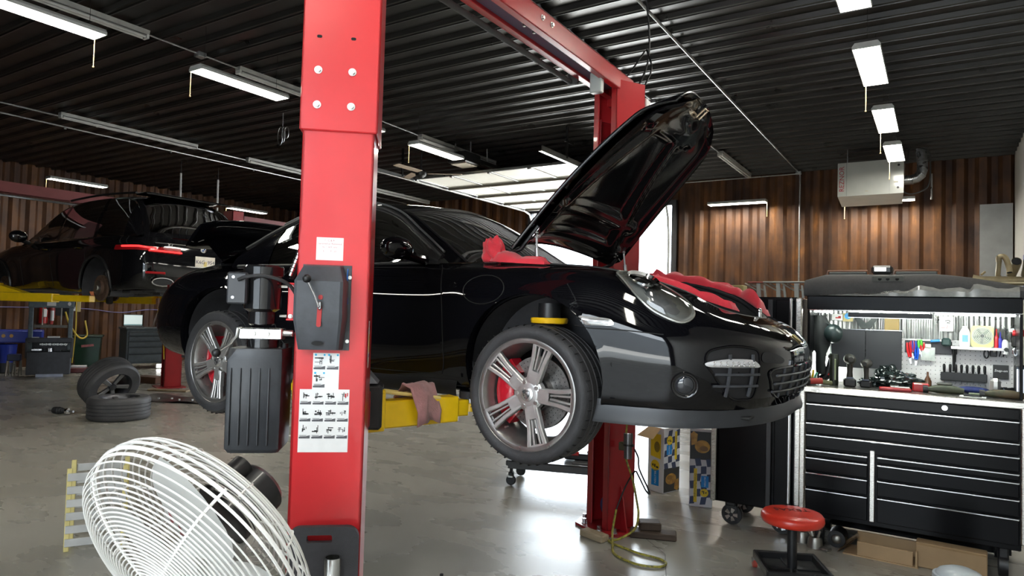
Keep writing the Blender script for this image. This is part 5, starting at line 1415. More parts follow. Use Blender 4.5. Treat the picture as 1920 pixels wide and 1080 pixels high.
for side in (-1, 1):
    m = MB(); rows = []
    for x_, y_, n_ in [(.62, .965, 's'), (.48, .97, 's'), (.32, .92, 's'), (.20, .87, 's')]:
        rows.append([Vector((x_-.004, side*(abs(sside(x_, z, side).y)+.012), z)) for z in (1.00, .965, .93)])
    for y_ in (.80, .70, .60, .50, .42, .36):
        k_ = (y_-.36)/.44
        rows.append([srear(side*y_, z)+Vector((-.014, 0, 0)) for z in (.985+.0*k_, .95, .915+.01*k_)])
    m.grid(rows, flip=side < 0); to = obj('tail_lamp', m, LAMPD, SUV, angle=60, label='red tail lamp wrapping round the rear corner')
    m = MB(); m.tube([(r[0]+r[1])/2+Vector((-.008, 0, .0)) for r in rows[1:6]], .014, 6); obj('light_bar', m, LAMPR, to)
    m = MB(); m.tube([r[2]+Vector((-.008, 0, .006)) for r in rows[4:]], .012, 6); obj('light_bar', m, LAMPR, to)
    m = MB(); m.tube([srear(side*y_, .62)+Vector((-.012, 0, 0)) for y_ in (.84, .76, .68, .60)], .018, 6); obj('rear_reflector', m, LAMPR if False else LAMPD, SUV)
    m = MB(); c_ = srear(side*.62, .50); m.tube([c_+Vector((-.02, .15*cos(2*PI*k/20), .055*sin(2*PI*k/20))) for k in range(20)], .010, 6, closed=True); eo = obj('exhaust_trim', m, CHROME, SUV)
    m = MB(); m.prism([(.14*cos(2*PI*k/20), .05*sin(2*PI*k/20)) for k in range(20)], .02, frame(c_+Vector((-.005, 0, 0)), (0, -1, 0), (0, 0, 1))); obj('exhaust_opening', m, DARK, eo)
m = MB(); m.tube([srear(y, 1.045)+Vector((-.012, 0, 0)) for y in [-.7+.1*k for k in range(15)]], .007, 6); obj('tailgate_strip', m, CHROME, SUV)
m = MB(); m.tube([srear(y, .46)+Vector((-.012, 0, 0)) for y in [-.6+.1*k for k in range(13)]], .008, 6); obj('bumper_strip', m, CHROME, SUV)
pc = srear(0, .82)+Vector((-.012, 0, 0)); MPL = frame(pc, (0, -1, 0), (0, 0, 1))
m = MB(); m.box((0, 0, 0), (.31, .155, .006), .002, MPL); po = obj('number_plate', m, mat('plate_cream', (.72, .66, .58), .4, var=.12, vscale=14), SUV, label='cream licence plate')
m = text_mb('K6G  954', .075, MPL @ Matrix.Translation((0, -.005, .004))); obj('plate_characters', m, mat('plate_ink', (.05, .05, .09), .5, var=.1), po)
m = MB(); m.box((.0, -.03, .0036), (.05, .07, .001), 0, MPL); obj('plate_picture', m, mat('plate_yellow', (.65, .50, .18), .5, var=.2), po)
bc_ = srear(0, 1.0)+Vector((-.008, 0, 0)); MBD = frame(bc_, (0, -1, 0), (0, 0, 1)); m = MB(); m.lathe([(.044, 0), (.044, .006), (.036, .008), (0, .008)], 24, MBD); bo = obj('round_badge', m, CHROME, SUV)
m = MB()
for a in (0, PI): m.new().add([(0, 0, .0085)]+[(.026*cos(a+.5*PI*k/6), .026*sin(a+.5*PI*k/6), .0085) for k in range(7)], [(0, k, k+1) for k in range(1, 7)], MBD)
objs('blue_quarter', m, mat('badge_blue', (.03, .10, .35), .3, var=.1), bo)
m = text_mb('X7', .07, frame(srear(.50, 1.035)+Vector((-.012, 0, -.012)), (0, -1, 0), (0, 0, 1))); obj('model_letters', m, CHROME, SUV)
m = MB(); m.box((2.6, 0, .36), (4.2, 1.6, .05), .01); m.box((.5, 0, .40), (.7, 1.3, .08), .02); m.tube([(.3, .45, .36), (1.0, .4, .34), (2.5, .2, .33)], .05, 8); m.box((1.12, 0, .36), (.35, 1.1, .10), .03); obj('underbody', m, mat('underbody_grey', (.05, .05, .05), .6, var=.5, vscale=6), SUV)
m = MB(); m.grid([[(x, y, z) for y in (-.8, 0, .8)] for x, z in ((3.75, 1.02), (3.2, 1.08), (2.95, 1.0), (2.9, .7))]); obj('dashboard', m, CABM, SUV)
for yy in (-.42, .42):
    m = MB(); m.box((2.35, yy, .75), (.55, .5, .2), .06); m.box((2.02, yy, 1.1), (.16, .5, .65), .07); m.box((1.97, yy, 1.5), (.1, .28, .18), .05); obj('seat', m, CABM, SUV)
IRON = mat('rusty_disc', (.16, .10, .07), .55, .5, var=.4, vscale=25)
for side, wx_ in ((-1, 1.10), (1, 1.10), (-1, 4.22), (1, 4.22)):
    Mw = Matrix.Translation((wx_, side*.93, .40)) @ Matrix.Rotation(radians(-90*side), 4, 'X')
    m = MB(); m.lathe([(.06, -.02), (.185, -.02), (.187, -.03), (.187, -.05), (.06, -.05)], 40, Mw, closed=True); m.lathe([(.105, .02), (.112, .0), (.112, -.03)], 30, Mw); bo = obj('brake_disc', m, IRON, SUV)
    m = MB(); m.lathe([(0, .035), (.03, .035), (.034, .022), (.08, .022), (.105, .018), (.108, .01)], 28, Mw); obj('wheel_hub', m, ZINC, bo)
    m = MB(); m.cyl((0, 0, -.05), (0, 0, -.4), .06, n=14, M=Mw); m.box((.0, -.12, -.12), (.1, .25, .1), .02, Mw); obj('hub_carrier', m, mat('cast_iron', (.05, .05, .05), .55, .6), bo)
# its lift
L2 = thing('two_post_lift', 'dark red two-post lift with yellow arms under the black SUV', 'car lift', (-12.55, 5.9, 0))
M2F = frame((-12.62, 7.62, 0), (-.94, .34, 0), (-.34, -.94, 0)); M2N = frame((-12.62, 4.22, 0), (.94, .34, 0), (-.34, .94, 0))
for M in (M2F, M2N):
    o = wobj('column', column_mb(M, .34, .30, .02, .02, 3.45), DKRED if M is M2F else mat('shaded_maroon', (.06, .008, .01), .5, var=.3), L2)  # near column coloured darker to dim its reflection in the SUV side
    m = MB(); m.prism([(-.26, -.22), (.26, -.22), (.26, .28), (-.26, .28)], .02, M); wobj('base_plate', m, DKRED, L2)
m = MB(); m.cyl(M2F @ Vector((-.02, .03, .05)), M2F @ Vector((-.02, .03, 3.3)), .012, n=8); wobj('lift_cable', m, STEEL, L2)
m = MB(); m.tube(spline([tuple(M2F @ Vector(p)) for p in ((-.1, .18, 1.85), (-.12, .2, 1.4), (-.1, .2, 1.0), (-.14, .18, .8), (-.16, .17, .55))], 5), .009, 6); m.tube(spline([tuple(M2F @ Vector(p)) for p in ((-.1, .18, 1.85), (-.06, .2, 1.3), (-.09, .2, .95))], 5), .009, 6); wobj('yellow_air_hose', m, YELLOW, L2)
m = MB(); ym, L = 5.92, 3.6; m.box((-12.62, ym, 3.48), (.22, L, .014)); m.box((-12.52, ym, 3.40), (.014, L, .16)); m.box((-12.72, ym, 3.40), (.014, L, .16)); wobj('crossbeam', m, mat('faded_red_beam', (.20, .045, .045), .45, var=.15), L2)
m = MB(); m.tube([(-12.50, 4.3, 3.26), (-12.50, 7.5, 3.26)], .018, 8); wobj('overhead_stop_bar', m, GALV, L2)
def arm2(p0, p1, z):
    p0, p1 = Vector((*p0, z)), Vector((*p1, z)); d = p1-p0; L = d.length; A = frame(p0, d, Vector((0, 0, 1)).cross(d))
    m = MB(); m.box((L*.32, 0, 0), (L*.62, .13, .13), .008, A); m.box((L*.72, 0, 0), (L*.5, .10, .095), .006, A); a = wobj('swing_arm', m, YELLOW, L2)
    m = MB(); m.box((.05, 0, .13), (.14, .18, .16), .01, A); m.add([(.1, .06, .07), (.1, .06, .2), (L*.35, .06, .07), (.1, -.06, .07), (.1, -.06, .2), (L*.35, -.06, .07)], [(0, 2, 1), (3, 4, 5), (0, 3, 5, 2), (1, 2, 5, 4), (0, 1, 4, 3)], A); obj('arm_knuckle', m, YELLOW, a)
    m = MB(); m.cyl(A @ Vector((L*.97, 0, .05)), A @ Vector((L*.97, 0, .11)), .07, n=18); obj('rubber_pad', m, mat('orange_pad', (.55, .16, .05), .6, var=.2), a)
arm2((-12.45, 4.55), (-10.55, 5.15), 1.66); arm2((-12.75, 4.55), (-14.3, 5.15), 1.66); arm2((-12.45, 7.3), (-10.75, 6.7), 1.66); arm2((-12.75, 7.3), (-14.3, 6.7), 1.66)
for M in (M2N, M2F):
    m = MB(); m.box((0, .1, 1.66), (.26, .28, .36), .01, M); wobj('carriage', m, DKRED, L2)
# third lift further back: only its beam and column head show
L3 = thing('two_post_lift', 'red lift beam and column head showing between the SUV and the near post', 'car lift', (-12.7, 10.5, 0))
for y in (8.9, 12.2):
    M = frame((-12.7, y, 0), (1, 0, 0), (0, 1, 0)); wobj('column', column_mb(M, .32, .28, .02, .02, 3.6), DKRED, L3)
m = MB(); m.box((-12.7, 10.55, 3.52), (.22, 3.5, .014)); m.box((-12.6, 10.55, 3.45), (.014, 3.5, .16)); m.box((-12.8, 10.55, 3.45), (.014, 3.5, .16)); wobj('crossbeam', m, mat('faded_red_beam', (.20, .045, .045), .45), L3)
m = MB(); m.tube([(-12.58, 9.0, 3.33), (-12.58, 12.1, 3.33)], .016, 8); wobj('overhead_stop_bar', m, GALV, L3)

# ================================================================== left bay: things on the floor
def loose_tire(label, M, R=.395, W=.29):
    t = thing('tyre', label, 'tyre', M.translation[:]); t.rotation_euler = M.to_euler()
    m = MB()
    prof = [(.24, -W/2+.02), (.255, -W/2-.004), (R-.03, -W/2-.006), (R-.008, -W/2+.012), (R, -W/2+.035)]
    for z in (-.07, -.025, .025, .07): prof += [(R, z-.006), (R-.009, z-.004), (R-.009, z+.004), (R, z+.006)]
    prof += [(R, W/2-.035), (R-.008, W/2-.012), (R-.03, W/2+.006), (.255, W/2+.004), (.24, W/2-.02)]
    m.lathe(prof, 56); obj('rubber', m, mat('worn_tyre', (.070, .068, .070), .6, var=.35, vscale=5, bump=.15, bscale=80), t, angle=40)
    m = MB(); m.lathe([(.25, -W/2), (.235, -W/2+.03), (.22, -W/2+.06), (.215, W/2-.06), (.235, W/2-.02), (.25, W/2)], 48); r = obj('rim', m, mat('dark_rim', (.10, .10, .11), .35, .8, var=.2), t)
    m = MB()
    for k in range(5):
        A = Matrix.Rotation(2*PI*k/5, 4, 'Z'); m.new(); bar3(m, (.04, 0, W/2-.05), (.235, 0, W/2-.025), .05, .07, .03, .005, A)
    objs('spoke', m, mat('grey_spoke', (.30, .30, .31), .35, .8, var=.2), r)
    m = MB(); m.lathe([(0, W/2-.03), (.05, W/2-.035), (.06, W/2-.07)], 20); obj('hub_cap', m, mat('dark_rim', (.10, .10, .11), .35, .8), r)
    return t
loose_tire('dark car wheel lying flat on the concrete floor', Matrix.Translation((-9.72, 5.13, .155)) @ Matrix.Rotation(.4, 4, 'Z'))
ax_ = (Vector((.844, .536, 0))*.6+Vector((.88, -.48, 0))*.5+Vector((0, 0, -.5))).normalized()
loose_tire('dark car wheel leaning over against the wheel lying flat', Matrix.Translation((-10.38, 5.32, .415)) @ ax_.to_track_quat('Z', 'Y').to_matrix().to_4x4())
cv = thing('axle_shaft', 'short axle joint with black rubber boot lying left of the wheels', 'car part', (-10.62, 4.80, .05), radians(15))
m = MB(); m.lathe([(0, -.14), (.045, -.14), (.05, -.10), (.042, -.07), (.052, -.05), (.038, -.03), (.046, -.01), (.032, .01), (.038, .03), (.024, .05), (.018, .06)], 18, Matrix.Rotation(radians(90), 4, 'Y')); obj('rubber_boot', m, RUBBER, cv)
m = MB(); m.cyl((.05, 0, 0), (.22, 0, .0), .016, n=10); m.cyl((-.14, 0, 0), (-.24, 0, -.015), .012, n=10); obj('shaft', m, STEEL, cv)
m = MB(); m.cyl((.09, 0, 0), (.13, 0, 0), .04, n=14); obj('clamp_ring', m, CHROME, cv)
us = thing('undertray_panel', 'black plastic undertray with bent brackets lying on the floor behind the wheels', 'car part', (-10.75, 6.75, .02), radians(25))
m = MB(); m.grid([[(x, y, .02*sin(7*x)+.015*sin(9*y+x)) for y in [-.35+.1*k for k in range(8)]] for x in [-.75+.1*k for k in range(17)]]); m.grid([[(x, y, -.012) for y in (-.35, .35)] for x in (-.75, .85)], flip=True); obj('panel', m, BLACK, us)
m = MB(); m.new().box((.55, .1, .08), (.10, .03, .16), .01, Matrix.Rotation(.4, 4, 'Y')); m.new().box((.8, -.05, .07), (.35, .2, .11), .03); m.new().box((.7, .2, .05), (.5, .05, .04), .01); objs('bracket', m, BLACK, us)
m = MB()
for k in range(6): m.new().cyl((-.5+.2*k, -.3+.05*(k % 3), .02), (-.5+.2*k, -.3+.05*(k % 3), .045), .02, n=8)
objs('fastener', m, ZINC, us)
def block(label, loc, size, rz, m_, bev=.008, cat='block', name='wood_block'):
    m = MB(); m.box((0, 0, size[2]/2), size, bev); o = obj(name, m, m_, None, loc, (0, 0, rz)); tag(o, label, cat); return o
WOODM = mat('dirty_timber', (.26, .17, .09), .7, var=.4, vscale=5, stretch=(1, 8, 8)); DARKWOOD = mat('dark_timber', (.07, .045, .03), .7, var=.4, vscale=5, stretch=(1, 8, 8)); PLY = mat('pale_ply', (.42, .32, .20), .7, var=.3, vscale=6)
block('dark timber block left of the far lift column under the SUV', (-13.55, 7.75, 0), (.6, .3, .13), .2, mat('rusty_brown_wood', (.14, .06, .03), .7, var=.4))
block('flat pale board on the floor right of the SUV lift column', (-12.05, 7.25, 0), (.75, .16, .03), .5, PLY)
block('pale sheet of paper lying on the floor left of the leaning wheel', (-13.6, 5.7, 0), (.42, .3, .006), .3, mat('dull_paper', (.30, .29, .26), .7, var=.15), .001, 'paper', 'paper_sheet')
# hydraulic shop press
PR = thing('shop_press', 'grey hydraulic shop press with a bench cabinet by the left wall', 'press', (-16.03, 6.95, 0), radians(62)); PR.scale = (.64, .75, .83)
PG = mat('press_blue_grey', (.13, .17, .19), .45, var=.3, vscale=10); CG_ = mat('charcoal_cabinet', (.050, .052, .060), .5, var=.3, vscale=8)
for x in (-.55, .55):
    m = MB(); m.box((x, 0, 1.0), (.12, .16, 1.9), .01); obj('upright', m, PG, PR)
m = MB(); m.box((0, 0, 1.86), (1.26, .2, .22), .012); ho_ = obj('head_beam', m, PG, PR)
m = MB(); m.new().box((0, -.103, 1.86), (.25, .006, .12), .002); objs('white_label', m, WHITE, ho_); m = MB(); m.new().disc((.5, -.103, 1.86), (0, -1, 0), .05, 12); objs('round_label', m, WHITE, ho_)
for x in (-.24, .28): m = MB(); m.cyl((x, 0, 1.25), (x, 0, 1.76), .02, n=10); obj('return_spring', m, ZINC, PR)
m = MB(); m.lathe([(0, 1.76), (.10, 1.76), (.10, 1.5), (.07, 1.45), (.06, 1.33), (0, 1.33)], 20); obj('ram', m, mat('ram_red', (.35, .03, .03), .35, var=.2), PR)
m = MB(); m.lathe([(0, 1.68), (.055, 1.68), (.055, 1.42), (0, 1.42)], 16, Matrix.Translation((.03, -.09, 0))); obj('pressure_gauge', m, WHITE, PR)
m = MB(); m.box((0, 0, 1.27), (.92, .14, .07), .008); obj('press_bed', m, mat('bed_brown_grey', (.16, .15, .13), .5, .5, var=.3), PR)
m = MB(); m.box((0, -.02, .92), (1.28, .36, .12), .012); m.box((0, .1, .76), (1.2, .05, .3), .005); m.box((-.62, -.02, .72), (.06, .36, .5), .005); m.box((.62, -.02, .72), (.06, .36, .5), .005); obj('bench_frame', m, CG_, PR)
m = MB(); m.box((0, -.03, .34), (1.2, .4, .58), .012); obj('cabinet', m, CG_, PR)
m = MB()
for k in range(22): m.new().box((-.25+.035*k, -.19, .82), (.018, .04, .04+.01*(k % 3)), .004)
objs('socket', m, ZINC, PR)
m = MB(); m.new().cyl((0, -.1, .63), (0, -.1, .72), .10, n=16); m.new().box((-.35, -.1, .68), (.3, .15, .08), .02); m.new().cyl((.3, -.12, .66), (.62, -.12, .66), .02, n=8); m.new().cyl((.45, -.14, .78), (.55, -.14, .9), .02, n=8); objs('press_tool', m, STEEL, PR)
m = MB(); m.new().box((.1, -.05, 1.0), (.35, .14, .04), .01); m.new().box((-.4, -.05, .99), (.2, .1, .02), .005); objs('shop_paper', m, WHITE, PR)
m = MB(); m.new().box((.05, -.25, .035), (.75, .06, .07), .005); objs('white_edge_box', m, mat('pale_blue_white', (.45, .48, .58), .5, var=.2), PR)
# neighbours of the press
bn = thing('trash_bin', 'dark green wheeled bin with a red and white sticker right of the press', 'bin', (-17.45, 8.40, 0), radians(60)); bn.scale = (.85, .8, .78)
m = MB(); m.grid([[(sx*q, sy*q2, z) for sx, sy, q2 in ((-.33, -.36, 1), (.33, -.36, 1), (.33, .36, 1), (-.33, .36, 1))] for z, q in ((0.05, .82), (.95, 1.0))], cv=True); obj('bin_body', m, mat('dark_green_plastic', (.008, .045, .022), .4, var=.2), bn)
m = MB(); m.box((0, 0, .985), (.74, .8, .07), .02); obj('lid', m, mat('bin_lid_green', (.010, .03, .018), .45, var=.2), bn)
m = MB(); m.box((.1, -.40, .70), (.30, .006, .07), 0, Matrix.Rotation(-.12, 4, 'Y')); obj('sticker', m, mat('sticker_red_white', (.55, .18, .18), .5, var=.5, vscale=8), bn)
m = MB()
for x in (-.3, .3): m.new().cyl((x-.03, .35, .09), (x+.03, .35, .09), .09, n=14)
objs('wheel', m, BLACK, bn)
ub = thing('oil_drain_bin', 'blue plastic drain container at the left frame edge', 'container', (-17.35, 6.62, 0), radians(65)); ub.scale = (.7, .8, .80)
BLUEM = mat('blue_plastic_bin', (.015, .035, .30), .4, var=.2)
m = MB(); m.lathe([(0, .28), (.30, .28), (.34, .75), (.35, .78)], 28); obj('tub', m, BLUEM, ub); m = MB(); m.box((.25, 0, 1.0), (1.5, .8, .34), .03); obj('tray', m, BLUEM, ub)
m = MB()
for k, c_ in enumerate(((.7, .35, .03), (.7, .1, .25), (.7, .45, .03))): m.new().disc((-.2+.2*k, -.402, 1.02), (0, -1, 0), .05, 12)
objs('round_sticker', m, mat('sticker_amber', (.65, .35, .10), .5, var=.4), ub)
m = MB(); m.lathe([(0, 0.02), (.28, .02), (.30, .28), (0, .28)], 24); obj('base_drum', m, mat('dark_base', (.03, .03, .035), .5, var=.2), ub)
cb_ = thing('cardboard_box', 'brown cardboard box with white labels at the left frame edge', 'box', (-16.82, 5.92, 0), radians(65)); cb_.scale = (.8, .8, .95)
CARD = mat('brown_cardboard', (.36, .24, .13), .75, var=.2, vscale=4)
m = MB(); m.box((0, 0, .34), (.75, .5, .46), .01); obj('carton', m, CARD, cb_); m = MB()
for x, z in ((.15, .42), (.15, .27), (-.18, .38)): m.new().box((x, -.252, z), (.2, .004, .11))
objs('paper_label', m, WHITE, cb_)
m = MB(); m.box((0, 0, .055), (.8, .5, .11), .01); obj('pallet_block', m, PLY, cb_)
js = thing('jack_stand', 'row of silver jack stand legs under a dark blue top beside the press', 'jack stand', (-16.52, 6.50, 0), radians(62)); js.scale = (.55, .6, .62)
m = MB(); m.box((0, 0, .62), (.42, .34, .22), .02); obj('stand_top', m, mat('navy_enamel', (.02, .03, .10), .4, var=.2), js)
m = MB()
for x in (-.2, 0, .2): m.new().tube([(x, -.08, .52), (x-.03, -.16, .0)], .03, 8); m.new().tube([(x, .08, .52), (x+.03, .16, .0)], .03, 8)
objs('leg', m, ZINC, js)
hr = thing('hose_reel', 'black hose reel with yellow hose on the wall behind the press', 'hose reel', (-17.45, 7.75, 1.55), radians(65))
m = MB(); m.cyl((0, -.12, 0), (0, .12, 0), .30, n=24); obj('drum', m, BLACK, hr); m = MB(); m.box((.36, 0, .05), (.08, .2, .5), .01); obj('bracket', m, mat('pale_yellow_bracket', (.62, .50, .25), .5, var=.1), hr)
m = MB(); m.tube(spline([(.1, -.13, -.2), (.2, -.15, -.5), (.4, -.15, -.8), (.55, -.1, -.75), (.5, -.1, -.4)], 6), .02, 6); m.tube(spline([(.3, -.1, .2), (.32, -.1, -.6), (.28, -.1, -1.4)], 6), .015, 6); obj('hose', m, mat('yellow_air_line', (.72, .52, .08), .5, var=.1), hr)
m = MB(); m.cyl((0, .1, 0), (0, .9, 0), .03, n=8); bk_ = obj('wall_arm', m, BLACK, hr); pass
# tool cart with laptop, behind the SUV
CT = thing('tool_cart', 'blue-grey drawer tool cart left of the far red column', 'tool cart', (-16.75, 9.45, 0), radians(76)); CT.scale = (.95, .9, .87)
CTM = mat('cart_slate', (.060, .075, .085), .42, var=.25, vscale=10)
m = MB(); m.box((0, 0, .62), (1.15, .7, .95), .012); m.box((0, 0, 1.12), (1.2, .75, .06), .01); obj('carcass', m, CTM, CT)
z = 1.05
for h_ in (.12, .15, .16, .20, .24):
    m = MB(); m.box((0, -.362, z-h_/2), (1.05, .03, h_-.02), .006); d_ = obj('drawer', m, CTM, CT); m = MB(); m.box((0, -.385, z-.025), (1.0, .025, .018), .004); obj('drawer_pull', m, mat('dark_pull', (.02, .022, .025), .4, var=.1), d_); z -= h_
m = MB()
for x in (-.45, .45):
    for y in (-.28, .28): m.new().cyl((x-.025, y, .075), (x+.025, y, .075), .075, n=14)
objs('caster', m, BLACK, CT)
lp_ = thing('laptop', 'open laptop with a pale screen standing on the tool cart', 'laptop', (-16.78, 9.12, 1.003), radians(68))
m = MB(); m.box((0, 0, .012), (.42, .3, .022), .004); obj('keyboard_base', m, BLACK, lp_)
m = MB(); m.box((0, .2, .16), (.44, .02, .30), .006, Matrix.Rotation(.0, 4, 'X')); sc_ = obj('lid', m, BLACK, lp_); m = MB(); m.box((0, .1885, .165), (.40, .003, .255)); obj('screen', m, mat('pale_screen', (.62, .72, .70), .3, emit=.55), sc_)
m = MB(); m.box((0, .1868, .052), (.40, .001, .02)); obj('taskbar', m, mat('teal_bar', (.1, .4, .45), .4), sc_)
fd = thing('fender_liner', 'curved pale metal strip standing on the tool cart', 'car part', (-16.65, 9.50, 1.003), radians(68))
m = MB(); m.grid([[(.45-.42*cos(a), y, .62*sin(a)) for y in (-.09, .09)] for a in [radians(2+80*k/14) for k in range(15)]]); m.grid([[(.45-.40*cos(a), y, .60*sin(a)) for y in (-.09, .09)] for a in [radians(2+80*k/14) for k in range(15)]], flip=True); obj('strip', m, ZINC, fd)
gc = thing('jug', 'red and white jug standing on the tool cart by the red column', 'jug', (-16.50, 9.85, 1.003), radians(68))
m = MB(); m.box((0, 0, .19), (.3, .22, .38), .05); obj('red_body', m, mat('jug_red', (.55, .03, .05), .4, var=.1), gc); m = MB(); m.box((0, -.005, .34), (.31, .23, .14), .03); obj('white_label', m, WHITE, gc); m = MB(); m.cyl((0, 0, .4), (0, 0, .46), .04, n=12); obj('cap', m, WHITE, gc)
wl_ = thing('work_light', 'small lit white lamp on the floor under the tool cart', 'lamp', (-16.25, 9.55, .0), radians(68)); m = MB(); m.box((0, 0, .06), (.26, .10, .12), .02); obj('shell', m, WHITE, wl_); m = MB(); m.box((0, -.052, .07), (.22, .004, .08)); obj('lens', m, mat('lamp_glow', (1, .98, .95), .3, emit=6.0), wl_)
ff_ = thing('fire_extinguisher', 'red fire extinguisher with white label on the wall seen through the press', 'extinguisher', (-18.28, 7.75, 1.30)); m = MB(); m.lathe([(0, -.25), (.09, -.25), (.09, .2), (.05, .27), (.02, .3), (0, .3)], 18); obj('cylinder', m, mat('ext_red', (.45, .02, .02), .3, coat=.3, var=.1), ff_); m = MB(); m.box((.085, 0, 0), (.03, .08, .2), .01); obj('label', m, WHITE, ff_)
m = MB(); m.box((-.07, 0, .1), (.14, .05, .05), .005); obj('wall_hook', m, BLACK, ff_)
cbl = MB(); cbl.tube(spline([(WALL_X+.06, 5.0, 1.42), (WALL_X+.06, 6.5, 1.42), (WALL_X+.08, 8.6, 1.42), (WALL_X+.08, 9.6, 1.33), (WALL_X+.08, 10.4, 1.42), (WALL_X+.08, 11.2, 1.40), (WALL_X+.08, 13.5, 1.42)], 6), .012, 6)
tag(obj('wall_cable', cbl, mat('violet_cable', (.22, .20, .42), .5, var=.1)), 'thin violet cable strung along the rusty left wall', 'cable')
sw = thing('wall_switch', 'small white switch box on the left wall below the SUV brake disc', 'switch', (WALL_X+.08, 9.15, 1.75)); m = MB(); m.box((0, 0, 0), (.08, .14, .3), .01); obj('box', m, WHITE, sw); m = MB(); m.box((.045, 0, .02), (.02, .05, .12), .004); obj('rocker', m, mat('switch_grey', (.4, .4, .42), .4, var=.1), sw)
so_ = thing('outlet', 'white socket on the left wall at the end of the violet cable by the press', 'outlet', (WALL_X+.07, 8.45, 1.42)); m = MB(); m.box((0, 0, 0), (.06, .16, .14), .01); obj('plate', m, WHITE, so_)
rb_ = thing('tool_tray', 'low red and white tray of parts on the floor in front of the green bin', 'tray', (-16.3, 7.95, 0), radians(60))
m = MB(); m.box((0, 0, .06), (.9, .35, .10), .01); obj('tray', m, mat('maroon_tray', (.14, .03, .03), .45, var=.3), rb_); m = MB(); m.new().box((.2, -.05, .14), (.45, .10, .07), .02); objs('red_tool', m, mat('tool_red', (.6, .03, .02), .4, var=.1), rb_); m = MB(); m.new().box((-.25, .05, .13), (.3, .15, .05), .01); m.new().box((.5, 0, .12), (.25, .04, .03), .006); objs('white_tool', m, WHITE, rb_)
# ================================================================== right side: tool storage
TBX = mat('black_gloss_toolbox', (.005, .005, .006), .2, spec=.14, var=.2, vscale=4)
STAIN = mat('brushed_stainless', (.56, .54, .50), .28, 1.0, rvar=.08, vscale=40, var=.08, stretch=(1, 20, 20))
TRIM = mat('bright_drawer_trim', (.74, .74, .75), .16, 1.0, rvar=.06, vscale=30)
YF, YB = 5.46, 6.08
TB = thing('tool_chest', 'wide black roller tool chest with bright drawer trims and steel worktop', 'tool chest', (-.19, 5.77, 0))
def tb(name, mb, m_, parent=None, **k): return wobj(name, mb, m_, TB, parent, **k)
m = MB(); m.box((-.195, 5.785, .66), (1.29, .60, .92), .006); tb('carcass', m, TBX)
m = MB(); m.box((-.195, 5.77, 1.137), (1.33, .65, .046), .006); tb('worktop', m, STAIN, label='brushed steel worktop')
for x in (-.862, .462):
    m = MB(); m.box((x, YF+.01, .69), (.035, .05, .88), .006); tb('corner_trim', m, STAIN)
m = MB(); m.box((-.40, YF-.004, .49), (.032, .02, .50), .004); tb('divider_trim', m, STAIN)
def drawer(x0, x1, z0, z1):
    m = MB(); m.box(((x0+x1)/2, YF+.012, (z0+z1)/2), (x1-x0, .03, z1-z0-.010), .004); d = tb('drawer', m, TBX)
    m = MB(); m.box(((x0+x1)/2, YF-.012, z1-.011), (x1-x0, .022, .013), .004); obj('drawer_trim', m, TRIM, d)
drawer(-.838, .436, .90, 1.040); drawer(-.838, .436, .812, .90); drawer(-.838, .436, .705, .812)
for z0, z1 in ((.645, .700), (.535, .645), (.415, .535), (.235, .415)): drawer(-.838, -.43, z0, z1)
for z0, z1 in ((.650, .705), (.540, .650), (.420, .540), (.235, .420)): drawer(-.37, .436, z0, z1)
m = MB(); m.box((-.20, YF+.012, 1.077), (1.274, .03, .066), .003); fp = tb('fascia', m, TBX)
m = MB(); m.cyl((.03, YF-.004, 1.083), (.03, YF-.016, 1.083), .017, n=18); lk = obj('lock', m, CHROME, fp); 
m = text_mb('Snap-on', .022, frame((-.76, YF-.0905+.0, 1.139), (1, 0, 0), (0, 0, 1)), shear=.2); tb('worktop_lettering', m, mat('etched_grey', (.35, .34, .32), .5, var=.1))
for x in (-.75, .36):
    for y in (5.58, 6.0):
        m = MB(); m.cyl((x-.025, y, .075), (x+.025, y, .075), .075, n=20); m.box((x, y, .16), (.06, .09, .1), .01); tb('caster', m, BLACK)
m = MB(); m.box((-.195, 6.06, .11), (1.27, .02, .20), .003); tb('rear_shade_panel', m, TBX)  # added panel that blocks light so the floor under the chest stays dark
# hutch with lit back
HU = thing('tool_hutch', 'black overhead hutch with lit peg board standing on the steel worktop', 'hutch', (-.19, 5.8, 1.16))
def hu(name, mb, m_, parent=None, **k): return wobj(name, mb, m_, HU, parent, **k)
m = MB(); m.box((-.195, 5.80, 1.782), (1.31, .56, .105), .006); hu('top_box', m, TBX)
for x in (-.845, .455): m = MB(); m.box((x, 5.82, 1.445), (.018, .5, .57), .003); hu('side_panel', m, TBX)
m = MB(); m.box((-.19, YF+.045, 1.728), (1.29, .012, .006), .002); hu('lower_trim', m, TRIM)
m = MB(); m.box((-.31, 5.57, 1.700), (.53, .03, .035), .004); hu('lamp_valance', m, BLACK)
m = MB(); m.box((-.31, 5.565, 1.679), (.53, .02, .004)); hu('valance_trim', m, TRIM)
CORR = mat('galvanised_sheet', (.55, .56, .55), .3, .8, rvar=.06, vscale=10, var=.1)
m = MB(); m.grid([[(-.835+.005*i, 6.062-.010*(.5-.5*cos(2*PI*i*.005/.032)), z) for z in (1.16, 1.73)] for i in range(257)], flip=False); hu('corrugated_back', m, CORR)
PEG = mat('white_peg_board', (.66, .65, .64), .4, var=.05, vscale=12)
m = MB(); m.box((.08, 6.035, 1.345), (.74, .008, .37), .002); pb = hu('peg_board', m, PEG)
m = MB(); m.box((-.56, 6.035, 1.26), (.54, .008, .20), .002); pb2 = hu('peg_board', m, PEG)
m = MB()
for i in range(24):
    for k in range(12):
        m.box((-.275+.031*i, 6.0306, 1.175+.031*k), (.007, .0006, .0035) if (i+k) % 2 else (.0035, .0006, .007))
obj('peg_holes', m, mat('hole_black', (.02, .02, .02), .8), pb, angle=None, kind='stuff')
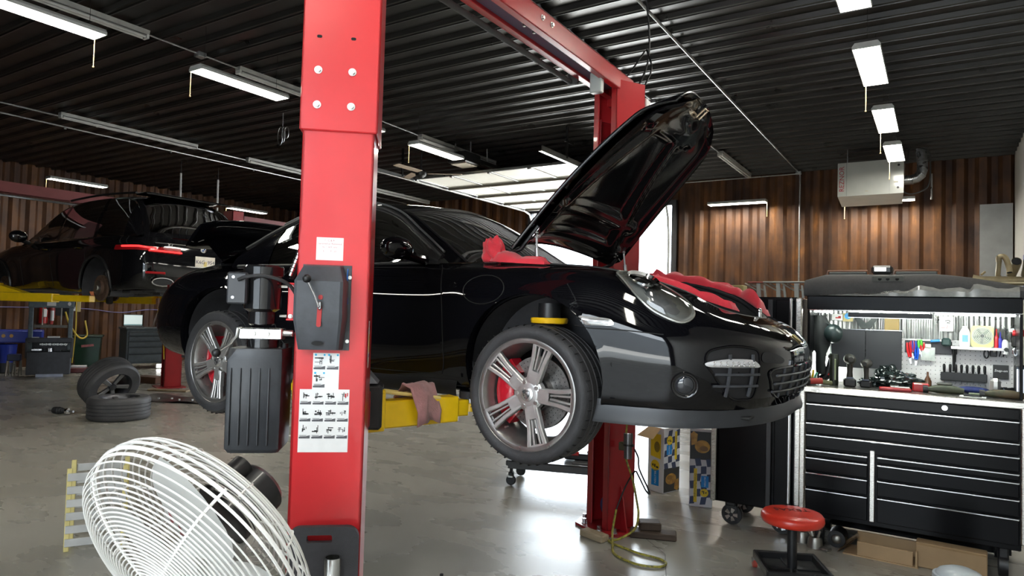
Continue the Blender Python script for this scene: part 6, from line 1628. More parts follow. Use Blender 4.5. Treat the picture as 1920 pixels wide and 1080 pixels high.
HLED = mat('hutch_led', (.93, 1.0, .93), .4, emit=75.0)
for x, w_ in ((-.755, .13), (.20, .46), (-.31, .5)):
    m = MB(); m.box((x, 5.66 if w_ != .5 else 5.62, 1.718), (w_, .02, .012), .003); hu('led_tube', m, HLED)
m = MB(); m.box((-.797, 5.97, 1.31), (.028, .03, .18), .006); hu('led_tube', m, HLED)
def on(name, label, cat, x, y, z, rz=0, group=None): return thing(name, label, cat, (x, y, z), rz, group)
WZ = 1.16
# back-wall items
t = on('black_screen_panel', 'large flat black panel standing against the back of the hutch', 'panel', -.49, 5.97, 1.285)
m = MB(); m.box((-.125, 0, .15), (.245, .012, .30), .003); obj('panel_leaf', m, mat('matt_black_panel', (.020, .021, .024), .5, var=.15), t); m = MB(); m.box((.122, -.001, .15), (.245, .012, .295), .003); obj('panel_leaf', m, mat('matt_black_panel', (.020, .021, .024), .5), t)
m = MB(); m.box((0, 0, .302), (.49, .014, .004)); obj('panel_edge', m, TRIM, t)
t = on('v_bracket', 'dark V-shaped bracket above the black panel in the hutch', 'bracket', -.495, 6.03, 1.60)
m = MB(); m.prism([(-.09, .09), (-.055, .09), (0, .035), (.055, .09), (.09, .09), (.035, 0), (-.035, 0)], .02, frame((0, -.0, 0), (1, 0, 0), (0, 0, 1))); obj('plate', m, mat('dark_green_metal', (.025, .035, .033), .4, var=.2), t)
t = on('tan_panel', 'tan board standing behind the right end of the black panel', 'board', -.315, 6.01, 1.55); m = MB(); m.box((0, 0, .07), (.10, .01, .17), .002); obj('board', m, mat('tan_board', (.34, .23, .07), .5, var=.1), t)
def flat(name, label, cat, x, z, w, h, m_, y=6.03, extra=None):
    t = on(name, label, cat, x, y, z); m = MB(); m.box((0, 0, 0), (w, .003, h)); obj('sheet', m, m_, t)
    if extra: extra(t)
    return t
def ex1(t):
    m = MB(); m.new().box((.005, -.002, -.005), (.04, .001, .010)); m.new().box((.015, -.002, .004), (.02, .001, .010)); objs('drawn_mark', m, REDPRINT, t)
flat('sticker', 'white sticker with a red mark at the upper left of the hutch back', 'sticker', -.70, 1.68, .085, .05, WHITE, extra=ex1)
def ex2(t):
    m = MB(); m.disc((.0, -.002, .01), (0, -1, 0), .025, 16); obj('blue_disc', m, mat('blue_disc', (.05, .35, .75), .4, var=.1), t)
flat('sticker', 'yellow sticker with a blue disc at the upper left of the hutch back', 'sticker', -.625, 1.68, .075, .065, mat('sticker_yellow', (.65, .55, .25), .5, var=.1), extra=ex2)
def ex3(t):
    m = MB(); m.tube(spline([(-.012, -.002, .022), (.012, -.002, .028), (.018, -.002, .015), (0, -.002, .008), (.02, -.002, .002)], 5), .0022, 5); obj('black_sketch', m, PRINT, t, kind='stuff')
    m = text_mb('Jo', .03, frame((.008, -.002, -.022), (1, 0, 0), (0, 0, 1)), shear=.25); m.box((-.02, -.002, -.03), (.03, .0008, .003)); obj('red_script', m, REDPRINT, t, kind='stuff')
flat('paper_sign', 'white paper with a black sketch and red script hung in the hutch', 'sign', .044, 1.65, .082, .11, WHITE, y=6.02, extra=ex3)
def ex4(t):
    m = text_mb('Snap-on', .024, frame((0, -.003, .008), (1, 0, 0), (0, 0, 1)), shear=.25); obj('lettering', m, WHITE, t)
flat('black_sign', 'black sign with white script lettering on the peg board', 'sign', .372, 1.315, .093, .10, PRINT, y=6.02, extra=ex4)
t = on('magnetic_strip', 'long dark magnetic tool holder across the peg board', 'tool holder', -.075, 6.02, 1.47); m = MB(); m.box((0, 0, 0), (.305, .012, .095), .003); obj('holder', m, mat('holder_charcoal', (.035, .035, .04), .5, var=.2), t)
REDH, BLUEH, GREENH = mat('red_handle', (.55, .015, .02), .3, coat=.3, var=.1), mat('blue_handle', (.01, .09, .55), .3, coat=.3, var=.1), mat('green_handle', (.10, .60, .05), .35, var=.1)
for lab, x, z, L, m_, tilt in (('red handled pliers hanging first from the left on the dark holder', -.205, 1.50, .13, REDH, -.12), ('dark red pliers hanging second from the left on the dark holder', -.178, 1.515, .10, mat('maroon_handle', (.30, .015, .04), .35, var=.1), -.06),
    ('short blue handled pliers hanging between red and bright blue ones', -.163, 1.515, .08, mat('navy_handle', (.02, .05, .35), .35, var=.1), .0), ('long bright blue pliers hanging lowest on the dark holder', -.146, 1.485, .13, BLUEH, .05), ('green handled tool hanging on the dark holder', -.127, 1.525, .07, GREENH, 0), ('small red tool hanging right of the green one on the dark holder', -.110, 1.505, .07, REDH, .05)):
    t = on('pliers', lab, 'pliers', x, 6.0, z); Mx = Matrix.Rotation(tilt, 4, 'Y')
    for s in (-1, 1):
        m = MB(); m.tube([(s*.008, -.005, .0), (s*.010, -.010, -L*.4), (s*.006, -.008, -L*.85)], [.006, .0085, .007], 8, M=Mx); obj('handle', m, m_, t)
    m = MB(); m.prism([(-.010, 0), (.010, 0), (.005, -.05), (-.005, -.05)], .008, Mx @ frame((0, -.004, -L*.85), (1, 0, 0), (0, 0, 1))); m.cyl((0, -.012, -L*.86), (0, .004, -L*.86), .009, n=10, M=Mx); obj('jaws', m, STEEL, t)
t = on('parts_bag', 'small clear bag hanging below the red pliers', 'bag', -.075, 5.99, 1.45); m = MB(); m.grid([[(-.045+.09*u/4, -.012*sin(PI*u/4)*sin(PI*v/4), .02-.10*v/4) for v in range(5)] for u in range(5)]); m.grid([[(-.045+.09*u/4, .002, .02-.10*v/4) for v in range(5)] for u in range(5)], flip=True); obj('pouch', m, mat('cloudy_bag', (.55, .60, .56), .15, coat=.5, var=.25, vscale=30), t); m = MB(); m.box((0, -.004, .03), (.04, .01, .03), .004); obj('header_card', m, mat('pale_card', (.6, .58, .5), .5), t)
t = on('cordless_ratchet', 'blue and dark green power ratchet lying across the dark holder', 'power tool', .0, 6.0, 1.525); m = MB(); m.tube([(-.06, -.015, -.008), (.0, -.015, .0)], .010, 8); obj('handle', m, mat('light_blue_handle', (.05, .28, .65), .4, var=.1), t); m = MB(); m.box((.04, -.02, -.01), (.06, .04, .06), .012); obj('body', m, mat('tool_dark_green', (.03, .06, .055), .45, var=.3), t)
# shelf with fan, jug, bottles
t = on('peg_shelf', 'narrow white shelf on the peg board carrying a small fan', 'shelf', .225, 5.97, 1.485); m = MB(); m.box((0, .0, 0), (.31, .11, .006), .002); m.box((0, -.054, -.006), (.31, .004, .02)); obj('shelf_plate', m, PEG, t)
m = MB()
for x in (-.12, .12): m.new().add([(x-.003, .05, 0), (x-.003, -.05, 0), (x-.003, .05, -.06), (x+.003, .05, 0), (x+.003, -.05, 0), (x+.003, .05, -.06)], [(0, 1, 2), (5, 4, 3), (0, 3, 4, 1), (1, 4, 5, 2), (2, 5, 3, 0)])
objs('bracket', m, BLACK, t)
SZ = 1.4885
t = on('desk_fan', 'small square cream fan with round grille on the peg board shelf', 'fan', .258, 5.965, SZ)
CREAM = mat('cream_plastic', (.62, .58, .24), .4, var=.05)
m = MB(); m.prism(rrect(.135, .155, .022, 4), .05, frame((0, .02, .0775), (1, 0, 0), (0, 0, 1))); obj('case', m, CREAM, t)
m = MB()
for r_ in (.015, .025, .035, .045, .055, .062): m.new().tube([(r_*cos(2*PI*k/26), -.036, .082+r_*sin(2*PI*k/26)) for k in range(26)], .0016, 5, closed=True)
objs('grille_ring', m, mat('grille_white', (.75, .76, .70), .35, var=.05), t)
m = MB(); m.prism([(.060*cos(2*PI*k/26), .060*sin(2*PI*k/26)) for k in range(26)], .001, frame((0, -.0305, .082), (1, 0, 0), (0, 0, 1))); obj('grille_back', m, mat('grille_backing', (.26, .29, .22), .6, var=.1), t)  # dull green disc behind the grille rings
m = MB()
for k in range(5): m.new().box((.032, -.0335, 0), (.05, .002, .016), 0, Matrix.Translation((0, 0, .082)) @ Matrix.Rotation(2*PI*k/5+.4, 4, 'Y') @ Matrix.Translation((0, 0, 0)))
objs('blade', m, mat('fan_olive', (.10, .12, .09), .4, var=.1), t)
m = MB(); m.disc((0, -.038, .082), (0, -1, 0), .013, 16); obj('hub', m, mat('fan_hub', (.08, .09, .08), .4), t)
t = on('white_jug', 'white plastic jug with blue label beside the cream fan', 'jug', .155, 5.965, SZ); m = MB(); m.lathe([(0, 0), (.035, 0), (.037, .01), (.037, .10), (.018, .135), (.014, .15), (0, .15)], 18); obj('jug_body', m, WHITE, t); m = MB(); m.box((.0, -.037, .06), (.035, .004, .05)); obj('label', m, mat('label_blue', (.15, .35, .70), .4, var=.1), t)
for lab, x, c_, h_ in (('red spray bottle right of the cream fan', .342, REDH, .10), ('dark blue spray bottle between red bottle and white can', .364, mat('navy_bottle', (.03, .03, .30), .35, var=.1), .085)):
    t = on('bottle', lab, 'bottle', x, 5.95, SZ); m = MB(); m.lathe([(0, 0), (.013, 0), (.014, .005), (.014, h_*.75), (.006, h_*.9), (0, h_*.9)], 14); obj('bottle_body', m, c_, t); m = MB(); m.lathe([(0, h_*.9), (.005, h_*.9), (.004, h_*1.35), (0, h_*1.35)], 10); obj('nozzle', m, c_, t)
t = on('spray_can', 'white and black spray can at the right end of the shelf', 'spray can', .392, 5.95, 1.475); m = MB(); m.lathe([(0, -.03), (.022, -.03), (.023, .05), (.018, .065), (.010, .075), (0, .075)], 16); obj('can', m, WHITE, t); m = MB(); m.disc((.006, -.0235, .005), (0, -1, 0), .014, 14); obj('black_label', m, PRINT, t)
t = on('handle_rack', 'black rail holding a row of black handled drivers on the peg board', 'tool rack', .148, 6.0, 1.262); m = MB(); m.box((0, -.0, 0), (.285, .045, .06), .004); obj('rail', m, mat('rack_black', (.018, .018, .02), .5, var=.2), t)
for k, x in enumerate((-.12, -.082, -.047, -.012, .022, .058, .092, .128)):
    t = on('driver', ('first', 'second', 'third', 'fourth', 'fifth', 'sixth', 'seventh', 'eighth')[k]+' black handled driver from the left in the black rail', 'screwdriver', .148+x, 5.995, 1.292, 0, 'drivers in the black rail'); m = MB(); m.tube([(0, 0, 0), (0, 0, .02), (0, 0, .05), (0, 0, .062)], [.006, .009, .010, .006], 8); obj('handle', m, BLACK, t); m = MB(); m.cyl((0, 0, .0), (0, 0, -.085), .003, n=6); obj('shaft', m, STEEL, t)
t = on('cable_loop', 'black cable loop hanging under the shelf', 'cable', .285, 6.0, 1.44); m = MB(); m.tube([(.014*cos(2*PI*k/16), -.005, .03*sin(2*PI*k/16)) for k in range(16)], .005, 6, closed=True); obj('loop', m, BLACK, t)
t = on('black_pouch', 'small black box hanging under the shelf beside the cable loop', 'case', .328, 6.0, 1.45); m = MB(); m.box((0, 0, 0), (.042, .02, .055), .004); obj('case', m, BLACK, t); m = MB(); m.box((.004, -.011, .012), (.015, .002, .014)); obj('label', m, mat('tan_label', (.4, .38, .3), .5), t)
t = on('hook_tools', 'pair of thin black hooks hanging right of the small black box', 'hook', .365, 6.0, 1.46); m = MB()
for x in (0, .022): m.new().tube([(x, 0, .03), (x+.004, -.01, 0), (x-.004, -.01, -.035)], .004, 6)
objs('hook', m, BLACK, t)
t = on('hanging_tool', 'dark hanging pick set at the left end of the peg board tools', 'tool', .085, 6.0, 1.46); m = MB(); m.tube([(0, 0, .03), (.005, 0, -.03), (0, 0, -.16)], [.008, .012, .006], 8); m.tube([(.015, 0, .02), (.012, 0, -.09)], .005, 6); obj('picks', m, BLACK, t)
# worktop items
def impact(label, x, y, rz):
    t = on('impact_wrench', label, 'power tool', x, y, WZ, rz)
    DG = mat('tool_olive_black', (.035, .034, .028), .5, var=.3, vscale=20)
    m = MB(); m.box((0, .0, .03), (.085, .075, .06), .010); obj('battery', m, BLACK, t)
    m = MB(); m.tube([(0, 0, .06), (0, -.004, .11), (0, -.010, .17)], [.024, .019, .022], 12); obj('grip', m, DG, t)
    m = MB(); m.lathe([(0, -.075), (.03, -.072), (.038, -.05), (.039, .03), (.030, .06), (.018, .075), (0, .075)], 20, Matrix.Translation((0, -.0, .205)) @ Matrix.Rotation(radians(90), 4, 'X')); obj('motor_head', m, DG, t)
    m = MB(); m.box((0, -.02, .065), (.05, .02, .012), .003); obj('battery_clip', m, mat('grey_blue_clip', (.12, .14, .2), .5, var=.2), t); return t
impact('larger cordless impact wrench standing on its battery in front of the black panel', -.572, 5.68, .2)
i2 = impact('smaller cordless impact wrench standing right of the larger one', -.463, 5.70, -.1); i2.scale = (.9, .9, .86)
t = on('bar_light', 'tall dark green cylindrical work light standing at the left of the worktop', 'work light', -.682, 5.70, WZ); m = MB(); m.lathe([(0, 0), (.030, 0), (.032, .01), (.032, .22), (.028, .235), (0, .235)], 20); obj('barrel', m, mat('dark_olive', (.03, .035, .025), .4, var=.2), t); m = MB(); m.box((.012, -.031, .12), (.012, .006, .16), .002); obj('strip', m, mat('pale_green_strip', (.35, .42, .22), .3, var=.1), t)
t = on('cordless_drill', 'small red cordless drill lying at the left front of the worktop', 'power tool', -.775, 5.55, WZ, .5); m = MB(); m.cyl((-.06, 0, .03), (.03, 0, .035), .024, n=14); obj('body', m, mat('drill_red', (.42, .04, .03), .4, var=.2), t); m = MB(); m.cyl((-.105, 0, .03), (-.06, 0, .03), .020, .024, n=14); obj('chuck', m, BLACK, t); m = MB(); m.disc((-.1055, 0, .03), (-1, 0, 0), .015, 14); obj('lens', m, WHITE, t); m = MB(); m.tube([(.02, 0, .03), (.08, .02, .022), (.11, .03, .02)], .018, 10); obj('grip', m, mat('drill_olive', (.16, .16, .08), .5, var=.3), t)
def crumple(name, label, cat, loc, sx, sy, sz, m_, seed, n=26, amp=.35, rz=0, group=None, angle=25):
    t = thing(name, label, cat, loc, rz, group); m = MB(); P = []
    for i in range(n+1):
        a = PI*i/n; row = []
        for k in range(n*2):
            b = 2*PI*k/(n*2); d = Vector((sin(a)*cos(b), sin(a)*sin(b), cos(a)))
            q = 1+amp*(mnoise.noise(d*2.3+Vector((seed, 0, 0)))+.6*abs(mnoise.noise(d*5+Vector((0, seed, 0))))-.3)
            p = Vector((d.x*sx*q, d.y*sy*q, max(0.0, d.z*q*sz+sz*.62))); row.append(p)
        P.append(row)
    m.grid(P, cv=True, flip=True); obj('cloth' if 'rag' in name or 'cloth' in name else 'film', m, m_, t, angle=angle); return t
BAGM = mat('black_green_bin_bag', (.012, .020, .019), .18, coat=.4, var=.4, vscale=8)
crumple('plastic_bag', 'crumpled shiny black plastic bag heaped on the worktop', 'bag', (-.27, 5.83, WZ), .165, .11, .075, BAGM, 3.1)
crumple('plastic_bag', 'small crumpled black bag behind the larger crumpled bag', 'bag', (-.33, 5.92, WZ+.02), .09, .07, .09, BAGM, 7.7)
crumple('plastic_bag', 'low crumpled black bag between the impact wrenches', 'bag', (-.43, 5.84, WZ), .10, .08, .04, BAGM, 5.2)
t = on('red_case', 'small open red plastic case on the worktop right of the bags', 'case', -.115, 5.70, WZ, .1); m = MB(); m.box((0, 0, .03), (.10, .08, .06), .006); obj('case', m, REDH, t); m = MB(); m.box((.0, 0, .0605), (.07, .05, .003)); obj('case_inside', m, mat('case_brown', (.25, .12, .08), .6), t)
t = on('brown_bottle', 'brown bottle standing between the bags and the red case', 'bottle', -.075, 5.93, WZ); m = MB(); m.lathe([(0, 0), (.025, 0), (.026, .06), (.008, .10), (.007, .13), (0, .13)], 16); obj('glass', m, mat('brown_glass', (.14, .06, .03), .2, coat=.5, var=.2), t)
t = on('red_tray', 'flat red tool tray with white papers at the front of the worktop', 'tray', -.27, 5.60, WZ, .1); m = MB(); m.box((0, 0, .012), (.20, .09, .022), .005); obj('tray', m, REDH, t); m = MB(); m.new().box((.03, .0, .027), (.12, .05, .006), .002); objs('paper', m, WHITE, t)
OLIVE = mat('olive_tool_grip', (.06, .07, .04), .5, var=.4, vscale=20)
for lab, x, y, rz, m_ in (('dark olive power tool lying in front of the yellow block', .03, 5.66, .05, OLIVE), ('olive and brown power tool lying at the right front of the worktop', .36, 5.62, -.05, mat('olive_brown_grip', (.14, .09, .05), .5, col2=(.05, .06, .03), vscale=12))):
    t = on('power_tool', lab, 'power tool', x, y, WZ, rz); m = MB(); m.tube([(-.10, 0, .025), (-.05, 0, .03), (.05, 0, .03), (.11, .01, .025)], [.016, .028, .030, .022], 12); obj('body', m, m_, t); m = MB(); m.cyl((-.13, 0, .025), (-.10, 0, .025), .025, n=12); obj('head', m, BLACK, t)
t = on('blue_glove', 'dark blue glove lying below the driver rail', 'glove', .20, 5.85, WZ); m = MB(); m.sphere((0, 0, .025), .025, 14, 8, (4.2, 1.6, 1)); obj('palm', m, mat('navy_cloth', (.02, .035, .16), .7, var=.3, vscale=30), t); m = MB()
for k in range(4): m.new().tube([(-.06, -.03+.02*k, .02), (-.12, -.035+.025*k, .016), (-.15, -.035+.028*k, .012)], .010, 8)
objs('finger', m, mat('black_cloth', (.012, .012, .016), .7, var=.3), t)
t = on('yellow_block', 'yellow folded cloth on the worktop below the driver rail', 'cloth', .03, 5.88, WZ); m = MB(); m.box((0, 0, .022), (.085, .07, .04), .008); obj('fold', m, mat('dull_yellow_cloth', (.42, .36, .14), .7, var=.2), t); m = MB(); m.box((0, 0, .052), (.10, .06, .018), .008); obj('grey_pad', m, mat('grey_pad', (.12, .12, .11), .6, var=.3), t)
t = on('paper_sheet', 'white paper lying flat at the front right of the worktop', 'paper', .19, 5.56, WZ+.001, -.08); m = MB(); m.box((0, 0, .0015), (.15, .12, .002)); obj('sheet', m, WHITE, t); m = MB(); m.cyl((-.05, -.01, .006), (.05, .0, .006), .004, n=8); obj('pen_shaped_clip', m, PRINT, t)
t = on('scraper', 'pale handled scraper lying across the worktop edge behind the paper', 'tool', .26, 5.66, WZ, -.1); m = MB(); m.tube([(-.09, 0, .012), (.07, 0, .014)], [.008, .012], 8); obj('handle', m, mat('pale_green_handle', (.30, .34, .24), .5, var=.2), t)
t = on('tape_roll', 'silver tape roll standing on edge beside the black sign', 'tape', .326, 5.76, WZ); m = MB(); m.box((0, 0, .062), (.062, .045, .124), .02); obj('roll', m, mat('silver_tape', (.50, .50, .47), .3, .6, var=.1), t)
t = on('flashlight', 'black flashlight with blue-grey lens lying left of the tablet', 'flashlight', .40, 5.72, WZ+.02, .3); m = MB(); m.cyl((.05, .02, .03), (-.02, 0, .02), .020, .026, n=16); m.cyl((-.02, 0, .02), (-.035, -.005, .018), .032, n=16); obj('barrel', m, BLACK, t); m = MB(); m.disc((-.0353, -.005, .018), (-1, -.1, -.1), .028, 16); obj('lens', m, mat('flash_lens', (.18, .22, .32), .1, coat=.6), t); m = MB(); m.box((.0, .0, -.008), (.04, .03, .022), .004); obj('cradle', m, BLACK, t)
t = on('tablet', 'black tablet with a pale screen standing at the right frame edge', 'tablet', .505, 5.70, WZ, -.1); m = MB(); m.box((0, 0, .115), (.16, .02, .225), .008); obj('shell', m, BLACK, t); m = MB(); m.box((0, -.011, .115), (.13, .003, .19)); s_ = obj('screen', m, mat('tablet_screen', (.72, .78, .86), .2, emit=.75), t); m = MB(); m.box((0, -.0128, .205), (.13, .001, .012)); obj('menu_bar', m, mat('tablet_bar', (.05, .08, .12), .3), s_); m = MB(); m.box((0, .05, .01), (.12, .1, .02), .004); obj('foot', m, BLACK, t)
t = on('impact_driver', 'red and black power driver hanging at the right end of the hutch', 'power tool', .462, 5.93, 1.50); m = MB(); m.cyl((-.03, 0, .10), (.06, 0, .10), .024, n=16); obj('body', m, REDH, t); m = MB(); m.box((-.01, 0, .04), (.05, .04, .09), .012); obj('grip', m, BLACK, t); m = MB(); m.cyl((-.05, 0, .115), (-.02, 0, .118), .016, n=12); obj('nose', m, WHITE, t)
t = on('chrome_lamp', 'round chrome inspection lamp hanging left of the tablet top', 'lamp', .455, 5.86, 1.42); m = MB(); m.tube([(.022*cos(2*PI*k/18), 0, .05+.028*sin(2*PI*k/18)) for k in range(18)], .007, 8, closed=True); obj('ring', m, CHROME, t); m = MB(); m.box((0, 0, .0), (.02, .02, .07), .006); obj('stem', m, ZINC, t)
t = on('black_jacket', 'black apron hanging with a hood at the left end of the hutch', 'apron', -.80, 5.80, 1.69)
m = MB(); P = []
for i in range(15):
    z = -.46*i/14; row = []
    w_ = .035+.04*sin(PI*min(1, i/9))*(1 if i < 10 else max(.25, 1-(i-9)/6))
    for k in range(14):
        a = 2*PI*k/14; row.append((w_*cos(a)*(1+.25*sin(3*a+i*.4))+.02*(i/14), .03*sin(a)*(1+.2*cos(4*a)), z))
    P.append(row)
m.grid(P, cv=True, flip=True); obj('apron_cloth', m, mat('black_cotton', (.010, .012, .012), .75, var=.3, vscale=20), t, angle=60)
m = MB(); m.sphere((.10, -.02, -.14), .075, 18, 10, (.9, .7, 1.0)); m.add([(.05, -.03, -.06), (.15, -.06, -.11), (.16, .02, -.11), (.05, .03, -.05)], [(0, 1, 2, 3)]); obj('hood', m, mat('dark_teal_mask', (.018, .030, .030), .35, var=.3), t, angle=60)
m = MB(); m.tube([(0, 0, 0), (.0, 0, .02), (.01, -.01, .03)], .004, 6); obj('hook', m, STEEL, t)
t = on('hanging_cable', 'thin black cable hanging below the apron to the worktop', 'cable', -.79, 5.74, 1.24); m = MB(); m.tube([(.0, 0, .02), (-.01, 0, -.02), (.0, 0, -.07)], .006, 6); obj('cord', m, BLACK, t)
t = on('green_scraper', 'green and yellow handled tool in a cup at the left end of the worktop', 'tool', -.83, 5.66, WZ, 0); m = MB(); m.lathe([(0, 0), (.03, 0), (.032, .05), (0, .05)], 14); obj('cup', m, mat('grey_cup', (.2, .22, .2), .4, var=.2), t); m = MB(); m.tube([(0, 0, .03), (.01, 0, .11)], .008, 8); obj('yellow_handle', m, YELLOW, t); m = MB(); m.tube([(.01, 0, .03), (.035, 0, .09)], .007, 8); obj('green_handle', m, mat('teal_handle', (.1, .45, .32), .4), t)
t = on('dark_gearbox', 'dark angle grinder between the cup and the tall green light', 'power tool', -.745, 5.82, WZ); m = MB(); m.tube([(-.04, 0, .03), (.0, 0, .06), (.02, 0, .13), (.03, 0, .2)], [.03, .035, .028, .02], 12); m.sphere((.03, -.01, .21), .026, 12, 8); obj('body', m, BLACK, t)
m = MB(); m.tube([(-.03, -.02, .02), (.04, -.03, .10), (.045, -.03, .14)], .007, 8); obj('guard', m, REDH, t)
# locker at the left end of the chest
LK = thing('tool_locker', 'tall black side locker with bright edge strips left of the tool chest', 'locker', (-1.215, 5.77, 0))
def lk_(name, mb, m_, **k): return wobj(name, mb, m_, LK, **k)
m = MB(); m.box((-1.215, 5.79, 1.005), (.60, .58, 1.63), .006); lk_('carcass', m, TBX)
m = MB(); m.box((-1.285, YF+.03, 1.0), (.40, .03, 1.60), .005); d_ = lk_('door', m, TBX); m = MB(); m.box((-1.09, YF+.0, 1.45), (.02, .03, .16), .005); 
m = MB(); m.box((-1.105, YF+.012, 1.0), (.035, .012, 1.60), .003); obj('door_handle_channel', m, mat('channel_black', (.02, .02, .022), .3, var=.2), d_)
m = MB(); m.box((-1.0, YF+.03, 1.0), (.13, .03, 1.60), .005); lk_('door', m, TBX)
for x, w_ in ((-1.515, .04), (-.955, .022), (-.895, .042)):
    m = MB(); m.box((x, YF+.005, 1.04 if x > -1.2 else .93), (w_, .05, 1.55 if x > -1.2 else 1.46), .008); lk_('edge_strip', m, STAIN if w_ > .03 else TRIM)
for x in (-1.40, -1.02):
    for y in (5.60, 6.0):
        m = MB(); m.lathe([(.045, -.025), (.078, -.025), (.082, -.015), (.082, .015), (.078, .025), (.045, .025)], 24, Matrix.Translation((x, y, .082)) @ Matrix.Rotation(radians(90), 4, 'X'), closed=True); c_ = lk_('caster', m, BLACK)
        m = MB(); m.lathe([(0, -.028), (.05, -.028), (.055, -.02), (.055, .02), (.0, .02)], 20, Matrix.Translation((x, y, .082)) @ Matrix.Rotation(radians(90), 4, 'X')); obj('wheel_disc', m, mat('caster_dark', (.03, .03, .032), .4, .5), c_)
        m = MB()
        for k in range(5): m.new().prism([(.015, -.008), (.05, -.016), (.05, .016), (.015, .008)], .006, Matrix.Translation((x, y-.029, .082)) @ Matrix.Rotation(radians(90), 4, 'X') @ Matrix.Rotation(2*PI*k/5, 4, 'Z'))
        objs('wheel_spoke', m, CHROME, c_)
        m = MB(); m.box((x, y, .175), (.08, .1, .05), .01); m.box((x+.045, y, .12), (.006, .06, .12), .002); m.box((x-.045, y, .12), (.006, .06, .12), .002); obj('fork', m, BLACK, c_)
# on top of the hutch and locker
TOPZ = 1.836
t = on('cargo_shelf', 'dark grey moulded car parcel shelf lying along the top of the hutch', 'car part', -.20, 5.74, TOPZ)
GREYT = mat('grey_trim_felt', (.060, .060, .060), .75, var=.15, vscale=60)
m = MB(); rows = []
for i in range(41):
    x = -.68+1.40*i/40; e = max(0, min(1, (x+.68)/.14)); e2 = max(0, min(1, (.72-x)/.3)); h_ = .165-.10*max(0, (x-.15)/.57)**1.5
    h_ = h_*(.75+.25*e)
    rows.append([(x, -.18, .0), (x, -.19, .02), (x, -.19, h_*.55), (x, -.15, h_*.92), (x, -.08, h_), (x, .2, h_*.96), (x, .22, .0)])
m.grid(rows); m.add(rows[0], [tuple(range(7))]); m.add(rows[-1], [tuple(range(6, -1, -1))]); obj('shelf_shell', m, GREYT, t, angle=50)
m = MB(); m.prism(rrect(.20, .045, .012, 4), .006, frame((-.12, -.178, .128), (1, 0, 0), (0, -.35, 1))); po_ = obj('handle_recess', m, mat('recess_grey', (.11, .115, .105), .5, var=.1), t)
m = MB()
for x in (-.17, -.12, -.06): m.new().disc((x, -.187, .125), (0, -1, .3), .012, 12)
objs('recess_hole', m, DARK, t)
def tray_(label, x):
    t = on('car_speaker_tray', label, 'tray', x, 5.86, TOPZ+.15); m = MB(); m.box((0, 0, .022), (.265, .16, .045), .008); obj('tray', m, mat('tray_grey', (.13, .135, .125), .6, var=.1), t)
    m = MB(); m.tube([(-.14, -.085, .02), (-.137, -.085, .05), (.137, -.085, .05), (.14, -.085, .02)], .007, 6); obj('brown_edge', m, mat('brown_edge', (.20, .075, .03), .5, var=.2), t); return t
tray_('grey tray with a brown rim on top of the hutch, left of the black device', -.605); tray_('grey tray with a brown rim on top of the hutch, right of the black device', -.15)
t = on('camera_housing', 'small black device with a lit white window on top of the hutch', 'device', -.365, 5.72, TOPZ+.165); m = MB(); m.box((0, 0, .035), (.14, .11, .065), .016); obj('housing', m, mat('device_black', (.025, .025, .023), .35, var=.2), t); m = MB(); m.box((-.01, -.056, .038), (.075, .003, .026)); obj('window', m, mat('lit_window', (1, 1, .92), .3, emit=1.6), t); m = MB(); m.box((.0, 0, -.001), (.1, .08, .012), .003); obj('foot', m, BLACK, t)
t = on('plastic_sheet', 'clear crinkled plastic sheeting along the front of the hutch top', 'plastic sheet', -.16, 5.53, TOPZ)
m = MB(); G = []
for i in range(61):
    x = -.55+1.15*i/60; h_ = .012+.055*max(0, min(1, (x+.45)/.5))*(.6+.4*sin(5*x+1))+.02*mnoise.noise(Vector((x*9, 0, 0)))
    if x > .35: h_ += .03
    G.append([(x, -.03-.01*mnoise.noise(Vector((x*12, 3, 0))), .0), (x, -.035, h_*.6+.01*mnoise.noise(Vector((x*20, 1, 0)))), (x, -.0, h_+.012*mnoise.noise(Vector((x*16, 5, 0)))), (x, .06, h_*.8)])
m.grid(G); obj('film', m, mat('milky_film', (.50, .51, .48), .14, alpha=.55, coat=.5, var=.15, vscale=30), t, angle=20)
m = MB(); m.grid([[(-.6+1.2*i/20, -.028+.07*k, .004+.003*sin(i*1.3)) for k in range(2)] for i in range(21)]); obj('film_edge', m, mat('pale_film_edge', (.60, .60, .55), .3, var=.1), t)
EXM = mat('tan_cast_exhaust', (.36, .29, .17), .45, .5, var=.3, vscale=14)
t = on('exhaust_manifold', 'tan metal exhaust manifold with open pipe ends at the right of the hutch top', 'car part', .36, 5.72, TOPZ+.06)
m = MB(); m.tube([(-.17, -.05, .08), (-.12, -.05, .07), (.0, -.03, .06), (.14, .0, .06)], [.022, .020, .03, .03], 12, caps=False); m.box((.02, .0, .045), (.22, .12, .03), .01); obj('log_pipe', m, EXM, t)
for pts, r_ in ((((-.02, -.03, .19), (-.02, -.04, .22), (.01, -.05, .22), (.03, -.07, .16), (.035, -.09, .11)), .018), (((.05, .04, .1), (.07, .0, .16), (.075, -.06, .19)), .030), (((.13, .04, .1), (.14, .0, .16), (.14, -.06, .19)), .030)):
    m = MB(); m.tube(spline(pts, 5), r_, 14, caps=False); p_ = obj('outlet_pipe', m, EXM, t); e = Vector(pts[-1]); d_ = (e-Vector(pts[-2])).normalized(); m = MB(); m.disc(e-d_*.004, d_, r_*.9, 16); obj('pipe_bore', m, DARK, p_)
m = MB(); m.tube([(-.02, -.03, .19), (-.025, 0, .1), (.0, .02, .06)], .016, 10); obj('outlet_pipe', m, EXM, t)
m = MB(); m.new().box((-.06, -.06, .035), (.06, .05, .02), .006); m.new().cyl((-.12, -.06, .10), (-.10, -.04, .12), .008, n=8); objs('flange', m, EXM, t)
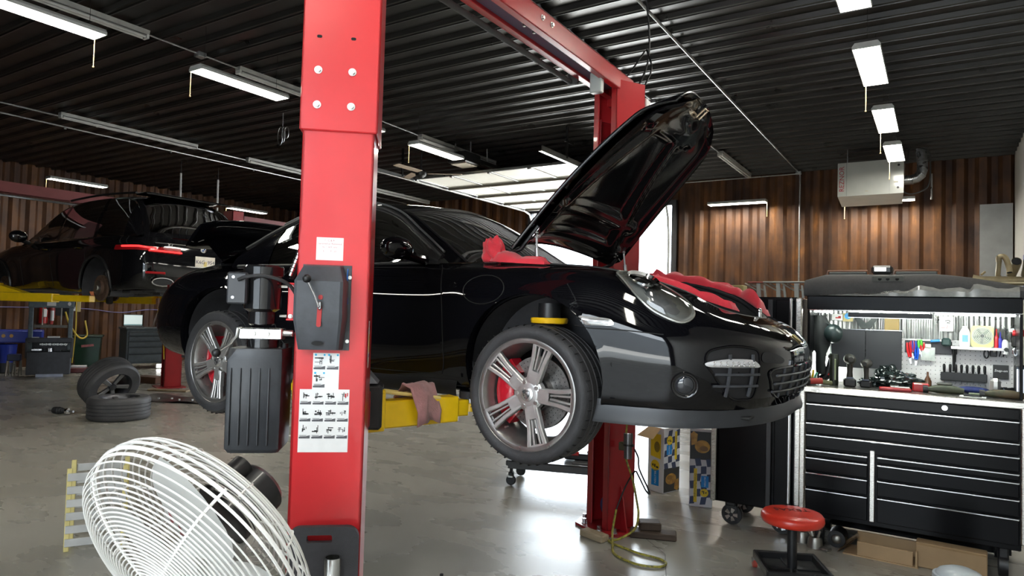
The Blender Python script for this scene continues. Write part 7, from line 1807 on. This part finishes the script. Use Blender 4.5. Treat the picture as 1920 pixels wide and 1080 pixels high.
t = on('blue_item', 'blue plastic corner showing above the exhaust parts at the right edge', 'container', .54, 5.86, TOPZ+.01); m = MB(); m.box((0, 0, .16), (.1, .12, .32), .02); obj('tub', m, BLUEM, t)
BRK = mat('pale_grey_bracket', (.34, .34, .30), .45, .3, var=.15)
for k, (lab, x) in enumerate((('pale folding bracket on the locker top, furthest left of three', -1.23), ('pale folding bracket on the locker top, middle of three', -1.08), ('pale folding bracket on the locker top, nearest the parcel shelf', -.945))):
    t = on('folding_bracket', lab, 'bracket', x, 5.68, 1.822); m = MB(); m.prism([(-.020, 0), (.012, 0), (.004, .115), (-.024, .115)], .02, frame((0, 0, 0), (1, 0, 0), (0, 0, 1))); m.prism([(.028, 0), (.045, 0), (.030, .10), (.018, .10)], .02, frame((0, .05, 0), (1, 0, 0), (0, 0, 1))); obj('leg', m, BRK, t)
    m = MB(); m.new().tube([(-.115, -.02, .112), (-.02, -.02, .055)], .006, 6); m.new().tube([(-.085, .03, .112), (.02, .03, .06)], .006, 6); objs('diagonal', m, BRK, t)
t = on('bracket_rail', 'thin pale rail with a red end lying across the folding brackets', 'rail', -1.1, 5.68, 1.938); m = MB(); m.box((.07, 0, .006), (.34, .09, .012), .003); obj('rail', m, BRK, t); m = MB(); m.box((-.155, 0, .004), (.125, .085, .012), .003); obj('red_end', m, mat('dull_red_rail', (.36, .10, .08), .5, var=.2), t)
t = on('yellow_carton', 'pale yellow carton behind the red cloth left of the brackets', 'box', -1.42, 5.78, 1.822); m = MB(); m.box((0, 0, .05), (.10, .14, .10), .005); obj('carton', m, mat('pale_yellow_card', (.40, .34, .14), .6, var=.1), t)
m = MB(); m.box((-.12, 0, .045), (.1, .12, .09), .006); obj('dark_pack', m, BLACK, t)
# under and beside the chest
t = thing('cardboard_box', 'open brown cardboard tray on the floor under the tool chest', 'box', (-.34, 5.50, 0), radians(-3))
m = MB(); m.box((.03, -.10, .058), (.34, .012, .105), .003, Matrix.Rotation(radians(4), 4, 'X')); m.box((.0, .0, .004), (.46, .24, .008)); m.box((.03, .12, .06), (.40, .012, .11)); m.box((.22, 0, .058), (.012, .23, .105)); obj('tray_walls', m, CARD, t)
m = MB(); m.grid([[(-.17-.10*s+.02*sin(3*v), -.1+.22*v, .10-.095*s) for v in [k/5 for k in range(6)]] for s in [i/4 for i in range(5)]]); m.grid([[(-.165-.10*s, -.1+.22*v, .094-.094*s) for v in (0, 1)] for s in (0, 1)], flip=True); obj('torn_flap', m, CARD, t)
t = thing('cardboard_box', 'closed flat brown cardboard box on the floor, right of the open tray', 'box', (.07, 5.46, 0), radians(-3)); m = MB(); m.box((0, 0, .085), (.40, .12, .165), .006); obj('carton', m, CARD, t); m = MB(); m.box((0, -.061, .158), (.39, .002, .012)); obj('lid_fold', m, mat('cardboard_edge', (.30, .19, .09), .75, var=.2), t)
for lab, x, y, rz in (('scrap metal bracket lying under the tool chest behind the stool, leftmost', -.86, 5.50, .3), ('scrap metal bracket lying under the tool chest behind the stool, next to the pipe cap', -.76, 5.42, -.4)):
    t = thing('metal_bracket', lab, 'car part', (x, y, 0), rz); m = MB(); m.lathe([(.03, 0), (.055, 0), (.05, .05), (.04, .075), (.03, .075)], 18); m.box((.05, 0, .008), (.12, .06, .016), .004); obj('mount', m, mat('dull_alloy', (.34, .33, .30), .35, .9, rvar=.1, vscale=20), t); m = MB(); m.cyl((-.02, 0, .07), (-.05, .01, .14), .012, n=10); m.cyl((.02, 0, .07), (.04, .0, .13), .010, n=10); obj('stud', m, ZINC, t)
t = thing('pipe_cap', 'dark round pipe end with shiny cap lying under the tool chest', 'car part', (-.63, 5.56, 0)); m = MB(); m.cyl((0, .1, .06), (0, -.06, .06), .06, n=18); obj('pipe', m, BLACK, t); m = MB(); m.sphere((0, -.06, .06), .035, 14, 8, (1, .5, 1)); obj('cap', m, mat('dull_alloy', (.34, .33, .30), .35, .9), t)
# stool
ST = thing('shop_stool', 'round red padded roller stool with black lettering and black tray base', 'stool', (-.785, 4.64, 0), radians(25))
m = MB(); m.lathe([(0, .435), (.12, .433), (.175, .425), (.188, .408), (.190, .385), (.180, .365), (.15, .355), (0, .355)], 44); so_ = obj('seat', m, mat('red_vinyl', (.62, .035, .018), .34, coat=.25, var=.08), ST, angle=60)
m = text_mb('TEXAS', .075, Matrix.Translation((0, .03, .4352)) @ Matrix.Rotation(PI, 4, 'Z'), extrude=.0006); obj('seat_lettering', m, mat('black_screen_print', (.06, .01, .01), .5, var=.1), so_)
m = MB(); m.cyl((0, 0, .07), (0, 0, .36), .03, n=20); m.cyl((0, 0, .33), (0, 0, .356), .06, .09, n=20); obj('gas_column', m, BLACK, ST)
m = MB(); pl = .185
for s in (-1, 1): m.box((0, s*pl, .09), (2*pl+.02, .025, .05), .006); m.box((s*pl, 0, .09), (.025, 2*pl, .05), .006)
m.box((0, 0, .075), (2*pl, .05, .012), .003); m.box((0, 0, .075), (.05, 2*pl, .012), .003); obj('tray_frame', m, mat('black_powder_coat', (.012, .012, .013), .35, coat=.2, var=.2), ST)
m = MB(); m.box((0, 0, .068), (2*pl, 2*pl, .006)); obj('tray_floor', m, mat('tray_black', (.02, .02, .021), .5, var=.3), ST)
for sx in (-1, 1):
    for sy in (-1, 1):
        m = MB(); m.cyl((sx*pl-.012, sy*pl, .028), (sx*pl+.012, sy*pl, .028), .028, n=16); c_ = obj('caster', m, mat('red_caster', (.40, .06, .04), .4, var=.2), ST); m = MB(); m.box((sx*pl, sy*pl, .052), (.036, .03, .03), .005); obj('fork', m, ZINC, c_)
t = thing('grey_lid', 'pale grey domed lid cut by the bottom frame edge at the right', 'lid', (.10, 4.56, 0)); GD = mat('pale_grey_plastic', (.40, .44, .47), .35, coat=.2, var=.05)
m = MB(); m.lathe([(0, .30), (.06, .297), (.10, .28), (.118, .26), (.12, .25)], 36); obj('dome', m, GD, t, angle=60); m = MB(); m.lathe([(.118, .258), (.13, .255), (.132, .235), (.128, .0), (0, .0)], 36); obj('bucket', m, GD, t)
# ================================================================== middle: floor things, cloths, fan, mat
# shock absorber cartons with printed faces
BLUEP, YELP, NAVYP = mat('print_blue', (.0, .25, .70), .45, var=.05), mat('print_yellow', (.80, .58, .02), .45, var=.05), mat('print_navy', (.03, .045, .11), .45, var=.2, vscale=30)
GOLDP = mat('print_gold', (.60, .33, .05), .45, col2=(.25, .12, .02), vscale=14); CARTON = mat('carton_white', (.68, .69, .72), .5, var=.05)
def face_art(face, M, w, h, parent, narrow=False):
    """printed art on a carton face; M: origin at the face's bottom centre, x right, y up, z out"""
    def P(name, polys, m_, z=.001):
        mb = MB()
        for poly in polys: mb.add([(x, y, z) for x, y in poly], [tuple(range(len(poly)))], M)
        obj(name, mb, m_, parent, angle=None, kind='stuff')
    if not narrow:
        P('dark_top', [[(-w*.48, h*.62), (w*.48, h*.62), (w*.48, h*.985), (-w*.48, h*.985)]], PRINT)
        q = []
        for r in range(6):
            for c in range(4):
                if (r+c) % 2: continue
                x0, y0 = -w*.48+w*.24*c, h*(.03+.10*r); s = .03*w*(r % 3-1)
                q.append([(max(-w*.48, x0+s), y0), (min(w*.48, x0+w*.24+s), y0+.01*h), (min(w*.48, x0+w*.24-s), y0+h*.11), (max(-w*.48, x0-s), y0+h*.10)])
        P('chequered_flag', q, NAVYP)
        P('gold_part', [[(.05*w+.33*w*cos(2*PI*k/18), h*.79+.085*h*sin(2*PI*k/18)) for k in range(18)], [(-.42*w, h*.80), (-.2*w, h*.82), (-.16*w, h*.95), (-.34*w, h*.985), (-.46*w, h*.95)]], GOLDP, .0016)
        P('gold_shade', [[(.12*w+.18*w*cos(2*PI*k/14), h*.765+.035*h*sin(2*PI*k/14)) for k in range(14)]], mat('print_brown', (.22, .11, .02), .45, var=.2), .002)
        P('yellow_band', [[(-w*.30, h*.06), (-w*.16, h*.06), (-w*.16, h*.50), (-w*.30, h*.50)]], YELP, .0016)
        P('blue_band', [[(w*.02, h*.26), (w*.34, h*.26), (w*.34, h*.41), (w*.02, h*.41)]], BLUEP, .0016)
        P('yellow_disc', [[(w*.16+.18*w*cos(2*PI*k/20), h*.19+.18*w*sin(2*PI*k/20)) for k in range(20)]], YELP, .0018)
        P('disc_mark', [[(w*.06, h*.195), (w*.10, h*.195), (w*.10, h*.215), (w*.06, h*.215)], [(w*.12, h*.175), (w*.16, h*.175), (w*.16, h*.215), (w*.12, h*.215)], [(w*.2, h*.18), (w*.27, h*.19), (w*.27, h*.20), (w*.2, h*.20)]], PRINT, .0022)
        R = M @ Matrix.Translation((w*.18, h*.335, .0022)) @ Matrix.Rotation(-PI/2, 4, 'Z')
        obj('blue_band_lettering', text_mb('BILSTEIN', h*.032, R, extrude=.0002), WHITE, parent, angle=None)
        R = M @ Matrix.Translation((-w*.23, h*.28, .0022)) @ Matrix.Rotation(-PI/2, 4, 'Z')
        obj('yellow_band_lettering', text_mb('Driving Technologies', h*.036, R, extrude=.0002), PRINT, parent, angle=None)
    else:
        P('yellow_label', [[(-w*.32, h*.55), (w*.32, h*.52), (w*.32, h*.90), (-w*.32, h*.90)]], YELP)
        P('label_shade', [[(w*.08+.18*w*cos(2*PI*k/16), h*.70+.085*h*sin(2*PI*k/16)) for k in range(16)]], mat('print_olive', (.30, .22, .03), .45, var=.3), .0014)
        P('yellow_disc', [[(-w*.02+.27*w*cos(2*PI*k/20), h*.41+.27*w*sin(2*PI*k/20)) for k in range(20)]], YELP)
        P('blue_band', [[(-w*.25, h*.10), (w*.22, h*.10), (w*.22, h*.35), (-w*.25, h*.35)]], BLUEP)
        P('disc_mark', [[(-w*.2, h*.40), (-w*.12, h*.39), (-w*.12, h*.43), (-w*.2, h*.43)], [(-w*.08, h*.385), (w*.0, h*.38), (w*.0, h*.43), (-w*.08, h*.43)], [(w*.04, h*.375), (w*.18, h*.37), (w*.18, h*.40), (w*.04, h*.405)]], PRINT, .0016)
        R = M @ Matrix.Translation((-w*.01, h*.225, .0018)) @ Matrix.Rotation(-PI/2, 4, 'Z')
        obj('blue_band_lettering', text_mb('BILSTEIN', h*.05, R, extrude=.0002), WHITE, parent, angle=None)
b2 = thing('shock_absorber_box', 'tall printed shock absorber carton standing alone, nearest the black locker', 'box', (-1.775, 6.005, 0), math.atan2(.05, .19))
m = MB(); m.box((0, 0, .335), (.195, .19, .67), .003); obj('carton', m, CARTON, b2); face_art(0, Matrix.Translation((0, -.0955, 0)) @ Matrix.Rotation(PI/2, 4, 'X'), .195, .66, b2)
m = MB(); m.box((0, -.02, .672), (.19, .15, .004)); obj('clear_tape', m, WHITE, b2)
b1 = thing('shock_absorber_box', 'printed shock absorber carton with open flaps, left of the other carton', 'box', (-2.21, 6.265, 0), 0)
e1, e2 = Vector((-2.16, 6.11, 0)), Vector((-2.08, 6.33, 0)); ex = (e2-e1).normalized(); b1.rotation_euler = (0, 0, math.atan2(ex.y, ex.x)-PI/2)
m = MB(); m.box((0, 0, .30), (.19, .235, .60), .003); obj('carton', m, CARTON, b1)
face_art(0, Matrix.Translation((0, -.118, 0)) @ Matrix.Rotation(PI/2, 4, 'X'), .19, .60, b1, True)
face_art(0, Matrix.Translation((.0955, 0, .60)) @ Matrix.Rotation(PI/2, 4, 'Z') @ Matrix.Rotation(PI/2, 4, 'X') @ Matrix.Rotation(PI, 4, 'Z'), .235, .60, b1)
m = MB(); m.new().add([(-.09, -.117, .60), (.06, -.117, .60), (.03, -.20, .50), (-.16, -.21, .51)], [(0, 1, 2, 3), (3, 2, 1, 0)]); m.new().add([(.095, -.1, .60), (.095, .1, .60), (.19, .11, .64), (.19, -.06, .63)], [(0, 1, 2, 3), (3, 2, 1, 0)]); m.new().add([(-.095, -.1, .60), (-.095, .1, .60), (-.18, .1, .62), (-.18, -.1, .62)], [(0, 1, 2, 3), (3, 2, 1, 0)])
objs('carton_flap', m, mat('kraft_inside', (.50, .36, .20), .7, var=.1), b1)
# wooden blocks by the far column foot
block('dark wooden block lying beside the far column base plate under the cord', (-1.80, 4.90, 0), (.34, .14, .045), .35, DARKWOOD); block('dark block stacked on the wooden block by the far column base', (-1.84, 4.93, .045), (.16, .12, .06), .5, DARKWOOD); block('pale wooden block at the front of the far column base plate', (-2.14, 4.60, 0), (.22, .09, .05), -.3, mat('pale_timber', (.40, .31, .20), .7, var=.3, stretch=(1, 8, 8)))
# extension cord
EC = thing('extension_cord', 'yellow and black extension cord looping from the far column to the floor', 'cord', (-1.95, 4.78, 0))
yc_ = mat('yellow_cord', (.42, .36, .05), .5, col2=(.10, .09, .03), vscale=40)
wp = [(-1.99, 4.82, .95), (-1.985, 4.80, .82), (-1.985, 4.77, .70), (-1.96, 4.74, .58), (-1.90, 4.72, .45), (-1.855, 4.70, .30), (-1.84, 4.70, .2), (-1.86, 4.68, .10), (-1.95, 4.62, .03), (-2.02, 4.60, .009), (-1.98, 4.56, .009), (-1.86, 4.52, .009), (-1.74, 4.48, .009), (-1.60, 4.47, .009), (-1.53, 4.42, .009), (-1.54, 4.33, .009), (-1.66, 4.28, .009), (-1.80, 4.32, .009), (-1.90, 4.40, .009), (-1.97, 4.55, .012), (-2.03, 4.68, .06), (-2.03, 4.74, .20), (-1.98, 4.76, .35), (-1.93, 4.76, .45), (-1.89, 4.75, .50), (-1.86, 4.74, .47), (-1.80, 4.73, .38), (-1.77, 4.73, .36), (-1.79, 4.74, .40), (-1.86, 4.75, .52), (-1.87, 4.75, .60), (-1.90, 4.75, .66)]
m = MB(); m.tube([Vector(p)-Vector((-1.95, 4.78, 0)) for p in spline(wp[:22], 6)], .0085, 8); obj('yellow_cable', m, yc_, EC)
m = MB(); m.tube([Vector(p)-Vector((-1.95, 4.78, 0)) for p in spline(wp[21:], 6)], .006, 8); obj('black_lead', m, BLACK, EC)
WLK = thing('work_light', 'dark cylindrical work light hanging on the side of the far column', 'work light', (-1.952, 4.75, .585)); m = MB(); m.cyl((0, 0, .0), (0, 0, .10), .030, n=16); m.cyl((0, 0, .1), (0, 0, .185), .034, n=16); obj('barrel', m, mat('gunmetal', (.16, .16, .17), .3, .8, var=.2), WLK); m = MB(); m.cyl((0, 0, .095), (0, 0, .108), .038, n=16); m.box((.03, 0, .10), (.03, .02, .02), .004); obj('collar', m, BLACK, WLK); m = MB(); m.cyl((0, 0, .186), (0, 0, .19), .030, n=16); obj('lens_rim', m, CHROME, WLK); m = MB(); m.box((-.05, .03, .08), (.06, .05, .06), .006); obj('mount', m, mat('olive_mount', (.10, .09, .05), .5, var=.2), WLK)
# low rolling dolly under the car
DL = thing('rolling_dolly', 'low black rolling dolly with casters beyond the front wheel', 'dolly', (-3.05, 5.85, 0), radians(18))
DLM = mat('dolly_black', (.020, .021, .022), .4, coat=.2, var=.25)
m = MB(); m.box((0, 0, .215), (1.05, .50, .05), .008); obj('deck', m, DLM, DL); m = MB(); m.box((0, -.255, .20), (1.0, .012, .06)); m.box((.3, 0, .243), (.40, .36, .006)); obj('deck_plate', m, mat('dolly_tread', (.07, .072, .075), .4, var=.2), DL)
for x in (-.48, .40):
    for y in (-.20, .20):
        m = MB(); m.lathe([(.0, -.016), (.042, -.016), (.048, -.008), (.048, .008), (.042, .016), (0, .016)], 18, Matrix.Translation((x, y, .048)) @ Matrix.Rotation(radians(70), 4, 'X')); c_ = obj('caster', m, BLACK, DL); m = MB(); m.box((x, y, .10), (.05, .055, .06), .01); m.cyl((x, y, .12), (x, y, .2), .016, n=10); obj('fork', m, BLACK, c_); m = MB(); m.box((x, y-.03, .085), (.05, .012, .018), .003); obj('brake_tab', m, ZINC, c_)
t = thing('bottle_jack', 'small red and black jack lying on the rolling dolly', 'jack', (-2.93, 5.92, .247), radians(18)); m = MB(); m.box((0, 0, .03), (.28, .12, .06), .012); obj('body', m, BLACK, t); m = MB(); m.cyl((-.10, -.04, .055), (.0, -.04, .055), .024, n=12); obj('red_cylinder', m, REDH, t); m = MB(); m.box((.10, .0, .075), (.05, .05, .03), .008); obj('fitting', m, ZINC, t)
# cloths: draped by following the body
def drape(name, label, pts, m_, seed, thick=.02, sub=8, cols=9, amp=.018, fold=3.0):
    """pts: list of (left point, right point) across the strip, in car coordinates"""
    o = Vector(CAR.location); L = spline([tuple(Vector(a)) for a, b in pts], sub); Rr = spline([tuple(Vector(b)) for a, b in pts], sub)
    base = o+(sum(L, Vector((0, 0, 0)))+sum(Rr, Vector((0, 0, 0))))/(2*len(L))
    t = thing(name, label, 'cloth', base); top = []; bot = []
    for i, (a, b) in enumerate(zip(L, Rr)):
        rt = []; rb = []
        for k in range(cols+1):
            s = k/cols; p = a.lerp(b, s); q = p*7
            h = abs(mnoise.noise(q+Vector((seed, 0, 0))))*amp*2.2+amp*.8*abs(sin(fold*PI*s+2.2*mnoise.noise(p*4+Vector((0, seed, 0)))))
            e = min(1, min(s, 1-s)*6)*min(1, min(i, len(L)-1-i)/2)
            w = Vector((mnoise.noise(p*9+Vector((seed, 5, 0))), mnoise.noise(p*9+Vector((9, seed, 0))), 0))*.016
            rt.append(p+o-base+w+Vector((0, 0, .004+thick*e*.5+h*(.35+.65*e)))); rb.append(p+o-base+w+Vector((0, 0, .001)))
        top.append(rt); bot.append(rb)
    m = MB(); m.grid(top, flip=True); m.grid(bot)
    ring = lambda G: [r[0] for r in G]+G[-1][1:]+[r[-1] for r in G[-2::-1]]+G[0][-2:0:-1]
    m.grid([ring(top), ring(bot)], cv=True); o_ = obj('cloth', m, m_, t, angle=70, weld=.0004); return t
REDC = mat('red_shop_towel', (.66, .025, .045), .75, var=.15, vscale=20, sheen=.3, bump=.25, bscale=220)
HEM = mat('pale_stitching', (.80, .45, .45), .7, var=.1)
drape('red_cloth', 'red shop towel bunched at the windscreen foot beside the open lid', [((-.43, -.60, .955), (-.33, -.52, .99)), ((-.40, -.67, .955), (-.30, -.57, .97)), ((-.28, -.72, .945), (-.22, -.60, .95)), ((-.16, -.715, .938), (-.12, -.62, .94)), ((-.03, -.71, .93), (-.02, -.66, .935))], REDC, 2.2, .03, amp=.016)
crumple('red_cloth', 'peaked fold of red towel standing against the windscreen pillar', 'cloth', (-1.995, 2.96, 1.905), .062, .05, .085, REDC, 4.4, n=22, amp=.4, angle=70)
drape('red_cloth', 'thin red towel lying across the far edge of the luggage bay under the lid', [((-.18, .30, .93), (-.16, .42, .95)), ((-.10, .42, .935), (-.06, .52, .95)), ((.0, .52, .93), (.03, .62, .94)), ((.10, .56, .925), (.12, .66, .93))], REDC, 8.8, .015)
drape('red_cloth', 'red towel spread along the far front fender over the lid opening', [((.02, .56, .930), (.03, .70, .930)), ((.16, .60, .918), (.16, .76, .90)), ((.32, .58, .90), (.33, .75, .87)), ((.46, .55, .865), (.48, .72, .83)), ((.58, .50, .83), (.60, .66, .79)), ((.66, .44, .80), (.70, .60, .74)), ((.72, .38, .765), (.76, .53, .71)), ((.75, .35, .75), (.79, .49, .70))], REDC, 5.5, .045, amp=.026)
drape('red_cloth', 'narrow red towel strip lying inside the near edge of the luggage bay', [((.42, -.53, .855), (.46, -.46, .84)), ((.54, -.49, .825), (.57, -.42, .81)), ((.64, -.43, .785), (.67, -.36, .775)), ((.72, -.36, .755), (.75, -.29, .745)), ((.78, -.31, .735), (.80, -.25, .725))], REDC, 1.3, .03, amp=.018)
PINKC = mat('faded_pink_rag', (.40, .19, .19), .85, var=.2, vscale=25, sheen=.3, bump=.3, bscale=200)
def hang_rag():
    t = thing('shop_rag', 'faded pink rag draped over the yellow lift arm', 'rag', (-2.12, 2.52, 1.235)); m = MB(); G = []
    pr_ = [(-.085, -.13), (-.075, -.05), (-.062, .01), (-.03, .045), (.0, .06), (.03, .045), (.062, .01), (.075, -.06), (.08, -.11)]
    for i in range(15):
        s = -.10+.20*i/14; row = []
        for k, (a, z) in enumerate(pr_):
            n_ = mnoise.noise(Vector((s*14, k*.6, 2.0))); row.append(Vector((a*(1+.15*n_)+.012*n_, s*(1-.25*(abs(k-4)/4))+.02*mnoise.noise(Vector((k*.9, s*9, 1))), z+.018*mnoise.noise(Vector((s*20, k*1.1, 5)))-.02*abs(s)/.1*(abs(k-4)/4))))
        G.append(row)
    m.grid(G); o = obj('cloth', m, PINKC, t, angle=80); md = o.modifiers.new('thickness', 'SOLIDIFY'); md.thickness = .006
hang_rag()
# foam mat and steel adapter standing in the tray on the column foot
t = thing('kneeling_mat', 'dark grey foam kneeling mat with a hand slot standing against the red column', 'mat', tuple(MN @ Vector((.005, F-.040, .47)))); t.rotation_euler = (0, 0, math.atan2(NR.y, NR.x))
FOAM = mat('charcoal_foam', (.060, .062, .072), .75, var=.15, vscale=30, bump=.25, bscale=300)
W_, H_, T_ = .265, .335, .028
out = [(x, y+H_/2) for x, y in rrect(W_, H_, .045, 6)]
m = MB(); hx, hz, hw, hh = -.015, H_-.045, .095, .022
inn = [(hx+x, hz+y) for x, y in rrect(hw*1.0, hh*1.3, .008, 6)]
N = len(out)
m.grid([[(x, -T_/2, z) for x, z in out], [(x, T_/2, z) for x, z in out]], cv=True, flip=True); m.grid([[(x, -T_/2, z) for x, z in inn], [(x, T_/2, z) for x, z in inn]], cv=True)
m.grid([[(x, -T_/2, z) for x, z in out], [(x, -T_/2, z) for x, z in inn]], cv=True); m.grid([[(x, T_/2, z) for x, z in out], [(x, T_/2, z) for x, z in inn]], cv=True, flip=True); obj('foam_slab', m, FOAM, t)
t = thing('lift_adapter', 'short shiny steel tube adapter standing in front of the kneeling mat', 'adapter', tuple(MN @ Vector((.045, F-.080, .466))))
m = MB(); m.lathe([(.025, .0), (.036, .0), (.036, .075), (.032, .078), (.0325, .083), (.032, .088), (.0335, .09), (.0335, .232), (.032, .235), (.026, .235), (.025, .15), (.025, .0)], 32); obj('tube', m, mat('machined_steel', (.62, .63, .62), .22, 1.0, rvar=.08, vscale=25), t, angle=30)
# big pedestal fan in the foreground
FAN_C, FAN_N = Vector((-1.838, 1.193, .916)), Vector((.09, -.86, -.50)).normalized()
FN = thing('pedestal_fan', 'large white wire-caged shop fan tilted down at the lower left', 'fan', (FAN_C.x, FAN_C.y, 0))
MFN = frame(FAN_C-Vector((FAN_C.x, FAN_C.y, 0)), FAN_N.orthogonal(), FAN_N.cross(FAN_N.orthogonal()))
MFN = MFN @ Matrix.Rotation(.35, 4, 'Z')
CAGE = mat('white_cage_enamel', (.78, .77, .74), .35, coat=.2, var=.06, vscale=30)
def ring(r, z, rad, n=72): 
    m = MB(); m.tube([(r*cos(2*PI*k/n), r*sin(2*PI*k/n), z) for k in range(n)], rad, 5, closed=True, M=MFN); return m
def cage_z(r): return .005+.125*math.sqrt(max(0, 1-(r/.372)**2))
rings = MB(); 
for k in range(27):
    r = .042+.0125*k
    q = ring(r, cage_z(r), .0026); rings.new().add(q.v, q.f)
objs('front_ring', rings, CAGE, FN)
q = MB()
for z_, r_, w_ in ((.0, .372, .0045), (-.022, .376, .006), (-.045, .374, .0045), (-.068, .368, .003), (-.088, .355, .003)): a = ring(r_, z_, w_, 90); q.new().add(a.v, a.f)
objs('rim_ring', q, CAGE, FN)
q = MB()
for k in range(12):
    r = .33-.02*k; a = ring(r, -.10-.045*(1-(r/.36)**2), .0026); q.new().add(a.v, a.f)
objs('rear_ring', q, CAGE, FN)
q = MB()
for k in range(5):
    t_ = 2*PI*k/5+.2; pts = [(r*cos(t_), r*sin(t_), cage_z(r)-.004) for r in [.04+.0335*i for i in range(10)]]+[(.372*cos(t_), .372*sin(t_), .0), (.378*cos(t_), .378*sin(t_), -.03)]
    q.new().tube(pts, .0045, 6, M=MFN)
objs('front_stay', q, CAGE, FN)
q = MB()
for k in range(48):
    t_ = 2*PI*k/48; pts = [(r*cos(t_), r*sin(t_), z) for r, z in ((.374, -.04), (.366, -.072), (.34, -.105), (.25, -.128), (.13, -.14))]
    if k % 4 == 0: q.new().tube(pts, .0032, 5, M=MFN)
objs('rear_stay', q, CAGE, FN)
q = MB(); q.lathe([(0, .133), (.03, .131), (.042, .125), (.042, .118), (0, .118)], 28, MFN); obj('centre_badge', q, mat('pale_badge', (.70, .70, .68), .3, var=.06), FN)
BLD = mat('fan_blade_aluminium', (.62, .62, .60), .38, .25, var=.08, vscale=10)
for k in range(3):
    q = MB(); G = []
    for i in range(9):
        r = .05+.27*i/8; span = .45+.55*sin(PI*min(1, i/8*.85+.1)); G.append([(r*cos(2*PI*k/3+.9+span*(j_/6-.5)*2*.9), r*sin(2*PI*k/3+.9+span*(j_/6-.5)*2*.9), .02-.075*(j_/6)*(.5+.5*i/8)) for j_ in range(7)])
    q.grid(G, M=MFN); b_ = obj('blade', q, BLD, FN, angle=70)
q = MB(); q.lathe([(0, .03), (.05, .025), (.055, -.02), (0, -.02)], 24, MFN); obj('blade_hub', q, BLD, FN)
q = MB(); q.lathe([(0, -.125), (.075, -.125), (.088, -.13), (.088, -.225), (.092, -.23), (.092, -.285), (.08, -.30), (.03, -.31), (0, -.31)], 36, MFN); mo = obj('motor', q, mat('motor_black', (.018, .018, .020), .38, coat=.2, var=.25), FN)
upl = (MFN.to_3x3().inverted() @ Vector((0, 0, 1))); upl.z = 0; upl.normalize()
q = MB(); ct = upl*.105; q.cyl(ct+Vector((0, 0, -.125)), ct+Vector((0, 0, -.27)), .036, n=18, M=MFN); obj('capacitor_case', q, BLACK, mo)
q = MB(); q.lathe([(.0885, -.224), (.0930, -.2275)], 36, MFN); obj('motor_seam', q, STEEL, mo)
sd = upl.cross(Vector((0, 0, 1)))
q = MB(); ctr = -sd*.20-upl*.03; q.box(ctr+Vector((0, 0, -.112)), (.13, .10, .002), 0, MFN); lb_ = obj('rating_label', q, WHITE, FN); q = MB(); q.box(ctr+Vector((.03, .01, -.1105)), (.05, .02, .001), 0, MFN); q.box(ctr+Vector((-.02, -.025, -.1105)), (.06, .012, .001), 0, MFN); obj('label_print', q, mat('label_red', (.60, .15, .18), .5, var=.2), lb_, kind='stuff')
mc = MFN @ Vector((0, 0, -.19)); q = MB(); q.box(mc+Vector((0, 0, -.11)), (.05, .05, .14), .008); q.cyl((mc.x, mc.y, .06), (mc.x, mc.y, mc.z-.1), .022, n=18); obj('pedestal_pole', q, mat('pole_white', (.60, .60, .58), .35, var=.1), FN)
q = MB(); q.lathe([(0, .0), (.27, .0), (.275, .02), (.22, .05), (.05, .075), (0, .075)], 40, Matrix.Translation((mc.x, mc.y, 0))); obj('pedestal_base', q, BLACK, FN)
# yellow-and-grey ramp on the floor seen through the fan cage
t = thing('slatted_crate', 'pale yellow and grey slatted crate on the floor behind the fan cage', 'crate', (-4.85, 2.45, 0), radians(60))
m = MB()
for k in range(6): m.new().box((0, -.15, .06+.085*k), (.34, .014, .05), .003); m.new().box((0, .15, .06+.085*k), (.34, .014, .05), .003)
objs('slat', m, mat('grey_white_slat', (.50, .50, .48), .5, var=.2), t)
m = MB()
for x in (-.16, .16):
    for y in (-.135, .135): m.new().box((x, y, .27), (.03, .016, .54), .003)
objs('corner_post', m, mat('pale_yellow_post', (.66, .56, .22), .5, var=.15), t)
# bits of debris on the floor
for lab, p, s in (('small dark nut on the floor left of the bright reflection', (-2.60, 3.38, 0), .022), ('tiny dark chip on the floor below the car nose', (-1.95, 3.25, 0), .010)):
    m = MB(); m.box((0, 0, s*.4), (s, s*.8, s*.8), s*.2); tag(obj('debris', m, BLACK, None, p, (0, 0, .4)), lab, 'debris')
